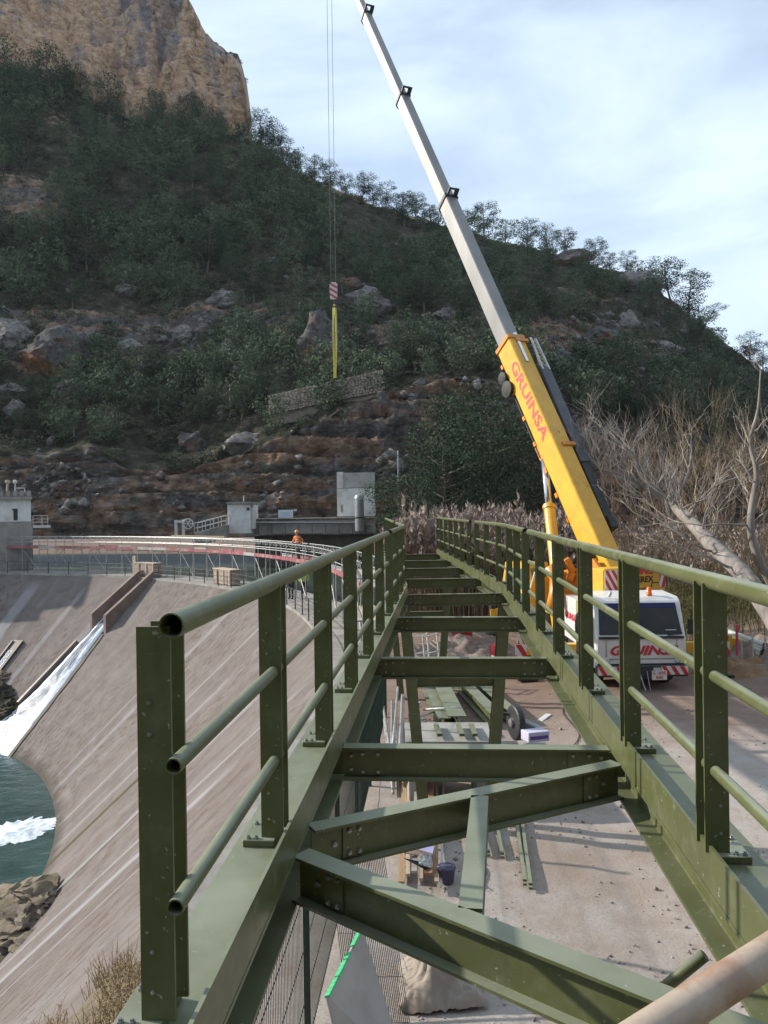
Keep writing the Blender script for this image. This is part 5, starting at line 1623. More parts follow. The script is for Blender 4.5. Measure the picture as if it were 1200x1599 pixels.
# loose scree: too many stones to count
def scree(name, mat, n, xr, yr, sr, seed, label, wt=None):
    rr = np.random.default_rng(seed); VV = []; FF = []; b0 = 0
    base = np.array([(1, 0, 0), (-1, 0, 0), (0, 1, 0), (0, -1, 0), (0, 0, 0.8), (0, 0, -0.8), (0.6, 0.6, 0.4), (-0.6, -0.5, 0.45)], float)
    fc = np.array([(0, 6, 4), (6, 2, 4), (2, 1, 4), (1, 7, 4), (7, 3, 4), (3, 0, 4), (0, 2, 6), (1, 3, 7), (2, 0, 5), (1, 2, 5), (3, 1, 5), (0, 3, 5)])
    done = 0; tr = 0
    while done < n and tr < n * 20:
        tr += 1
        x = rr.uniform(*xr); y = rr.uniform(*yr)
        if wt and rr.random() > wt(x, y): continue
        r_ = hit(x, y)
        if not r_: continue
        s_ = rr.uniform(*sr) * (0.5 + rr.random() ** 2)
        q = base * (s_ * rr.uniform(0.6, 1.2, 3)) + rr.normal(size=base.shape) * s_ * 0.15
        a = rr.random() * 6.28; c, d = math.cos(a), math.sin(a)
        q = np.stack([q[:, 0] * c - q[:, 1] * d, q[:, 0] * d + q[:, 1] * c, q[:, 2]], 1) + np.array(r_[0])
        VV.append(q); FF.append(fc + b0); b0 += len(base); done += 1
    o = bpy.data.objects.new(name, np_mesh(name, np.concatenate(VV), np.concatenate(FF), mat)); link(o)
    tag(o, label, kind='stuff')
scree('scree', LIME, 1500, (-100, 1250), (380, 800), (0.25, 0.9), 5, 'pale loose stones scattered over the mountainside', lambda x, y: max(0.03, min(1, 2.2 * noise.noise((x * 0.008, y * 0.01, 9.7)))) + (0.5 if 240 < x < 420 and 480 < y < 620 else 0))
# ---- reed bed, dry thicket, grass: masses of stalks
def stalks(name, mat_s, pts, hts, rad, lean, seed, label, plume=None, plume_len=0.5, plume_n=5, leaves=0):
    """thin three-sided stalks; plume adds feathery heads in a second mesh part"""
    rr = np.random.default_rng(seed)
    V, Fq, P = [], [], []
    b0 = 0
    for (x, y, z), h in zip(pts, hts):
        a = rr.random() * 6.28; l = lean * rr.random() * h
        tip_ = np.array([x + math.cos(a) * l, y + math.sin(a) * l, z + h])
        base = np.array([x, y, z - 0.05])
        midp = (base + tip_) / 2 + np.array([math.cos(a + 1), math.sin(a + 1), 0]) * l * 0.15 - np.array([math.cos(a), math.sin(a), 0]) * l * 0.12
        ring = []
        for c, r in ((base, rad), (midp, rad * 0.8), (tip_, rad * 0.35)):
            for k in range(3):
                an = 2.094 * k + a
                V.append(c + np.array([math.cos(an) * r, math.sin(an) * r, 0]))
        for s_ in (0, 3):
            for k in range(3): Fq.append((b0 + s_ + k, b0 + s_ + (k + 1) % 3, b0 + s_ + 3 + (k + 1) % 3, b0 + s_ + 3 + k))
        b0 += 9
        for _ in range(leaves):
            f = rr.uniform(0.25, 0.9); c = base + (tip_ - base) * f
            a2 = rr.random() * 6.28; ll = h * rr.uniform(0.10, 0.22)
            d = np.array([math.cos(a2), math.sin(a2), rr.uniform(0.2, 1.0)]); d /= np.linalg.norm(d)
            sd = np.array([-d[1], d[0], 0]) * rad * 1.6
            e = c + d * ll
            V += [c - sd, c + sd, e + sd * 0.3 - np.array([0, 0, ll * 0.15]), e - sd * 0.3 - np.array([0, 0, ll * 0.15])]
            Fq.append((b0, b0 + 1, b0 + 2, b0 + 3)); b0 += 4
        if plume is not None:
            for k in range(plume_n):
                f = rr.random()
                c = tip_ + np.array([math.cos(a), math.sin(a), 0]) * 0.06 * f + np.array([rr.normal() * 0.05, rr.normal() * 0.05, (f - 0.35) * plume_len])
                d = np.array([rr.normal() * 0.5, rr.normal() * 0.5, 1.0]); d /= np.linalg.norm(d)
                sd = np.cross(d, rr.normal(size=3)); sd /= np.linalg.norm(sd) + 1e-9
                w = plume_len * 0.17 * (1.15 - f); ll = plume_len * rr.uniform(0.22, 0.4)
                P.append([c - d * ll * 0.6, c + sd * w, c + d * ll, c - sd * w])
    o = bpy.data.objects.new(name, np_mesh(name, np.array(V), np.array(Fq), mat_s)); link(o)
    tag(o, label, kind='stuff')
    if P:
        P = np.array(P); m = len(P)
        pl = bpy.data.objects.new('plumes', np_mesh('plumes', P.reshape(-1, 3), np.arange(m * 4).reshape(m, 4), plume)); link(pl, o); pl['kind'] = 'stuff'
    return o
PLUME = leaf_mat('reed_plumes', (0.22, 0.172, 0.15), (0.32, 0.26, 0.225), (0.42, 0.35, 0.305))
REED = leaf_mat('reed_stalks', (0.17, 0.115, 0.075), (0.25, 0.18, 0.12), (0.33, 0.25, 0.17))
DRY = leaf_mat('dry_stems', (0.12, 0.088, 0.06), (0.20, 0.15, 0.105), (0.31, 0.235, 0.165))
GRASSM = leaf_mat('green_grass', (0.05, 0.062, 0.02), (0.10, 0.105, 0.04), (0.19, 0.165, 0.075))
STRAW = leaf_mat('dry_grass', (0.20, 0.15, 0.085), (0.31, 0.235, 0.145), (0.42, 0.335, 0.225))
def scatter_ground(n, xpx, Yr, seed, zf=ground_z):
    rr = np.random.default_rng(seed); out = []
    while len(out) < n:
        Y = rr.uniform(*Yr); x = rr.uniform(*xpx)
        X = (x - 600) / F * Y
        out.append((X, Y, zf(X, Y)))
    return out
pts = scatter_ground(3600, (598, 925), (38, 52), 2)
rr = np.random.default_rng(3)
hts = [max(2.4, (3.7 + 1.15 * noise.noise((p[0] * 0.5, p[1] * 0.35, 1)) + rr.normal() * 0.45) * (1 if p[0] > 1.2 else 0.93)) for p in pts]
stalks('reed_bed', REED, pts, hts, 0.022, 0.10, 4, 'dense bed of tall reeds with pinkish feathery plumes', PLUME, 0.75, 8, 1)
pts = scatter_ground(2200, (895, 1420), (33, 52), 5)
hts = [max(1.0, 2.5 + 1.6 * noise.noise((p[0] * 0.3, p[1] * 0.3, 4)) + rr.normal() * 0.5) for p in pts]
stalks('dry_thicket', DRY, pts, hts, 0.016, 0.35, 6, 'brown tangle of dry stems filling the bank on the right', PLUME, 0.4, 2, 4)
pts = scatter_ground(1500, (1005, 1420), (29, 38), 15)
hts = [max(0.6, 1.5 + 0.9 * noise.noise((p[0] * 0.5, p[1] * 0.5, 8)) + rr.normal() * 0.3) for p in pts]
stalks('bank_grass', GRASSM, pts, hts, 0.014, 0.6, 7, 'green and yellow grass on the bank behind the crane', None, 0.3, 1, 4)
# grass tufts on the rock slope next to the dam
rr = np.random.default_rng(31); pts = []
while len(pts) < 2600:
    x = rr.uniform(-9, -2.7); y = rr.uniform(6.2, 14.5)
    z = slope_z(x, y)
    if noise.noise((x * 0.9, y * 0.9, 3)) < 0.02 or z < SL * (x + 2.45) * 0.97: continue
    pts.append((x, y, z))
stalks('slope_grass', STRAW, pts, [rr.uniform(0.12, 0.42) for _ in pts], 0.006, 0.8, 9, 'dry grass tufts growing on the slope beside the dam', None, 0.2, 1, 3)
# moss and weeds along the dam's far left edge and pool side
def weeds():
    rr = np.random.default_rng(44); q = []
    for _ in range(420):
        u = u1 - 1.2 - abs(rr.normal()) * 1.3; t_ = rr.uniform(1.5, 13)
        q.append(tuple(on_face(u, t_, 0.02)))
    stalks('dam_weeds', GRASSM, q, [rr.uniform(0.15, 0.5) for _ in q], 0.02, 0.7, 10, 'green weeds creeping over the far left edge of the dam face', None, 0.2, 1, 3)
weeds()

# ---- bare trees and twiggy bushes on the right bank
class Branchy:
    def __init__(s, seed): s.r = random.Random(seed); s.big = MB(); s.small = MB()
    def grow(s, p, d, L_, r, depth, up=0.35, spread=0.7, nseg=4, kids=(2, 4)):
        pts = [p.copy()]; rad = [r]
        q = p.copy(); dd = d.normalized()
        for k in range(nseg):
            dd = (dd + Vector((s.r.gauss(0, 0.24), s.r.gauss(0, 0.24), s.r.gauss(0, 0.18) + up * 0.16))).normalized()
            q = q + dd * (L_ / nseg)
            pts.append(q.copy()); rad.append(max(0.0035, r * (1 - 0.72 * (k + 1) / nseg)))
        (s.big if r > 0.028 else s.small).tube(pts, rad, 6 if r > 0.028 else 3, caps=False)
        if depth <= 0: return
        for _ in range(s.r.randint(*kids)):
            f = s.r.uniform(0.25, 1.0)
            i = min(nseg - 1, int(f * nseg)); pp = pts[i].lerp(pts[i + 1], f * nseg - i)
            ax = Vector((s.r.gauss(0, 1), s.r.gauss(0, 1), s.r.gauss(0, 1))).normalized()
            nd = (dd + ax * spread + Vector((0, 0, up))).normalized()
            s.grow(pp, nd, L_ * s.r.uniform(0.45, 0.75), max(0.005, rad[i] * s.r.uniform(0.4, 0.62)), depth - 1, up, spread, nseg, kids)
def leaning_tree():
    t = thing('bare_tree', 'leaning bare tree with thick pale trunk reaching left behind the crane', 'tree', tuple(U(1235, 1010, 22)))
    path = [U(1262, 1060, 21.6), U(1232, 1005, 22), U(1170, 908, 23.4), U(1118, 856, 25), U(1064, 800, 27), U(1020, 768, 28), U(975, 750, 28.6), U(935, 730, 29), U(916, 700, 29.2)]
    rad = [0.34, 0.31, 0.27, 0.25, 0.20, 0.13, 0.085, 0.05, 0.015]
    path = catmull(path, 5); rr_ = np.interp(np.linspace(0, 8, len(path)), range(9), rad)
    mb = MB(); mb.tube(path, [float(r) * (1 + 0.10 * noise.noise((i * 0.7, 0, 0))) for i, r in enumerate(rr_)], 12)
    o = mb.build('trunk', BARKW, t, smooth=True)
    B = Branchy(4)
    n = len(path)
    for k in range(64):
        i = B.r.randint(int(n * 0.40), n - 2)
        up = Vector((B.r.gauss(-0.2, 0.5), B.r.gauss(0, 0.4), 1.0))
        B.grow(path[i], up, B.r.uniform(0.8, 1.9), B.r.uniform(0.02, 0.05), 2, 0.5, 0.6, 5, (2, 4))
    for (a, b_, r) in (((985, 752, 28.5), (905, 640, 29), 0.07), ((1050, 790, 27.2), (1082, 640, 27), 0.07), ((1000, 760, 28.2), (985, 610, 28), 0.06), ((1075, 812, 26.5), (1125, 640, 26), 0.06), ((1030, 775, 28), (940, 770, 27), 0.06), ((1150, 890, 24), (1010, 905, 23.5), 0.05), ((1125, 862, 24.8), (960, 860, 25), 0.05)):
        A_, B_ = U(*a), U(*b_)
        B.grow(A_, B_ - A_, (B_ - A_).length * 0.8, r, 2, 0.25, 0.5, 6, (3, 5))
    B.big.build('limbs', BARKW, t, smooth=True)['kind'] = 'stuff'
    B.small.build('twigs', TWIGW, t, flip=False)['kind'] = 'stuff'
leaning_tree()
def upright_tree():
    t = thing('bare_tree', 'slender white barked bare tree at the right picture edge', 'tree', tuple(U(1225, 985, 25)))
    path = catmull([U(1235, 1000, 25), U(1215, 930, 25), U(1188, 880, 25), U(1172, 820, 25), U(1182, 740, 25), U(1172, 690, 25), U(1184, 640, 25), U(1188, 580, 25)], 4)
    rad = np.interp(np.linspace(0, 1, len(path)), [0, 0.4, 1], [0.17, 0.12, 0.02])
    mb = MB(); mb.tube(path, [float(r) for r in rad], 9); mb.build('trunk', BARKW, t, smooth=True)
    B = Branchy(9)
    for k in range(16):
        i = B.r.randint(5, len(path) - 2)
        B.grow(path[i], Vector((B.r.gauss(0, 0.7), B.r.gauss(0, 0.5), 0.9)), B.r.uniform(0.7, 1.7), B.r.uniform(0.02, 0.04), 2, 0.5, 0.5, 5, (2, 4))
    B.grow(path[12], U(1060, 810, 25) - path[12], 2.4, 0.05, 2, 0.2, 0.5, 5, (2, 3))
    B.big.build('limbs', BARKW, t, smooth=True)['kind'] = 'stuff'
    B.small.build('twigs', TWIGW, t, flip=False)['kind'] = 'stuff'
upright_tree()
def bush(x, y, hp, Y, wpx, mat, seed, label, n=26):
    b_ = U(x, y, Y); hgt = hp * Y / F; wid = wpx * Y / F
    t = thing('bare_bush', label, 'bush', tuple(b_), 'bare bushes on the right bank')
    B = Branchy(seed)
    for k in range(n):
        a = B.r.random() * 6.28; s_ = B.r.random() ** 0.6
        d = Vector((math.cos(a) * s_ * wid * 0.42, math.sin(a) * s_ * wid * 0.42, hgt * B.r.uniform(0.3, 0.62)))
        B.grow(b_ + Vector((math.cos(a), math.sin(a), 0)) * wid * 0.12, d, d.length, B.r.uniform(0.010, 0.020), 3, 0.5, 0.6, 4, (2, 3))
    B.small.build('twigs', mat, t, flip=False)['kind'] = 'stuff'
bush(1092, 800, 200, 31, 120, TWIGG, 21, 'tall golden twigged bush rising in the middle behind the leaning trunk', 30)
bush(1180, 800, 190, 30, 90, TWIGG, 22, 'golden twigged bush at the right edge behind the white tree', 34)
bush(1000, 800, 150, 33, 90, TWIGB, 23, 'brown twigged bush left of the tall golden one', 18)
bush(955, 800, 120, 36, 60, TWIGB, 24, 'thin brown bush nearest the crane boom', 22)
bush(1140, 830, 150, 33, 120, TWIGB, 25, 'greyish brown bush between the two golden ones', 18)
bush(1060, 860, 110, 30, 130, TWIGB, 26, 'low brown bush under the leaning trunk', 34)
bush(970, 880, 100, 31, 90, TWIGB, 27, 'low brown bush right behind the crane counterweight', 28)
bush(1180, 900, 110, 28, 110, TWIGG, 28, 'low golden bush at the foot of the leaning tree', 28)
# ================================================================== DAM FURNITURE
# fence along the crest
fen = thing('crest_fence', 'thin dark wire fence along the edge of the dam crest', 'fence', tuple(crest_pt(CREST.s_at_y(45), 0)))
sy = [CREST.s_at_y(29)]
while sy[-1] < CREST.s_at_y(72.0): sy.append(sy[-1] + 2.3)
skip = lambda u: abs(u - UC) < 1.1
for u in sy:
    if skip(u): continue
    b_ = crest_pt(u, -0.05, 0.0)
    mb = MB(); mb.tube([b_ - Z1 * 0.1, b_ + Z1 * 1.08], 0.035, 6); mb.build('post', DKF, fen)
for z in (0.38, 0.72, 1.04):
    mb = MB(); mb.tube([crest_pt(u, -0.05, z) for u in np.arange(sy[0], sy[-1], 1.1)], 0.016, 4); mb.build('wire', DKF, fen)
# temporary scaffold walkway following the crest
sw = thing('scaffold_walkway', 'long temporary scaffold walkway with red toe boards on the dam crest', 'scaffold', tuple(crest_pt(CREST.s_at_y(45), 2, 0)))
ZP = 2.2
us_ = [CREST.s_at_y(31.0)]
while us_[-1] < CREST.s_at_y(73.6): us_.append(us_[-1] + 1.9)
rs_ = random.Random(77)
DECKM = M('scaffold_deck', (0.42, 0.40, 0.38), (0.30, 0.28, 0.26), 1.5, 0.7, dirt=(0.2, 0.17, 0.15), dscale=2, damt=0.5)
for i, u in enumerate(us_):
    far = CREST.at(u).y > 66
    for off in (1.35, 2.45):
        p = crest_pt(u, off)
        mb = MB(); mb.tube([Vector((p.x, p.y, 0.03)), Vector((p.x, p.y, ZP + 1.08))], 0.032, 6); mb.build('standard', GRAYP, sw)
    if i == len(us_) - 1: break
    v = us_[i + 1]
    mb = MB()
    a, b_ = crest_pt(u, 1.9, ZP), crest_pt(v, 1.9, ZP)
    mb.bar(a, b_, 1.0, 0.06); mb.build('deck_board', DECKM, sw)
    red = rs_.random() < 0.86
    mb = MB(); mb.bar(crest_pt(u + 0.03, 1.31, ZP + 0.10), crest_pt(v - 0.03, 1.31, ZP + 0.10), 0.03, 0.22); mb.build('toe_board', REDB if red else DECKM, sw)
    if rs_.random() < 0.6:
        mb = MB(); mb.bar(crest_pt(u + 0.03, 2.49, ZP + 0.14), crest_pt(v - 0.03, 2.49, ZP + 0.14), 0.03, 0.20); mb.build('toe_board', REDB if rs_.random() < 0.5 else DECKM, sw)
    for off in (1.35, 2.45):
        for z in (ZP + 0.55, ZP + 1.03):
            mb = MB(); mb.tube([crest_pt(u, off - 0.03, z), crest_pt(v, off - 0.03, z)], 0.026, 6); mb.build('guard_rail', GRAYP, sw)
        # bowed stiffeners hanging under the top rail
        mb = MB()
        for k in range(3):
            ua = u + (v - u) * (k + 0.15) / 3; ub = u + (v - u) * (k + 0.85) / 3
            mb.tube([crest_pt(ua, off - 0.03, ZP + 1.03), crest_pt(ua + 0.08, off - 0.03, ZP + 0.86), crest_pt(ub - 0.08, off - 0.03, ZP + 0.86), crest_pt(ub, off - 0.03, ZP + 1.03)], 0.018, 5, caps=False)
        mb.build('rail_stiffener', GRAYP, sw)['kind'] = 'stuff'
    if i % 2 == 0:
        mb = MB(); mb.tube([crest_pt(u, 1.38, 0.15), crest_pt(v, 1.38, ZP - 0.1)], 0.024, 6); mb.build('cross_brace', GRAYP, sw)
    else:
        mb = MB(); mb.tube([crest_pt(v, 2.42, 0.15), crest_pt(u, 2.42, ZP - 0.1)], 0.024, 6); mb.build('cross_brace', GRAYP, sw)
    mb = MB(); mb.tube([crest_pt(u, 1.35, ZP - 0.14), crest_pt(u, 2.45, ZP - 0.14)], 0.024, 6); mb.build('transom', GRAYP, sw)
# brown plank laid on the far guard rail, hazy net panels at the far end
mb = MB(); a, b_ = crest_pt(CREST.s_at_y(60), 2.7, ZP + 1.15), crest_pt(CREST.s_at_y(65), 2.7, ZP + 1.15); mb.bar(a, b_, 0.25, 0.06)
mb.build('spare_plank', WOOD, sw)
# second scaffold standing where the walkway comes down to the right bank
sc = thing('scaffold_tower', 'grey tube scaffold standing behind the left bridge railing', 'scaffold', tuple(G(560, 960)))
base = crest_pt(CREST.s_at_y(27), 1.5)
for i in range(4):
    for j in range(2):
        p = crest_pt(CREST.s_at_y(27.5 + 1.25 * i), 0.9 + 1.2 * j)
        mb = MB(); mb.tube([Vector((p.x, p.y, 0.02)), Vector((p.x, p.y, 4.0 - 0.25 * i))], 0.03, 6); mb.build('standard', GRAYP, sc)
for z in (0.7, 1.5, 2.3, 3.1):
    for j in range(2):
        mb = MB(); mb.tube([crest_pt(CREST.s_at_y(27.2), 0.9 + 1.2 * j, z), crest_pt(CREST.s_at_y(31.6), 0.9 + 1.2 * j, z)], 0.026, 6); mb.build('ledger', GRAYP, sc)
for z in (1.45, 2.9):
    for j in range(3):
        mb = MB(); mb.bar(crest_pt(CREST.s_at_y(27.3), 1.1 + 0.35 * j, z), crest_pt(CREST.s_at_y(31.4), 1.1 + 0.35 * j, z), 0.30, 0.05); mb.build('deck_board', WOOD2 if j else DECKM, sc)
for i in range(3):
    mb = MB(); mb.tube([crest_pt(CREST.s_at_y(27.5 + 1.25 * i), 0.88, 0.1), crest_pt(CREST.s_at_y(28.75 + 1.25 * i), 0.88, 3.0)], 0.024, 6); mb.build('cross_brace', GRAYP, sc)
# formwork boxes set out on the crest
FW = M('formwork_concrete', (0.36, 0.31, 0.27), (0.27, 0.21, 0.175), 2.5, 0.9, bmp=0.2, dirt=(0.30, 0.14, 0.09), dscale=1.3, damt=0.8)
for i, (px, py) in enumerate(((372, 914), (272, 901), (168, 888), (78, 884))):
    c = G(px, py)
    u = CREST.s_at_y(c.y)
    p, tt, nn = CREST.fr(u)
    c = Vector((p.x, p.y, 0)) + nn * 0.75
    wd = (1.45, 1.3, 1.15, 0.95)[i]
    t = thing('formwork_box', ['pale formwork box on the dam crest nearest the footbridge', 'formwork box on the crest with two upright stakes beside it', 'third formwork box along the crest from the footbridge', 'farthest formwork box on the crest beside the left tower'][i], 'formwork', tuple(c), 'formwork boxes on the dam crest')
    mb = MB(); mb.obox(c + Z1 * 0.60, tt * wd, nn * 0.38, Z1 * 0.52); mb.build('block', FW, t, bevel=0.02)
    mb = MB(); mb.obox(c + Z1 * 1.15, tt * (wd + 0.06), nn * 0.42, Z1 * 0.03); mb.build('top_board', WOOD2, t)
    for k in (-1, -0.25, 0.55):
        mb = MB(); mb.obox(c + tt * (wd * k * 0.92) - nn * 0.41 + Z1 * 0.58, tt * 0.06, nn * 0.03, Z1 * 0.54); mb.build('batten', WOOD2 if k < 0.5 else WOODR, t)
    if i == 1:
        for k in (1.05, 1.22):
            mb = MB(); mb.obox(c + tt * (wd * k + 0.1) - nn * 0.2 + Z1 * 0.85, tt * 0.06, nn * 0.06, Z1 * 0.85); mb.build('stake', WOOD2, t)

# ================================================================== BUILDINGS ACROSS THE WATER
def pbox(mb, x0, x1, y0, y1, Y, depth):
    """box whose front face fills photo rectangle x0..x1, y0..y1 at distance Y"""
    a = U(x0, y1, Y); b_ = U(x1, y0, Y)
    mb.box(a.x, b_.x, Y, Y + depth, min(a.z, b_.z), max(a.z, b_.z)); return a, b_
# gatehouse tower at the left end of the dam
def tbox(mb, x0, x1, y0, y1, Y, depth):
    """box square to the line of sight at its right front corner (the tower stands turned)"""
    p0 = U(51, 800, Y); fw = Vector((p0.x, p0.y, 0)).normalized(); rt = Vector((fw.y, -fw.x, 0))
    lo = U(51, y1, Y).z; hi_ = U(51, y0, Y).z
    k = Y / F * 1.08
    a = p0 + rt * ((x0 - 51) * k); b_ = p0 + rt * ((x1 - 51) * k); a.z = lo; b_.z = hi_
    c = (a + b_) / 2 + fw * depth / 2
    mb.obox(Vector((c.x, c.y, (lo + hi_) / 2)), rt * ((x1 - x0) * k / 2), fw * depth / 2, Z1 * ((hi_ - lo) / 2))
    return a, b_
tw = thing('gate_tower', 'white gatehouse with a toothed cornice at the left end of the dam', 'building', tuple(U(10, 900, 76)))
mb = MB(); a, b_ = tbox(mb, -120, 51, 822, 1010, 75.0, 7); tb = mb.build('base_wall', CONC, tw)
mb = MB(); a, b_ = tbox(mb, -110, 49, 779, 821, 75.6, 6); mb.build('wall', CONC2, tw)
mb = MB(); a, b_ = tbox(mb, -112, 49.5, 814, 823, 75.45, 6.4); mb.build('plinth', CONC, tw)
mb = MB(); a, b_ = tbox(mb, -113, 51, 775, 779.5, 75.3, 6.6); mb.build('cornice', CONC, tw)
mb = MB(); tbox(mb, -112, 50, 768.5, 775, 75.45, 6.3); par = mb.build('parapet', CONC, tw)
for k in range(8):
    x = 48 - k * 9
    mb = MB(); tbox(mb, x - 4, x + 1, 766.2, 774.5, 75.28, 0.3); mb.build('merlon', CONC, tw)
mb = MB(); tbox(mb, 26, 31.5, 795, 812, 75.58, 0.1); tbox(mb, 24.5, 31.5, 794, 796, 75.5, 0.15); mb.build('window', DARKM, tw)
mb = MB(); q = U(24, 768, 76.5); mb.tube([q, q + Z1 * 0.9], 0.05, 6); mb.tube([q + Z1 * 0.35, q + Vector((0.9, 0, 0.35)), q + Vector((0.95, 0, -0.1))], 0.04, 6)
mb.lathe([(0.05, 0), (0.2, 0.12), (0.2, 0.3), (0.05, 0.4)], q + Z1 * 0.75, 8); mb.build('roof_lamp', WHT2, tw)
mb = MB(); q = U(11, 768, 76.5); mb.tube([q, q + Vector((0.1, 0, 0.8))], 0.10, 6); mb.lathe([(0.1, 0), (0.28, 0.25), (0.2, 0.4)], q + Vector((0.1, 0, 0.7)), 8); mb.build('roof_vent', M('lichen_stone', (0.42, 0.38, 0.24), (0.3, 0.27, 0.18), 4, 0.9), tw)
mb = MB(); tbox(mb, 51.4, 75, 821, 824.5, 75.5, 2.0); tb2 = mb.build('balcony_slab', CONC2, tw)
mb = MB()
for x in (52, 66, 75):
    q = U(x, 821, 75.6); mb.tube([q, q + Z1 * 0.95], 0.03, 5)
for dz in (0.35, 0.65, 0.95):
    mb.tube([U(52, 821, 75.6) + Z1 * dz, U(75, 821, 75.6) + Z1 * dz], 0.025, 5)
mb.build('balcony_rail', WHT2, tb2)
# canal wall with the sign
wl = thing('canal_wall', 'long stained concrete canal wall below the white valve house', 'wall', tuple(U(490, 840, 82)))
mb = MB(); a, b_ = pbox(mb, 396, 586, 811, 834, 82.0, 2.5); mb.build('wall_panel', CONC, wl)
mb = MB(); pbox(mb, 394, 587, 807.5, 811, 81.85, 2.8); mb.build('coping', CONC, wl)
mb = MB(); a, b_ = pbox(mb, 398, 584, 834, 850, 83.2, 1.2); mb.box(a.x, b_.x, 83.2, 84.4, -0.5, a.z); mb.build('lower_wall', DAMM if False else M('dark_wall', (0.07, 0.06, 0.05), (0.12, 0.10, 0.085), 1, 0.9), wl)
mb = MB(); mb.tube([U(396, 816, 81.7), U(560, 816, 81.7)], 0.10, 8); mb.build('wall_pipe', GALV, wl)
for k in range(9):
    x = 404 + 21 * k
    mb = MB(); q = U(x, 835, 81.6); mb.tube([q, q + Z1 * 1.0], 0.03, 5); mb.build('rail_post', DKF, wl)
sg = thing('notice_board', 'white notice board on the canal wall', 'sign', tuple(U(446, 808, 81.6)))
mb = MB(); pbox(mb, 435, 458, 796, 808.5, 81.7, 0.08); mb.build('board', M('sign_white', (0.66, 0.70, 0.76), (0.58, 0.63, 0.70), 2, 0.5), sg)
mb = MB()
for k, (x0, x1) in enumerate(((438, 455), (440, 453), (439, 454))): pbox(mb, x0, x1, 799 + 2.6 * k, 799.8 + 2.6 * k, 81.66, 0.03)
mb.build('faded_lines', M('sign_blue', (0.42, 0.48, 0.60), (0.5, 0.55, 0.65), 2, 0.5), sg)['kind'] = 'stuff'
mb = MB(); q = U(459, 796.5, 81.7); mb.box(q.x, q.x + 0.28, 81.65, 81.9, q.z - 0.12, q.z + 0.1); mb.build('lamp', WHT2, sg)
# white valve house with a domed vent pipe
vh = thing('valve_house', 'white valve house with the upper part set back above the canal wall', 'building', tuple(U(556, 806, 85)))
mb = MB(); a, b_ = pbox(mb, 527, 585.5, 762, 806.5, 84.5, 4.5); mb.build('wall', CONC2, vh)
mb = MB(); pbox(mb, 527.6, 585, 737.5, 762, 84.8, 4.0); mb.build('upper_wall', M('render_grey', (0.44, 0.425, 0.39), (0.36, 0.345, 0.32), 0.8, 0.9, dirt=(0.2, 0.17, 0.14), dscale=0.8, damt=0.6), vh)
mb = MB(); pbox(mb, 526.5, 536, 736.8, 762, 84.7, 0.4); mb.build('corner_pier', CONC2, vh)
mb = MB(); pbox(mb, 533, 535, 788, 800, 84.42, 0.12); mb.build('down_pipe', WOODR, vh)
vp = thing('vent_pipe', 'grey domed vent pipe in front of the white valve house', 'pipe', tuple(U(562, 830, 81.4)))
q = U(562, 829, 81.3); hv = U(562, 779, 81.3).z - q.z
mb = MB(); mb.lathe([(0.46, 0), (0.46, hv - 0.05)], q, 18); sm = mb.build('shaft', GALV, vp); smooth_by_angle(sm)
mb = MB(); mb.lathe([(0.50, 0), (0.48, 0.2), (0.36, 0.38), (0.15, 0.46), (0.02, 0.47)], q + Z1 * hv, 18); smooth_by_angle(mb.build('dome', GALV, vp))
mb = MB(); mb.lathe([(0.53, -0.06), (0.53, 0.06)], q + Z1 * (hv * 0.42), 18); mb.build('band', DARKM, vp)
# white hut
hu = thing('white_hut', 'small white rendered hut with grey roof slab above the crest', 'building', tuple(U(375, 831, 80)))
mb = MB(); pbox(mb, 356, 391.5, 787, 833, 80.0, 3.2); mb.build('wall', CONC2, hu)
mb = MB(); pbox(mb, 391.6, 396, 788, 826, 80.3, 3.0); mb.build('side_wall', CONC2, hu)
mb = MB(); pbox(mb, 353.5, 395.5, 783.5, 787, 79.75, 3.7); mb.build('roof_slab', CONC, hu)
mb = MB(); pbox(mb, 385.5, 390, 792.5, 797, 79.96, 0.1); mb.build('window', DARKM, hu)
mb = MB(); q = U(381, 783, 80.5); mb.tube([q, q + Z1 * 0.6], 0.05, 6); mb.build('chimney_pipe', WHT2, hu)
# sluice gear
sg = thing('sluice_gear', 'white sluice gate frame with a round handwheel', 'gate', tuple(U(285, 834, 78)))
mb = MB(); pbox(mb, 273, 276.5, 812, 836, 78, 0.25); mb.build('frame_post', WHT2, sg)
mb = MB(); pbox(mb, 284.5, 288, 811, 836, 78, 0.25); mb.build('frame_post', WHT2, sg)
mb = MB(); pbox(mb, 272.5, 288, 812.5, 816.5, 77.95, 0.35); mb.build('frame_beam', WHT2, sg)
mb = MB(); c = U(294, 818, 77.9)
mb.tube([c + Vector((math.cos(a), 0, math.sin(a))) * 0.48 for a in np.linspace(0, 6.2832, 21)], 0.06, 6)
for k in range(3):
    a = k * math.pi / 3; mb.tube([c - Vector((math.cos(a), 0, math.sin(a))) * 0.48, c + Vector((math.cos(a), 0, math.sin(a))) * 0.48], 0.04, 5)
mb.build('handwheel', WHT2, sg)
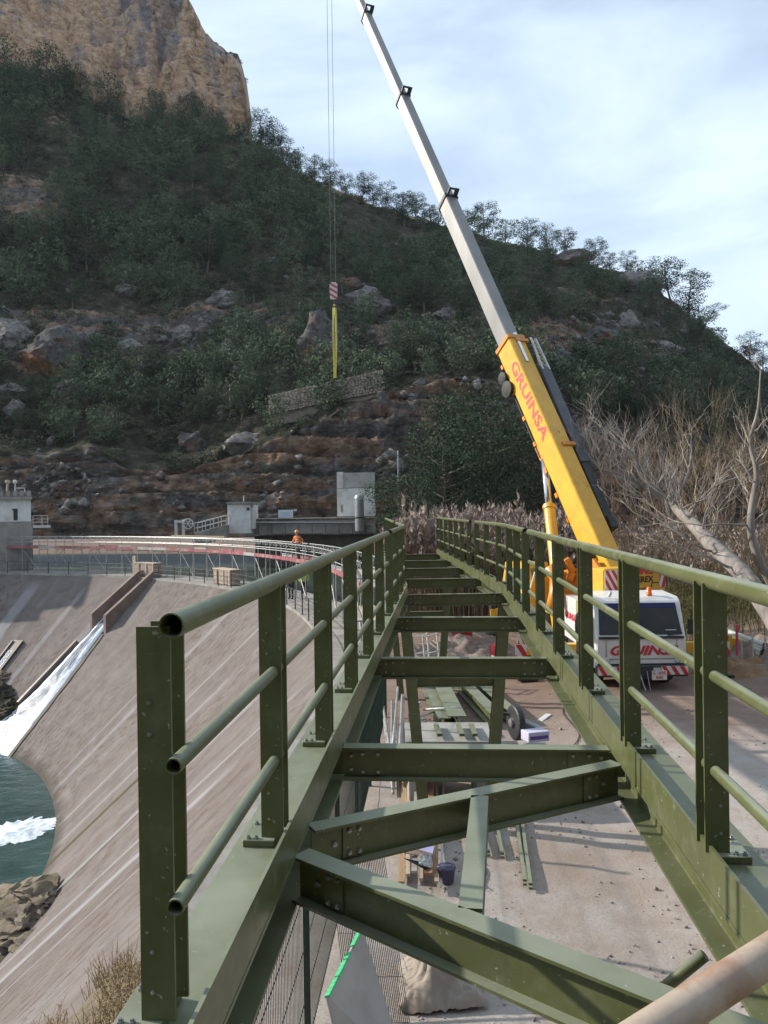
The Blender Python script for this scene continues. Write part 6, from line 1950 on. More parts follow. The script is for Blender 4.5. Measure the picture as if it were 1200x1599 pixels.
# stairs with white railing up to the hut
st = thing('crest_stairs', 'concrete steps with white railings rising to the hut', 'stairs', tuple(U(330, 834, 79)))
a0, a1 = U(304, 833, 78.5), U(354, 820, 78.5)
for k in range(9):
    f = k / 9
    p = a0.lerp(a1, f)
    mb = MB(); mb.box(p.x, p.x + (a1.x - a0.x) / 9, 78.5, 79.9, p.z - 1.2, p.z + 0.1); mb.build('step', CONC, st)
for yy in (78.45, 79.9):
    for dz in (0.5, 1.0):
        mb = MB(); mb.tube([Vector((a0.x, yy, a0.z + dz)), Vector((a1.x, yy, a1.z + dz))], 0.035, 6); mb.build('handrail', WHT2, st)
    for k in range(5):
        p = a0.lerp(a1, k / 4)
        mb = MB(); mb.tube([Vector((p.x, yy, p.z)), Vector((p.x, yy, p.z + 1.0))], 0.03, 5); mb.build('rail_post', WHT2, st)
# stone retaining wall on the hillside: separate stones
rw = thing('stone_wall', 'pale dry stone retaining wall slanting across the mountainside', 'wall', tuple(U(505, 612, 100)))
STN = [M('wall_stone_a', (0.44, 0.37, 0.30), (0.33, 0.27, 0.22), 1.5, 0.95, bmp=0.4), M('wall_stone_b', (0.50, 0.42, 0.34), (0.38, 0.31, 0.25), 1.5, 0.95, bmp=0.4), M('wall_stone_c', (0.34, 0.285, 0.235), (0.25, 0.205, 0.17), 1.5, 0.95, bmp=0.4)]
wa, wb = U(420, 648, 100.5), U(596, 612, 101.5); ta, tb_ = U(420, 618, 100.5), U(596, 578, 101.5)
dw = (wb - wa); nw_ = Vector((dw.y, -dw.x, 0)).normalized()
mb = MB(); 
v0 = [wa + nw_ * -0.1 - Z1 * 1.5, wb - nw_ * 0.1 - Z1 * 1.5, tb_ - nw_ * 0.1 - Z1 * 0.08, ta - nw_ * 0.1 - Z1 * 0.08]
mb.add(v0 + [v - nw_ * 0.9 for v in v0], [(0, 1, 2, 3), (4, 5, 6, 7), (0, 1, 5, 4), (1, 2, 6, 5), (2, 3, 7, 6), (3, 0, 4, 7)])
mb.build('mortar', M('wall_stone_c', (0.2,) * 3), rw)
sm_ = []
for s_ in range(9):
    m2 = MB(); r2 = random.Random(s_)
    m2.box(-0.5, 0.5, -0.5, 0.5, -0.5, 0.5)
    m2.v = [(x * r2.uniform(0.75, 1.0), y * r2.uniform(0.8, 1.1), z * r2.uniform(0.75, 1.0)) for x, y, z in m2.v]
    o = m2.build('stone', STN[s_ % 3], bevel=0.06); sm_.append(o.data); bpy.data.objects.remove(o)
r2 = random.Random(3); nst = 0
crs = 8
for c in range(crs):
    f = 0.0
    while f < 0.995:
        wpx = r2.uniform(0.022, 0.038)
        fm = f + wpx / 2
        lo_ = wa.lerp(wb, fm); hi_ = ta.lerp(tb_, fm)
        p = lo_.lerp(hi_, (c + 0.5) / crs) + nw_ * r2.uniform(0.0, 0.07) + Z1 * r2.uniform(-0.04, 0.04)
        o = bpy.data.objects.new('stone', sm_[r2.randrange(9)]); link(o, rw)
        o.location = p - OFF[rw]
        hgt = (hi_.z - lo_.z) / crs
        o.scale = (dw.length * wpx * 0.98, 0.5, hgt * 1.02)
        o.rotation_euler = (0, -math.asin(dw.normalized().z), math.atan2(dw.y, dw.x))
        f += wpx; nst += 1
# poles on the slope
for i, (x, y0, y1) in enumerate(((248, 626, 648), (360, 602, 648), (623, 706, 790), (437, 780, 712), (116, 662, 680))):
    if i == 3: continue
    r_ = hit(x, y1)
    if not r_: continue
    Yp = 89.0 if i == 2 else r_[0].y - 0.3
    a, b_ = U(x, y1 + 3, Yp), U(x, y0, Yp)
    lb = ['short grey post on the ledge left of the taller one', 'tall thin grey post on the ledge over the white hut', 'tall steel lamp pole right of the white valve house', '', 'thin grey post below the large left boulder'][i]
    p = thing('pole', lb, 'pole', tuple(a), 'poles on the mountainside')
    mb = MB(); mb.tube([a, Vector((a.x, a.y, b_.z))], [0.10, 0.07], 7); mb.build('shaft', GALV, p)
    mb = MB(); mb.lathe([(0.12, 0), (0.05, 0.15)], Vector((a.x, a.y, b_.z)), 7); mb.build('cap', GALV, p)
# ================================================================== PEOPLE
SKIN = M('skin', (0.42, 0.26, 0.19), (0.36, 0.22, 0.16), 6, 0.6)
def skin_mesh(name, nodes, edges, mat, parent, sub=2, root=0):
    me = bpy.data.meshes.new(name)
    me.from_pydata([n[0] for n in nodes], edges, [])
    o = bpy.data.objects.new(name, me); link(o, parent)
    md = o.modifiers.new('skin', 'SKIN'); md.use_smooth_shade = True
    for i, n in enumerate(nodes):
        sv = me.skin_vertices[0].data[i]
        r = n[1]; sv.radius = r if isinstance(r, tuple) else (r, r); sv.use_root = (i == root)
    s = o.modifiers.new('sub', 'SUBSURF'); s.levels = sub; s.render_levels = sub
    me.materials.append(mat)
    return o
def person(loc, rz, label, jacket, trousers, helmet, arms, lean=0.0, stride=0.12):
    t = thing('person', label, 'person', loc)
    t.rotation_euler.z = rz
    a = lean
    # x right, y forward
    J = {'pel': (0, 0, 0.95), 'wst': (0, a * 0.25, 1.08), 'cst': (0, a * 0.7, 1.32), 'nck': (0, a * 1.0, 1.48), 'hd0': (0, a * 1.15 + 0.02, 1.57), 'hd1': (0, a * 1.3 + 0.02, 1.70),
         'lh': (-0.10, 0, 0.92), 'lk': (-0.11, stride * 0.7 + 0.03, 0.50), 'la': (-0.11, stride * 0.4, 0.09), 'lt': (-0.12, stride * 0.4 + 0.17, 0.04),
         'rh': (0.10, 0, 0.92), 'rk': (0.11, -stride * 0.4 + 0.03, 0.50), 'ra': (0.11, -stride, 0.09), 'rt': (0.12, -stride + 0.17, 0.04),
         'ls': (-0.19, a * 0.9, 1.42), 'rs': (0.19, a * 0.9, 1.42)}
    for s_, pre in ((-1, 'l'), (1, 'r')):
        e, w = arms[0 if s_ < 0 else 1]
        J[pre + 'e'] = e; J[pre + 'w'] = w
        ev, wv = Vector(e), Vector(w)
        J[pre + 'p'] = tuple(wv + (wv - ev).normalized() * 0.08)
    R_ = {'pel': 0.13, 'wst': 0.125, 'cst': (0.15, 0.115), 'nck': 0.055, 'hd0': 0.075, 'hd1': 0.095, 'lh': 0.085, 'rh': 0.085, 'lk': 0.06, 'rk': 0.06, 'la': 0.045, 'ra': 0.045, 'lt': 0.04, 'rt': 0.04, 'ls': 0.065, 'rs': 0.065, 'le': 0.045, 're': 0.045, 'lw': 0.032, 'rw': 0.032, 'lp': 0.035, 'rp': 0.035}
    E = [('pel', 'wst'), ('wst', 'cst'), ('cst', 'nck'), ('nck', 'hd0'), ('hd0', 'hd1')]
    for p in 'lr': E += [('pel', p + 'h'), (p + 'h', p + 'k'), (p + 'k', p + 'a'), (p + 'a', p + 't'), ('cst', p + 's'), (p + 's', p + 'e'), (p + 'e', p + 'w'), (p + 'w', p + 'p')]
    def sub(keys, edges, grow, nm, mat):
        ks = [k for k in keys]
        ix = {k: i for i, k in enumerate(ks)}
        nd = []
        for k in ks:
            r = R_[k]; r = r if isinstance(r, tuple) else (r, r)
            nd.append((J[k], (r[0] + grow, r[1] + grow)))
        return skin_mesh(nm, nd, [(ix[x], ix[y]) for x, y in edges if x in ix and y in ix], mat, t)
    body = sub(['pel'] + [k for k in J if k != 'pel'], E, 0, 'body', SKIN)
    sub(['cst', 'wst', 'pel', 'ls', 'rs', 'le', 're', 'lw', 'rw'], E, 0.022, 'jacket', jacket)
    sub(['pel', 'lh', 'rh', 'lk', 'rk', 'la', 'ra'], E, 0.018, 'trousers', trousers)
    for p in 'lr': 
        mb = MB(); mb.tube([Vector(J[p + 'a']) + Vector((0, -0.05, 0.02)), Vector(J[p + 'a']) + Vector((0, 0.05, -0.03)), Vector(J[p + 't']) + Vector((0, 0.04, -0.005))], [0.06, 0.058, 0.04], 8)
        b_ = mb.build('boot', BLKT, None, smooth=True); b_.parent = t
        # five fingers on each hand
        hp = Vector(J[p + 'p']); dv = (hp - Vector(J[p + 'w'])).normalized(); sd = dv.cross(Vector((0, 1, 0))).normalized() if abs(dv.y) < 0.9 else Vector((1, 0, 0))
        mb = MB()
        for k in range(4): mb.tube([hp + sd * (k - 1.5) * 0.018, hp + sd * (k - 1.5) * 0.02 + dv * (0.05 + 0.012 * (1.5 - abs(k - 1.3))), hp + sd * (k - 1.5) * 0.02 + dv * 0.075 + Vector((0, 0.02, -0.012))], [0.011, 0.01, 0.008], 5)
        mb.tube([hp - dv * 0.05 + sd * 0.035, hp - dv * 0.015 + sd * 0.06], [0.012, 0.009], 5)
        f_ = mb.build('fingers', SKIN, None, smooth=True); f_.parent = t; f_['kind'] = 'stuff'
    hd_ = Vector(J['hd1'])
    mb = MB(); mb.lathe([(0.150, 0.0), (0.128, 0.012), (0.128, 0.05), (0.110, 0.105), (0.065, 0.145), (0.01, 0.155)], hd_ + Vector((0, -0.01, 0.01)), 14)
    mb.box(-0.06, 0.06, 0.10, 0.19, hd_.z + 0.005, hd_.z + 0.02)
    h_ = mb.build('helmet', helmet, None, smooth=True); h_.parent = t
    mb = MB()
    mb.lathe([(0.02, 0), (0.015, 0.03), (0.005, 0.05)], hd_ + Vector((0, 0.075, -0.04)), 6, (0, 1, 0))
    n_ = mb.build('nose', SKIN, None); n_.parent = t
    for s_ in (-1, 1):
        mb = MB(); mb.lathe([(0.012, 0), (0.008, 0.008)], hd_ + Vector((0.033 * s_, 0.088, -0.01)), 6, (0, 1, 0)); e_ = mb.build('eye', BLKT, None); e_.parent = t
    # pale reflective bands
    for z, gr in ((1.12, 0.150), (1.24, 0.165)):
        mb = MB(); mb.lathe([(gr, -0.025), (gr, 0.025)], (0, 0, 0), 16); mb.v = [(x * 1.12, y * 0.98 + lean * 0.4, zz + z) for x, y, zz in mb.v]
        b_ = mb.build('reflective_band', M('reflective', (0.62, 0.62, 0.55), (0.5, 0.5, 0.45), 3, 0.4), None); b_.parent = t
    return t
HVO = M('hivis_orange', (0.80, 0.20, 0.03), (0.72, 0.16, 0.03), 5, 0.7)
HVY = M('hivis_yellow', (0.50, 0.72, 0.05), (0.42, 0.62, 0.04), 5, 0.7)
NAVY = M('navy_cloth', (0.022, 0.025, 0.035), (0.035, 0.037, 0.045), 5, 0.85)
HEL_O = M('helmet_orange', (0.72, 0.30, 0.08), (0.66, 0.26, 0.06), 4, 0.35)
HEL_W = M('helmet_white', (0.75, 0.75, 0.73), (0.68, 0.68, 0.66), 4, 0.35)
pu = CREST.s_at_y(48.6)
pp = crest_pt(pu, 1.9, ZP + 0.032)
person(tuple(pp), R(150), 'worker in orange jacket and orange helmet walking on the scaffold walkway', HVO, NAVY, HEL_O, [((-0.28, -0.10, 1.18), (-0.24, 0.10, 1.02)), ((0.30, 0.08, 1.18), (0.24, 0.28, 1.10))], 0.10, 0.16)
p2 = crest_pt(CREST.s_at_y(43.8), 0.85, 0.032); p3 = crest_pt(CREST.s_at_y(43.0), 0.35, 0.032); 
p3 = G(475, 935); p3.z = 0.032; p2 = G(455, 936); p2.z = 0.032
person(tuple(p3), R(200), 'worker in a bright yellow jacket standing on the crest under the walkway', HVY, NAVY, HEL_W, [((-0.29, 0.02, 1.17), (-0.20, 0.2, 1.08)), ((0.29, 0.02, 1.17), (0.22, 0.18, 1.0))], 0.05, 0.06)
person(tuple(p2), R(165), 'worker with white helmet and dark yellow jacket left of the brighter one', M('hivis_dull', (0.30, 0.40, 0.08), (0.24, 0.32, 0.06), 5, 0.8), NAVY, HEL_W, [((-0.28, 0.06, 1.17), (-0.18, 0.22, 1.2)), ((0.28, 0.02, 1.17), (0.25, 0.1, 0.95))], 0.06, 0.06)

# ================================================================== SITE CLUTTER
# welded mesh fence along the bank under the footbridge
mf = thing('mesh_fence', 'green welded mesh fence along the bank under the left girder', 'fence', (-0.7, 8, 0))
def fl(Y): return Vector((-1.28 + 0.062 * Y, Y, 0.0))
ypost = [5.2, 7.7, 10.2, 12.7, 15.2, 17.7, 20.2]
for Y in ypost:
    p = fl(Y); mb = MB(); mb.box(p.x - 0.03, p.x + 0.03, p.y - 0.03, p.y + 0.03, 0, 2.05); mb.build('post', FENG, mf)
for a, b_ in zip(ypost, ypost[1:]):
    mb = MB()
    n = 40
    for k in range(n + 1):
        p = fl(a).lerp(fl(b_), k / n)
        mb.tube([p + Z1 * 0.05, p + Z1 * 1.72, p + Z1 * 1.80 + Vector((0.03, 0, 0)), p + Z1 * 1.87 - Vector((0.03, 0, 0)), p + Z1 * 1.98], 0.0034, 3, caps=False)
    for z in (0.1, 0.6, 1.1, 1.6, 1.93):
        mb.tube([fl(a) + Z1 * z, fl(b_) + Z1 * z], 0.005, 3, caps=False)
    mb.build('mesh_panel', FENG, mf, flip=False)['kind'] = 'stuff'
# second, loose mesh panel leaning behind the plywood
lp = thing('loose_mesh_panel', 'loose dark mesh panel leaning behind the plywood sheet', 'fence panel', (-0.1, 8.3, 0))
mb = MB()
e0, e1 = G(545, 1600), G(640, 1600); e0.z = e1.z = 0.02
top_off = Vector((-0.25, 0.9, 1.35))
for k in range(33):
    p = e0.lerp(e1, k / 32); mb.tube([p, p + top_off], 0.005, 3, caps=False)
for f in (0, 0.25, 0.5, 0.75, 1): mb.tube([e0 + top_off * f, e1 + top_off * f], 0.0034, 3, caps=False)
mb.build('mesh_wires', DKF, lp, flip=False)['kind'] = 'stuff'
# plywood sheet with green painted edge leaning on the fence
A_, B_ = U(512, 1556, 7.0), U(566, 1448, 8.0)
C_ = U(640, 1680, 7.6); D_ = U(560, 1760, 6.9)
pw = thing('plywood_sheet', 'grey plywood sheet with a green painted edge leaning on the fence', 'board', (A_.x, A_.y, 0))
def slab(vs, th, name, mat, par):
    vs = [Vector(v) for v in vs]; n = (vs[1] - vs[0]).cross(vs[2] - vs[0]).normalized() * th
    mb = MB(); k = len(vs); mb.add(vs + [v + n for v in vs], [tuple(range(k)), tuple(range(k, 2 * k))] + [(i, (i + 1) % k, k + (i + 1) % k, k + i) for i in range(k)])
    return mb.build(name, mat, par)
slab([A_, B_, C_, D_], 0.02, 'sheet', PLY, pw)
GE = M('green_edge', (0.06, 0.50, 0.22), (0.08, 0.42, 0.18), 8, 0.5)
ed = (B_ - A_); nn_ = (B_ - A_).cross(C_ - A_).normalized()
for k, (f0, f1) in enumerate(((0.0, 0.24), (0.26, 0.48), (0.50, 0.60), (0.70, 0.985))):
    mb = MB(); mb.bar(A_ + ed * f0 + nn_ * 0.005, A_ + ed * f1 + nn_ * 0.005, 0.02, 0.05, nn_); mb.build('painted_edge', GE, pw)
# crumpled tarpaulin
tq = G(690, 1545)
def tarp(c, rx, ry, hgt, seed, name, mat, label):
    mb = MB(); n = 44
    for i in range(n + 1):
        for j in range(n + 1):
            u, v = i / n * 2 - 1, j / n * 2 - 1
            rr_ = max(abs(u), abs(v))
            x = u * rx * (1 + 0.15 * noise.noise((u * 1.5, v * 1.5, seed))); y = v * ry * (1 + 0.15 * noise.noise((u * 1.5, v * 1.5, seed + 4)))
            a = math.atan2(v, u + 0.1)
            z = hgt * max(0, 1 - rr_) ** 0.8 * (0.7 + 0.5 * noise.noise((u * 1.4, v * 1.4, seed))) + 0.13 * abs(math.sin(a * 4.5 + 3 * noise.noise((u * 2, v * 2, seed)))) * (0.3 + 0.7 * (1 - rr_)) + 0.05 * abs(noise.noise((u * 6, v * 6, seed)))
            px, py = c.x + x, c.y + y
            mb.v.append((px, py, ground_z(px, py) + 0.012 + max(0.0, z)))
    for i in range(n):
        for j in range(n):
            a = i * (n + 1) + j; mb.f.append((a, a + n + 1, a + n + 2, a + 1))
    return single(mb, name, mat, label, 'tarpaulin', smooth=True)
TARP = M('tarp_beige', (0.30, 0.25, 0.205), (0.24, 0.195, 0.155), 3, 0.7, bmp=0.3, bdist=0.01)
tarp(tq, 0.46, 0.42, 0.55, 2.0, 'tarpaulin', TARP, 'crumpled beige tarpaulin on the ground beside the mesh fence')
bk = G(662, 1500)
br = thing('pink_brick', 'broken pink hollow brick on the tarpaulin', 'brick', (bk.x, bk.y, 0.55))
mb = MB(); mb.obox(Vector((bk.x, bk.y + 0.0, 0.62)), Vector((0.13, -0.05, 0)), Vector((0.03, 0.06, 0)), Z1 * 0.05); mb.build('brick_body', M('brick_pink', (0.52, 0.30, 0.25), (0.45, 0.25, 0.2), 6, 0.9), br, bevel=0.008)
mb = MB(); mb.obox(Vector((bk.x + 0.14, bk.y - 0.06, 0.60)), Vector((0.02, -0.01, 0)), Vector((0.03, 0.07, 0)), Z1 * 0.06); mb.build('brick_end', M('brick_pink', (0.52, 0.3, 0.25)), br, bevel=0.006)
# bundle of planks on the ground under the first bay
PC = [WOOD, WOOD2, PLY, WOOD2, WOODR, WOOD, WHT2, WOOD2]
pn = 0
for i, (x0, x1, y0, y1) in enumerate(((622, 632, 1385, 1210), (634, 641, 1378, 1200), (643, 652, 1390, 1205), (655, 661, 1380, 1215), (664, 676, 1388, 1208), (679, 685, 1395, 1204), (687, 691, 1392, 1206))):
    a = G((x0 + x1) / 2, y0); b_ = G((x0 + x1) / 2 + (1 if i % 2 else 5), y1)
    w = (x1 - x0) * a.y / F
    mb = MB(); z = 0.06 + 0.045 * (i % 3) + (0.10 if i in (2, 4) else 0)
    mb.bar(a + Z1 * z, b_ + Z1 * (z + 0.02), w, 0.035)
    lb = ['leftmost yellowish plank of the bundle under the first bay', 'pale second plank of the bundle under the first bay', 'grey third plank of the bundle under the first bay', 'narrow pale plank in the middle of the bundle', 'broad reddish plank right of the bundle middle', 'brown plank second from the bundle\'s right side', 'thin white batten at the right of the bundle'][i]
    single(mb, 'plank', PC[i], lb, 'plank', 'planks under the first bay')
# paper wrapped packet on the planks
pk = G(655, 1345, 0.25)
pa = thing('cardboard_packet', 'torn cardboard and pale blue packet lying on the planks', 'packet', tuple(pk))
slab([U(618, 1330, pk.y + 0.1), U(672, 1340, pk.y + 0.1), U(678, 1312, pk.y + 0.5), U(640, 1300, pk.y + 0.5)], 0.02, 'cardboard', M('card', (0.45, 0.35, 0.27), (0.4, 0.3, 0.23), 3, 0.8), pa)
slab([U(636, 1322, pk.y - 0.05), U(676, 1334, pk.y - 0.05), U(678, 1322, pk.y + 0.3), U(652, 1312, pk.y + 0.3)], 0.01, 'pale_sheet', M('paper_lilac', (0.58, 0.56, 0.78), (0.5, 0.48, 0.7), 3, 0.5), pa)
slab([U(630, 1340, pk.y - 0.2), U(672, 1362, pk.y - 0.2), U(674, 1350, pk.y - 0.1), U(650, 1346, pk.y - 0.1)], 0.01, 'dark_sheet', NAVY, pa)
slab([U(654, 1350, pk.y - 0.25), U(674, 1356, pk.y - 0.25), U(675, 1336, pk.y - 0.05), U(655, 1334, pk.y - 0.05)], 0.012, 'printed_card', M('print_card', (0.5, 0.5, 0.47), (0.08, 0.08, 0.1), 30, 0.5), pa)
# purple tub
pt = G(698, 1376); mb = MB(); mb.lathe([(0.10, 0.0), (0.125, 0.18), (0.135, 0.19), (0.135, 0.21), (0.11, 0.21)], pt, 14)
tub = thing('mortar_tub', 'dark purple plastic tub beside the planks', 'tub', tuple(pt))
mb.build('tub_body', M('tub_purple', (0.05, 0.045, 0.09), (0.07, 0.06, 0.11), 4, 0.5), tub)
mb = MB(); mb.tube([pt + Vector((-0.13, 0, 0.2)), pt + Vector((-0.07, -0.1, 0.27)), pt + Vector((0.07, -0.1, 0.27)), pt + Vector((0.13, 0, 0.2))], 0.008, 6); mb.build('handle', GALV, tub)
# olive bars lying on the ground: pairs of square tubes
def ground_bar(x0, y0, x1, y1, w, h, name, mat, label, group, z=0.02):
    a, b_ = G(x0, y0), G(x1, y1)
    d = (a - b_).normalized(); r = Vector((d.y, -d.x, 0))
    t = thing(name, label, 'steel bar', (a.x, a.y, 0), group)
    mb = MB(); mb.bar(a + Z1 * (z + h / 2), b_ + Z1 * (z + h / 2), w, h); mb.build('tube_body', mat, t, bevel=0.004)
    mb = MB(); mb.obox(a + d * 0.03 + Z1 * (z + h * 0.25), r * w * 0.5, d * 0.03, Z1 * h * 0.25); mb.build('end_plate', mat, t)
    return t
grp = 'green steel bars on the dirt'
ground_bar(763, 1336, 748, 1250, 0.055, 0.05, 'steel_bar', GREEN, 'shorter green bar at the left of the pair under the diagonal brace', grp)
ground_bar(785, 1339, 769, 1250, 0.055, 0.05, 'steel_bar', GREEN, 'shorter green bar at the right of the pair under the diagonal brace', grp)
ground_bar(820, 1382, 800, 1235, 0.055, 0.06, 'steel_bar', GREEN, 'long green bar on the dirt, left of the longest two', grp)
ground_bar(829, 1388, 809, 1235, 0.055, 0.06, 'steel_bar', GREEN, 'long green bar on the dirt, right of the longest two', grp)
# stacked green steel profiles beyond the first trestle
def profile(x0, y0, x1, y1, w, h, z, label, zt=0.0):
    a, b_ = G(x0, y0), G(x1, y1)
    mb = MB(); mb.ibeam(a + Z1 * (z + h), b_ + Z1 * (z + h + zt), w, h, 0.02, 0.014)
    return single(mb, 'steel_profile', GREEN, label, 'steel beam', 'spare green beams on the ground')
profile(715, 1150, 684, 1080, 0.42, 0.42, 0.05, 'thick spare beam lying on the dirt between the trestle legs')
profile(695, 1145, 668, 1082, 0.30, 0.30, 0.05, 'thinner spare beam left of the thick one between the trestle legs')
profile(775, 1140, 715, 1075, 0.30, 0.36, 0.05, 'spare beam lying askew right of the thick one')
profile(800, 1130, 735, 1072, 0.26, 0.30, 0.05, 'rightmost spare beam next to the right trestle leg')
# concrete slab / sheet in front of them
ct_ = thing('concrete_slab', 'pale grey sheet on blocks with dark bars laid on it between the trestle legs', 'slab', tuple(G(690, 1190)))
sa, sb, sc_, sd_ = U(634, 1158, 14.0), U(768, 1158, 14.0), U(762, 1128, 15.6), U(632, 1128, 15.6)
slab([sa, sb, sc_, sd_], -0.08, 'sheet', M('slab_grey', (0.36, 0.35, 0.32), (0.28, 0.27, 0.245), 2, 0.8, dirt=(0.18, 0.16, 0.14), dscale=2, damt=0.5), ct_)
for f in (0.1, 0.9):
    p = sa.lerp(sb, f); q = sd_.lerp(sc_, f); mb = MB(); mb.box(p.x - 0.1, p.x + 0.1, p.y + 0.1, q.y - 0.1, 0.0, p.z - 0.09); mb.build('support_block', CONC, ct_)
for i, x in enumerate((685, 720, 740)):
    a, b_ = U(x + 2, 1154, 14.1), U(x - 4, 1137, 15.1)
    single(MB().bar(a + Z1 * 0.07, b_ + Z1 * 0.07, 0.09, 0.05), 'cut_bar', GREEN, ['left cut green bar on the pale sheet', 'middle cut green bar on the pale sheet', 'right cut green bar on the pale sheet'][i], 'steel bar', 'cut bars on the pale sheet')
# cut-off saw on its stand
cs = thing('cutoff_saw', 'cut-off saw with black upright disc guard beside the right trestle leg', 'saw', tuple(G(806, 1170)))
c0 = U(806, 1128, 15.0)
mb = MB(); mb.lathe([(0.30, -0.07), (0.33, -0.05), (0.33, 0.05), (0.30, 0.07)], c0, 22, (1, 0.25, 0)); mb.build('disc_guard', BLKT, cs, bevel=0.01)
mb = MB(); mb.lathe([(0.08, -0.12), (0.08, 0.12)], c0, 14, (1, 0.25, 0)); mb.build('flange', CHR, cs)
mb = MB(); mb.tube([c0 + Vector((0.1, 0.02, 0.0)), c0 + Vector((0.42, -0.05, -0.14))], 0.09, 12); mb.build('motor', GALV, cs)
mb = MB(); mb.bar(c0 + Vector((0.0, 0.1, 0.1)), c0 + Vector((-0.35, 0.2, 0.15)), 0.05, 0.05); mb.build('arm', DARKM, cs)
zb_ = c0.z - 0.42
mb = MB(); mb.box(c0.x - 0.45, c0.x + 0.55, c0.y - 0.2, c0.y + 0.25, zb_ - 0.05, zb_); mb.build('table_top', PLY, cs)
for dx in (-0.4, 0.5):
    for dy in (-0.15, 0.2):
        mb = MB(); mb.box(c0.x + dx - 0.03, c0.x + dx + 0.03, c0.y + dy - 0.03, c0.y + dy + 0.03, 0, zb_ - 0.05); mb.build('table_leg', GALV, cs)
bx = U(836, 1153, 14.6)
pb = thing('paint_box', 'white and purple carton on the saw table', 'carton', tuple(bx))
mb = MB(); mb.obox(bx + Z1 * 0.06, Vector((0.20, 0.06, 0)), Vector((-0.05, 0.13, 0)), Z1 * 0.09); mb.build('carton_body', M('carton_lilac', (0.55, 0.53, 0.66), (0.48, 0.46, 0.6), 3, 0.6), pb, bevel=0.01)
mb = MB(); mb.obox(bx + Z1 * 0.05 - Vector((-0.05, 0.13, 0)) * 1.03, Vector((0.17, 0.051, 0)), Vector((-0.001, 0.003, 0)), Z1 * 0.03); mb.build('purple_band', M('carton_purple', (0.10, 0.05, 0.25), (0.12, 0.06, 0.28), 3, 0.6), pb)
# tangle of tubes left of the trestle
r3 = random.Random(8)
for i in range(9):
    a = U(612 + r3.uniform(-2, 12), 1150 + r3.uniform(-20, 20), 15 + r3.uniform(-0.5, 0.5)); a.z = 0.06 + 0.05 * i
    b_ = a + Vector((r3.uniform(-0.3, 0.25), 5.5 + r3.uniform(-0.4, 0.4), r3.uniform(0.0, 0.25)))
    single(MB().tube([a, b_], 0.03, 8), 'scaffold_tube', GRAYP, 'loose grey scaffold tube in the pile left of the left trestle leg', 'tube', 'loose scaffold tubes left of the trestle', smooth=True)
for i in range(7):
    a = U(660 + r3.uniform(-10, 18), 1100 + r3.uniform(-12, 12), 19.5 + r3.uniform(-0.6, 0.6)); a.z = 0.1 + 0.07 * i
    b_ = a + Vector((r3.uniform(-0.9, 0.9), r3.uniform(-0.9, 0.9), r3.uniform(-0.05, 0.25)))
    single(MB().tube([a, b_], 0.028, 8), 'scaffold_tube', WHT2, 'short pale tube in the tangle behind the spare beams', 'tube', 'short tubes behind the spare beams', smooth=True)
# white scaffold frames and bags further under the bridge
for i, x in enumerate((648, 664)):
    a = G(x + 4, 1075); t = thing('ladder_stand', ['white tubular ladder stand standing under the middle span, left one', 'white tubular ladder stand standing under the middle span, right one'][i], 'stand', tuple(a), 'white ladder stands')
    for dx in (0, 0.75):
        mb = MB(); mb.tube([a + Vector((dx * 0.6, dx * 0.7, 0.0)), a + Vector((dx * 0.6 - 0.12, dx * 0.7, 1.55))], 0.03, 7); mb.build('upright', WHT2, t)
    for z in (0.3, 1.0, 1.5):
        mb = MB(); mb.tube([a + Vector((-0.12 * z / 1.55, 0, z)), a + Vector((0.45 - 0.12 * z / 1.55, 0.52, z))], 0.024, 6); mb.build('rung', WHT2, t)
def bag(x, y, s_, mat, label, seed):
    c = G(x, y); bm = bmesh.new(); bmesh.ops.create_icosphere(bm, subdivisions=3, radius=1)
    for v in bm.verts:
        p = v.co; k = 1 + 0.25 * fbm((p.x * 1.5 + seed, p.y * 1.5, p.z * 1.5), 3)
        v.co = Vector((p.x * s_ * 1.2 * k, p.y * s_ * k, max(-0.5, p.z) * s_ * 0.8 * k + s_ * 0.4))
    me = bpy.data.meshes.new('bag'); bm.to_mesh(me); bm.free(); me.materials.append(mat)
    me.polygons.foreach_set('use_smooth', [True] * len(me.polygons))
    o = bpy.data.objects.new('rubbish_bag', me); o.location = c; link(o); tag(o, label, 'bag', 'bags under the bridge')
bag(692, 1062, 0.30, WHT2, 'crumpled pale bag under the middle span, left of the white one', 1)
bag(704, 1058, 0.26, M('bag_white', (0.75, 0.76, 0.82), (0.65, 0.66, 0.75), 3, 0.4), 'bright white bag under the middle span', 2)
bag(682, 1060, 0.28, PLY, 'greyish bag beside the white ladder stands', 3)
bag(700, 1064, 0.13, M('bag_pink', (0.6, 0.3, 0.28), (0.5, 0.25, 0.25), 3, 0.6), 'small pinkish bag in front of the bright white one', 4)
# red buckets
for i, (x, y) in enumerate(((716, 1002), (728, 998), (778, 1040))):
    c = G(x, y); t = thing('red_drum', ['red drum under the far span, left one', 'red drum under the far span, right one', 'red and white drum beside the right trestle leg'][i], 'drum', tuple(c), 'red drums under the bridge')
    mb = MB(); mb.lathe([(0.24, 0), (0.26, 0.03), (0.26, 0.68), (0.24, 0.72)], c, 16); mb.build('drum_body', RED, t, smooth=True)
    mb = MB(); mb.lathe([(0.27, -0.02), (0.27, 0.02)], c + Z1 * 0.36, 16); mb.build('hoop', WHT if i == 2 else DARKM, t)
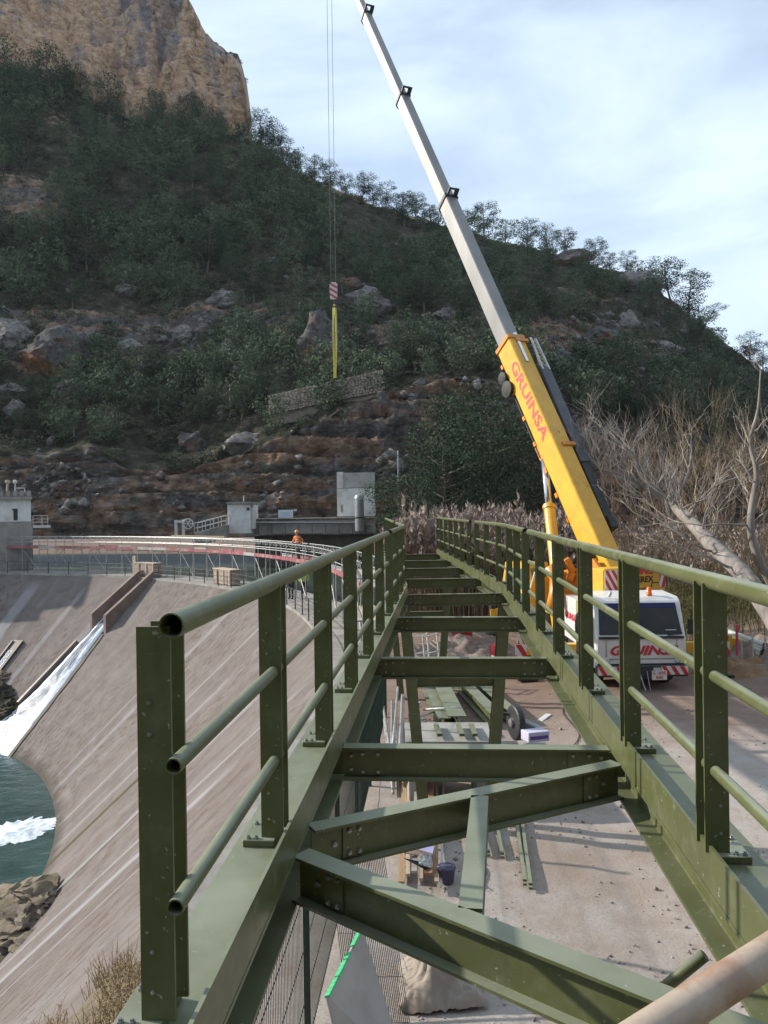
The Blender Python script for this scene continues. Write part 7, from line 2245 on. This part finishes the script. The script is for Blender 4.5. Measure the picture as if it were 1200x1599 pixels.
# debris heap under the far span
mb = MB()
c = G(735, 1030); n = 40
for i in range(n + 1):
    for j in range(n + 1):
        u, v = i / n * 2 - 1, j / n * 2 - 1
        x, y = c.x + u * 2.6, c.y + v * 2.4
        rr_ = max(0, 1 - (u * u + v * v))
        mb.v.append((x, y, ground_z(x, y) - 0.05 + rr_ * (0.65 + 0.5 * fbm((x * 1.4, y * 1.4, 1)))))
for i in range(n):
    for j in range(n):
        a = i * (n + 1) + j; mb.f.append((a, a + n + 1, a + n + 2, a + 1))
heap = mb.build('rubble_heap', M('rubble', (0.13, 0.10, 0.085), (0.24, 0.19, 0.16), 6, 0.95, bmp=0.8, bdist=0.05), smooth=True)
tag(heap, 'low heap of dark earth and rubble under the far span', kind='stuff')
# pipe bundle, yellow skip, survey stakes and soil heap right of the crane
rp = thing('plastic_pipes', 'bundle of long pale plastic pipes sloping down right of the crane', 'pipes', tuple(U(1165, 1020, 26)))
for i in range(4):
    a = U(1124 + 2 * i, 983 + 5 * i, 27.5 - 0.2 * i); b_ = U(1195 - 2 * i, 1008 + 5 * i, 25.5)
    mb = MB(); mb.pipe([a, b_], 0.11 - 0.015 * (i % 2), 0.01, 14); smooth_by_angle(mb.build('pipe', M('pipe_pale', (0.52, 0.55, 0.50), (0.45, 0.48, 0.43), 2, 0.4), rp))
sk = thing('yellow_skip', 'yellow steel trough under the pale plastic pipes', 'skip', tuple(U(1150, 1036, 26)))
p = U(1137, 1030, 26.2)
mb = MB(); mb.extrude([(0, 0), (1.15, 0), (1.35, 0.62), (-0.1, 0.85)], Vector((p.x, 26.2, ground_z(p.x, 26) - 0.05)), (1, 0, 0), Z1, (0, 0.9, 0)); mb.build('trough', YEL, sk, bevel=0.02)
mb = MB(); q = U(1137, 1010, 26.15); mb.box(q.x, q.x + 0.12, 26.1, 26.18, 0.1, 1.0); mb.build('rib', YEL, sk)
for i, (x, y0, y1) in enumerate(((1151, 1000, 975), (1177, 1014, 988), (1197, 1012, 995), (1160, 1025, 1000))):
    Ys = 25.3; a, b_ = U(x, y0 + 14, Ys), U(x - (2 if i else 0), y1, Ys)
    single(MB().tube([Vector((a.x, a.y, a.z - 0.2)), b_], 0.045 if i == 0 else 0.03, 8), 'survey_stake', M('stake_pink', (0.62, 0.08, 0.15), (0.55, 0.07, 0.13), 3, 0.5) if i == 0 else WHT2, ['pink survey stake standing behind the pale pipes', 'white stake leaning right of the pink one', 'white stake nearest the right picture edge', 'thin grey stake in front of the yellow trough'][i], 'stake', 'stakes right of the crane')
def heap2(name, x, y, rx, ry, h, mat, label, seed):
    c = G(x, y); mb = MB(); n = 30
    for i in range(n + 1):
        for j in range(n + 1):
            u, v = i / n * 2 - 1, j / n * 2 - 1
            X, Y = c.x + u * rx, c.y + v * ry
            rr_ = max(0, 1 - (u * u + v * v))
            mb.v.append((X, Y, ground_z(X, Y) - 0.06 + rr_ * h * (0.8 + 0.9 * fbm((X * 1.6, Y * 1.6, seed)))))
    for i in range(n):
        for j in range(n):
            a = i * (n + 1) + j; mb.f.append((a, a + n + 1, a + n + 2, a + 1))
    tag(mb.build(name, mat, smooth=True), label, kind='stuff')
heap2('soil_heap', 1150, 1052, 1.5, 1.0, 0.45, M('soil_tan', (0.30, 0.19, 0.10), (0.22, 0.13, 0.07), 5, 0.95, bmp=0.7, bdist=0.05), 'heap of tan soil in front of the yellow trough', 3)
heap2('earth_bank', 1230, 1040, 2.6, 2.0, 0.75, M('soil_dark', (0.16, 0.125, 0.10), (0.26, 0.21, 0.17), 4, 0.95, bmp=0.7, bdist=0.06), 'low grey earth bank at the right picture edge', 6)
# little stones on the trodden ground
def pebbles():
    rr = np.random.default_rng(70); VV, FF, b0 = [], [], 0
    base = np.array([(1, 0, 0), (-1, 0, 0), (0, 1, 0), (0, -1, 0), (0, 0, 0.7), (0, 0, -0.7)], float)
    fc = np.array([(0, 2, 4), (2, 1, 4), (1, 3, 4), (3, 0, 4), (2, 0, 5), (1, 2, 5), (3, 1, 5), (0, 3, 5)])
    for _ in range(3600):
        Y = 7.5 + 22 * rr.random() ** 1.6; x = rr.uniform(620, 1330); X = (x - 600) / F * Y
        if noise.noise((X * 0.6, Y * 0.6, 2)) < rr.uniform(-0.5, 0.35): continue
        s_ = rr.uniform(0.008, 0.028) * (1 + 1.5 * (rr.random() > 0.96))
        q = base * (s_ * rr.uniform(0.6, 1.3, 3)) + rr.normal(size=base.shape) * s_ * 0.2 + np.array([X, Y, ground_z(X, Y) + s_ * 0.3])
        VV.append(q); FF.append(fc + b0); b0 += 6
    o = bpy.data.objects.new('pebbles', np_mesh('pebbles', np.concatenate(VV), np.concatenate(FF), M('pebble', (0.33, 0.29, 0.26), (0.18, 0.15, 0.13), 8, 0.9))); link(o)
    tag(o, 'small stones scattered on the trodden dirt', kind='stuff')
pebbles()
# rocks at the water's edge
def wet_rock(x, y, Y, s_, label, seed, mat=SLOPEM, zoff=0.0, sc=(1.3, 1, 0.7)):
    c = U(x, y, Y)
    if Y > 50:
        l_ = FB.ray_cast(Vector((0, 0, H)), ray(x, y).normalized())[0]
        if l_ is not None: c = l_
    bm = bmesh.new(); bmesh.ops.create_icosphere(bm, subdivisions=4, radius=1)
    rr_ = random.Random(seed); planes = [(Vector((rr_.uniform(-1, 1), rr_.uniform(-1, 0.4), rr_.uniform(-0.3, 1))).normalized(), rr_.uniform(0.5, 0.85)) for _ in range(8)]
    for v in bm.verts:
        p = v.co.copy()
        for n_, d_ in planes:
            e = p.dot(n_) - d_
            if e > 0: p -= n_ * e * 0.9
        p *= 1 + 0.30 * fbm((p.x * 1.6 + seed, p.y * 1.6, p.z * 3), 5) - 0.30 * max(0, 0.16 - abs(noise.noise((p.x * 2.2 + seed, p.y * 2.2, p.z * 4)))) / 0.16
        v.co = Vector((p.x * s_ * sc[0], p.y * s_ * sc[1], p.z * s_ * sc[2]))
    me = bpy.data.meshes.new('rock'); bm.to_mesh(me); bm.free(); me.materials.append(mat)
    o = bpy.data.objects.new('rock', me); o.location = c; link(o); smooth_by_angle(o, 30)
    tag(o, label, 'rock', 'rocks at the water\'s edge')
WETR = rock_mat('wet_rock', [(0.02, 0.018, 0.015), (0.04, 0.035, 0.028), (0.075, 0.063, 0.05), (0.14, 0.12, 0.095)], [(0.05, 0.045, 0.03), (0.09, 0.08, 0.05)], 0.6, False)
RL = [(20, 1412, 31.5, 1.5, 'pale ledge rock sloping into the pool by the dam toe', 0), (58, 1404, 30.5, 0.9, 'small pale rock against the dam toe right of the ledge', 0), (40, 1446, 29.8, 1.2, 'second pale rock just below the ledge rock at the dam toe', 0), (-5, 1462, 30.5, 1.3, 'pale rock cut by the left picture edge below the ledge', 0), (62, 1478, 28.0, 0.7, 'brownish block wedged between the pale rocks and the dam', 0), (20, 1510, 28.8, 1.3, 'dark wet rock in the hollow below the pale ledges', 1), (62, 1520, 26.5, 0.8, 'dark rock beside the dam face above the rapids', 1), (35, 1545, 26.8, 0.9, 'dark rock just over the rapids foam', 1), (78, 1580, 24.5, 0.9, 'dark rock at the bottom left corner by the dam toe', 1), (105, 1600, 22.5, 0.8, 'brown rock under the grass at the bottom left', 0), (-8, 1545, 28.0, 1.0, 'dark rock at the left edge beside the rapids foam', 1)]
for k, (x, y, Y, s_, lb, wt) in enumerate(RL): wet_rock(x, y, Y, s_, lb, k + 1, WETR if wt else SLOPEM, 0, (1.35, 1.1, 0.62))
wet_rock(4, 1090, 55.0, 1.3, 'dark rock left of the white water at the picture edge', 5, WETR, 0, (1.5, 1.2, 0.9))
wet_rock(18, 1108, 54.0, 1.0, 'dark wet boulder where the thin leak meets the foam', 6, WETR, 0, (1.4, 1, 0.9))
wet_rock(4, 1056, 56.5, 0.9, 'pale rock just above the dark ones at the left edge', 7, SLOPEM, 0, (1.3, 1, 0.6))

# offcuts and cables left lying about
r5 = random.Random(12)
OFFC = [(745, 1290, 'pale offcut beside the strut', WOOD2), (880, 1190, 'lone pale wood offcut on the dirt near the right girder', WOOD2), (700, 1230, 'white rubble piece on the planks', WHT2), (640, 1232, 'angular white board piece left of the planks', WHT2), (655, 1222, 'pinkish board end beside the white piece', WOODR), (850, 1120, 'flat pale panel on the brown earth', WHT2), (770, 1100, 'pale rectangular sheet behind the right trestle leg', WHT2)]
for i, (x, y, lb, m_) in enumerate(OFFC):
    c = G(x, y); an = r5.uniform(0, 3)
    w, l, hh = r5.uniform(0.05, 0.12), r5.uniform(0.12, 0.35), r5.uniform(0.02, 0.05)
    mb = MB(); mb.obox(Vector((c.x, c.y, ground_z(c.x, c.y) + hh + (0.2 if y < 1240 and x < 710 else 0))), Vector((math.cos(an), math.sin(an), 0.05)) * l, Vector((-math.sin(an), math.cos(an), 0)) * w, Z1 * hh)
    single(mb, 'offcut', m_, lb, 'offcut', 'offcuts on the ground', bevel=0.006)
for i, (pp_, lb) in enumerate((([(742, 1400), (760, 1360), (735, 1330), (755, 1290), (740, 1250), (770, 1215)], 'black cable snaking over the dirt beside the strut'), ([(830, 1170), (870, 1180), (905, 1150), (880, 1110), (930, 1090)], 'black hose curling from the saw towards the crane'))):
    pts = catmull([Vector((G(x, y).x, G(x, y).y, ground_z(G(x, y).x, G(x, y).y) + 0.015)) for x, y in pp_], 8)
    single(MB().tube(pts, 0.011, 6), 'cable', BLKT, lb, 'cable', smooth=True)

# ---- thin winter haze in the gorge
hz = MB(); hz.box(-420, 520, -130, 420, -20, 175)
ho = hz.build('haze', None)
hm = bpy.data.materials.new('haze'); hm.use_nodes = True
ht = hm.node_tree; ht.nodes.clear()
pv = ht.nodes.new('ShaderNodeVolumePrincipled'); oo = ht.nodes.new('ShaderNodeOutputMaterial')
pv.inputs['Color'].default_value = (0.86, 0.92, 1.0, 1); pv.inputs['Density'].default_value = 0.00010
ht.links.new(pv.outputs[0], oo.inputs['Volume'])
ho.data.materials.append(hm)
tag(ho, 'thin bluish winter haze filling the gorge', kind='stuff')
print('objects', len(bpy.data.objects), 'tris', sum(len(o.data.polygons) for o in bpy.data.objects if o.type == 'MESH'))
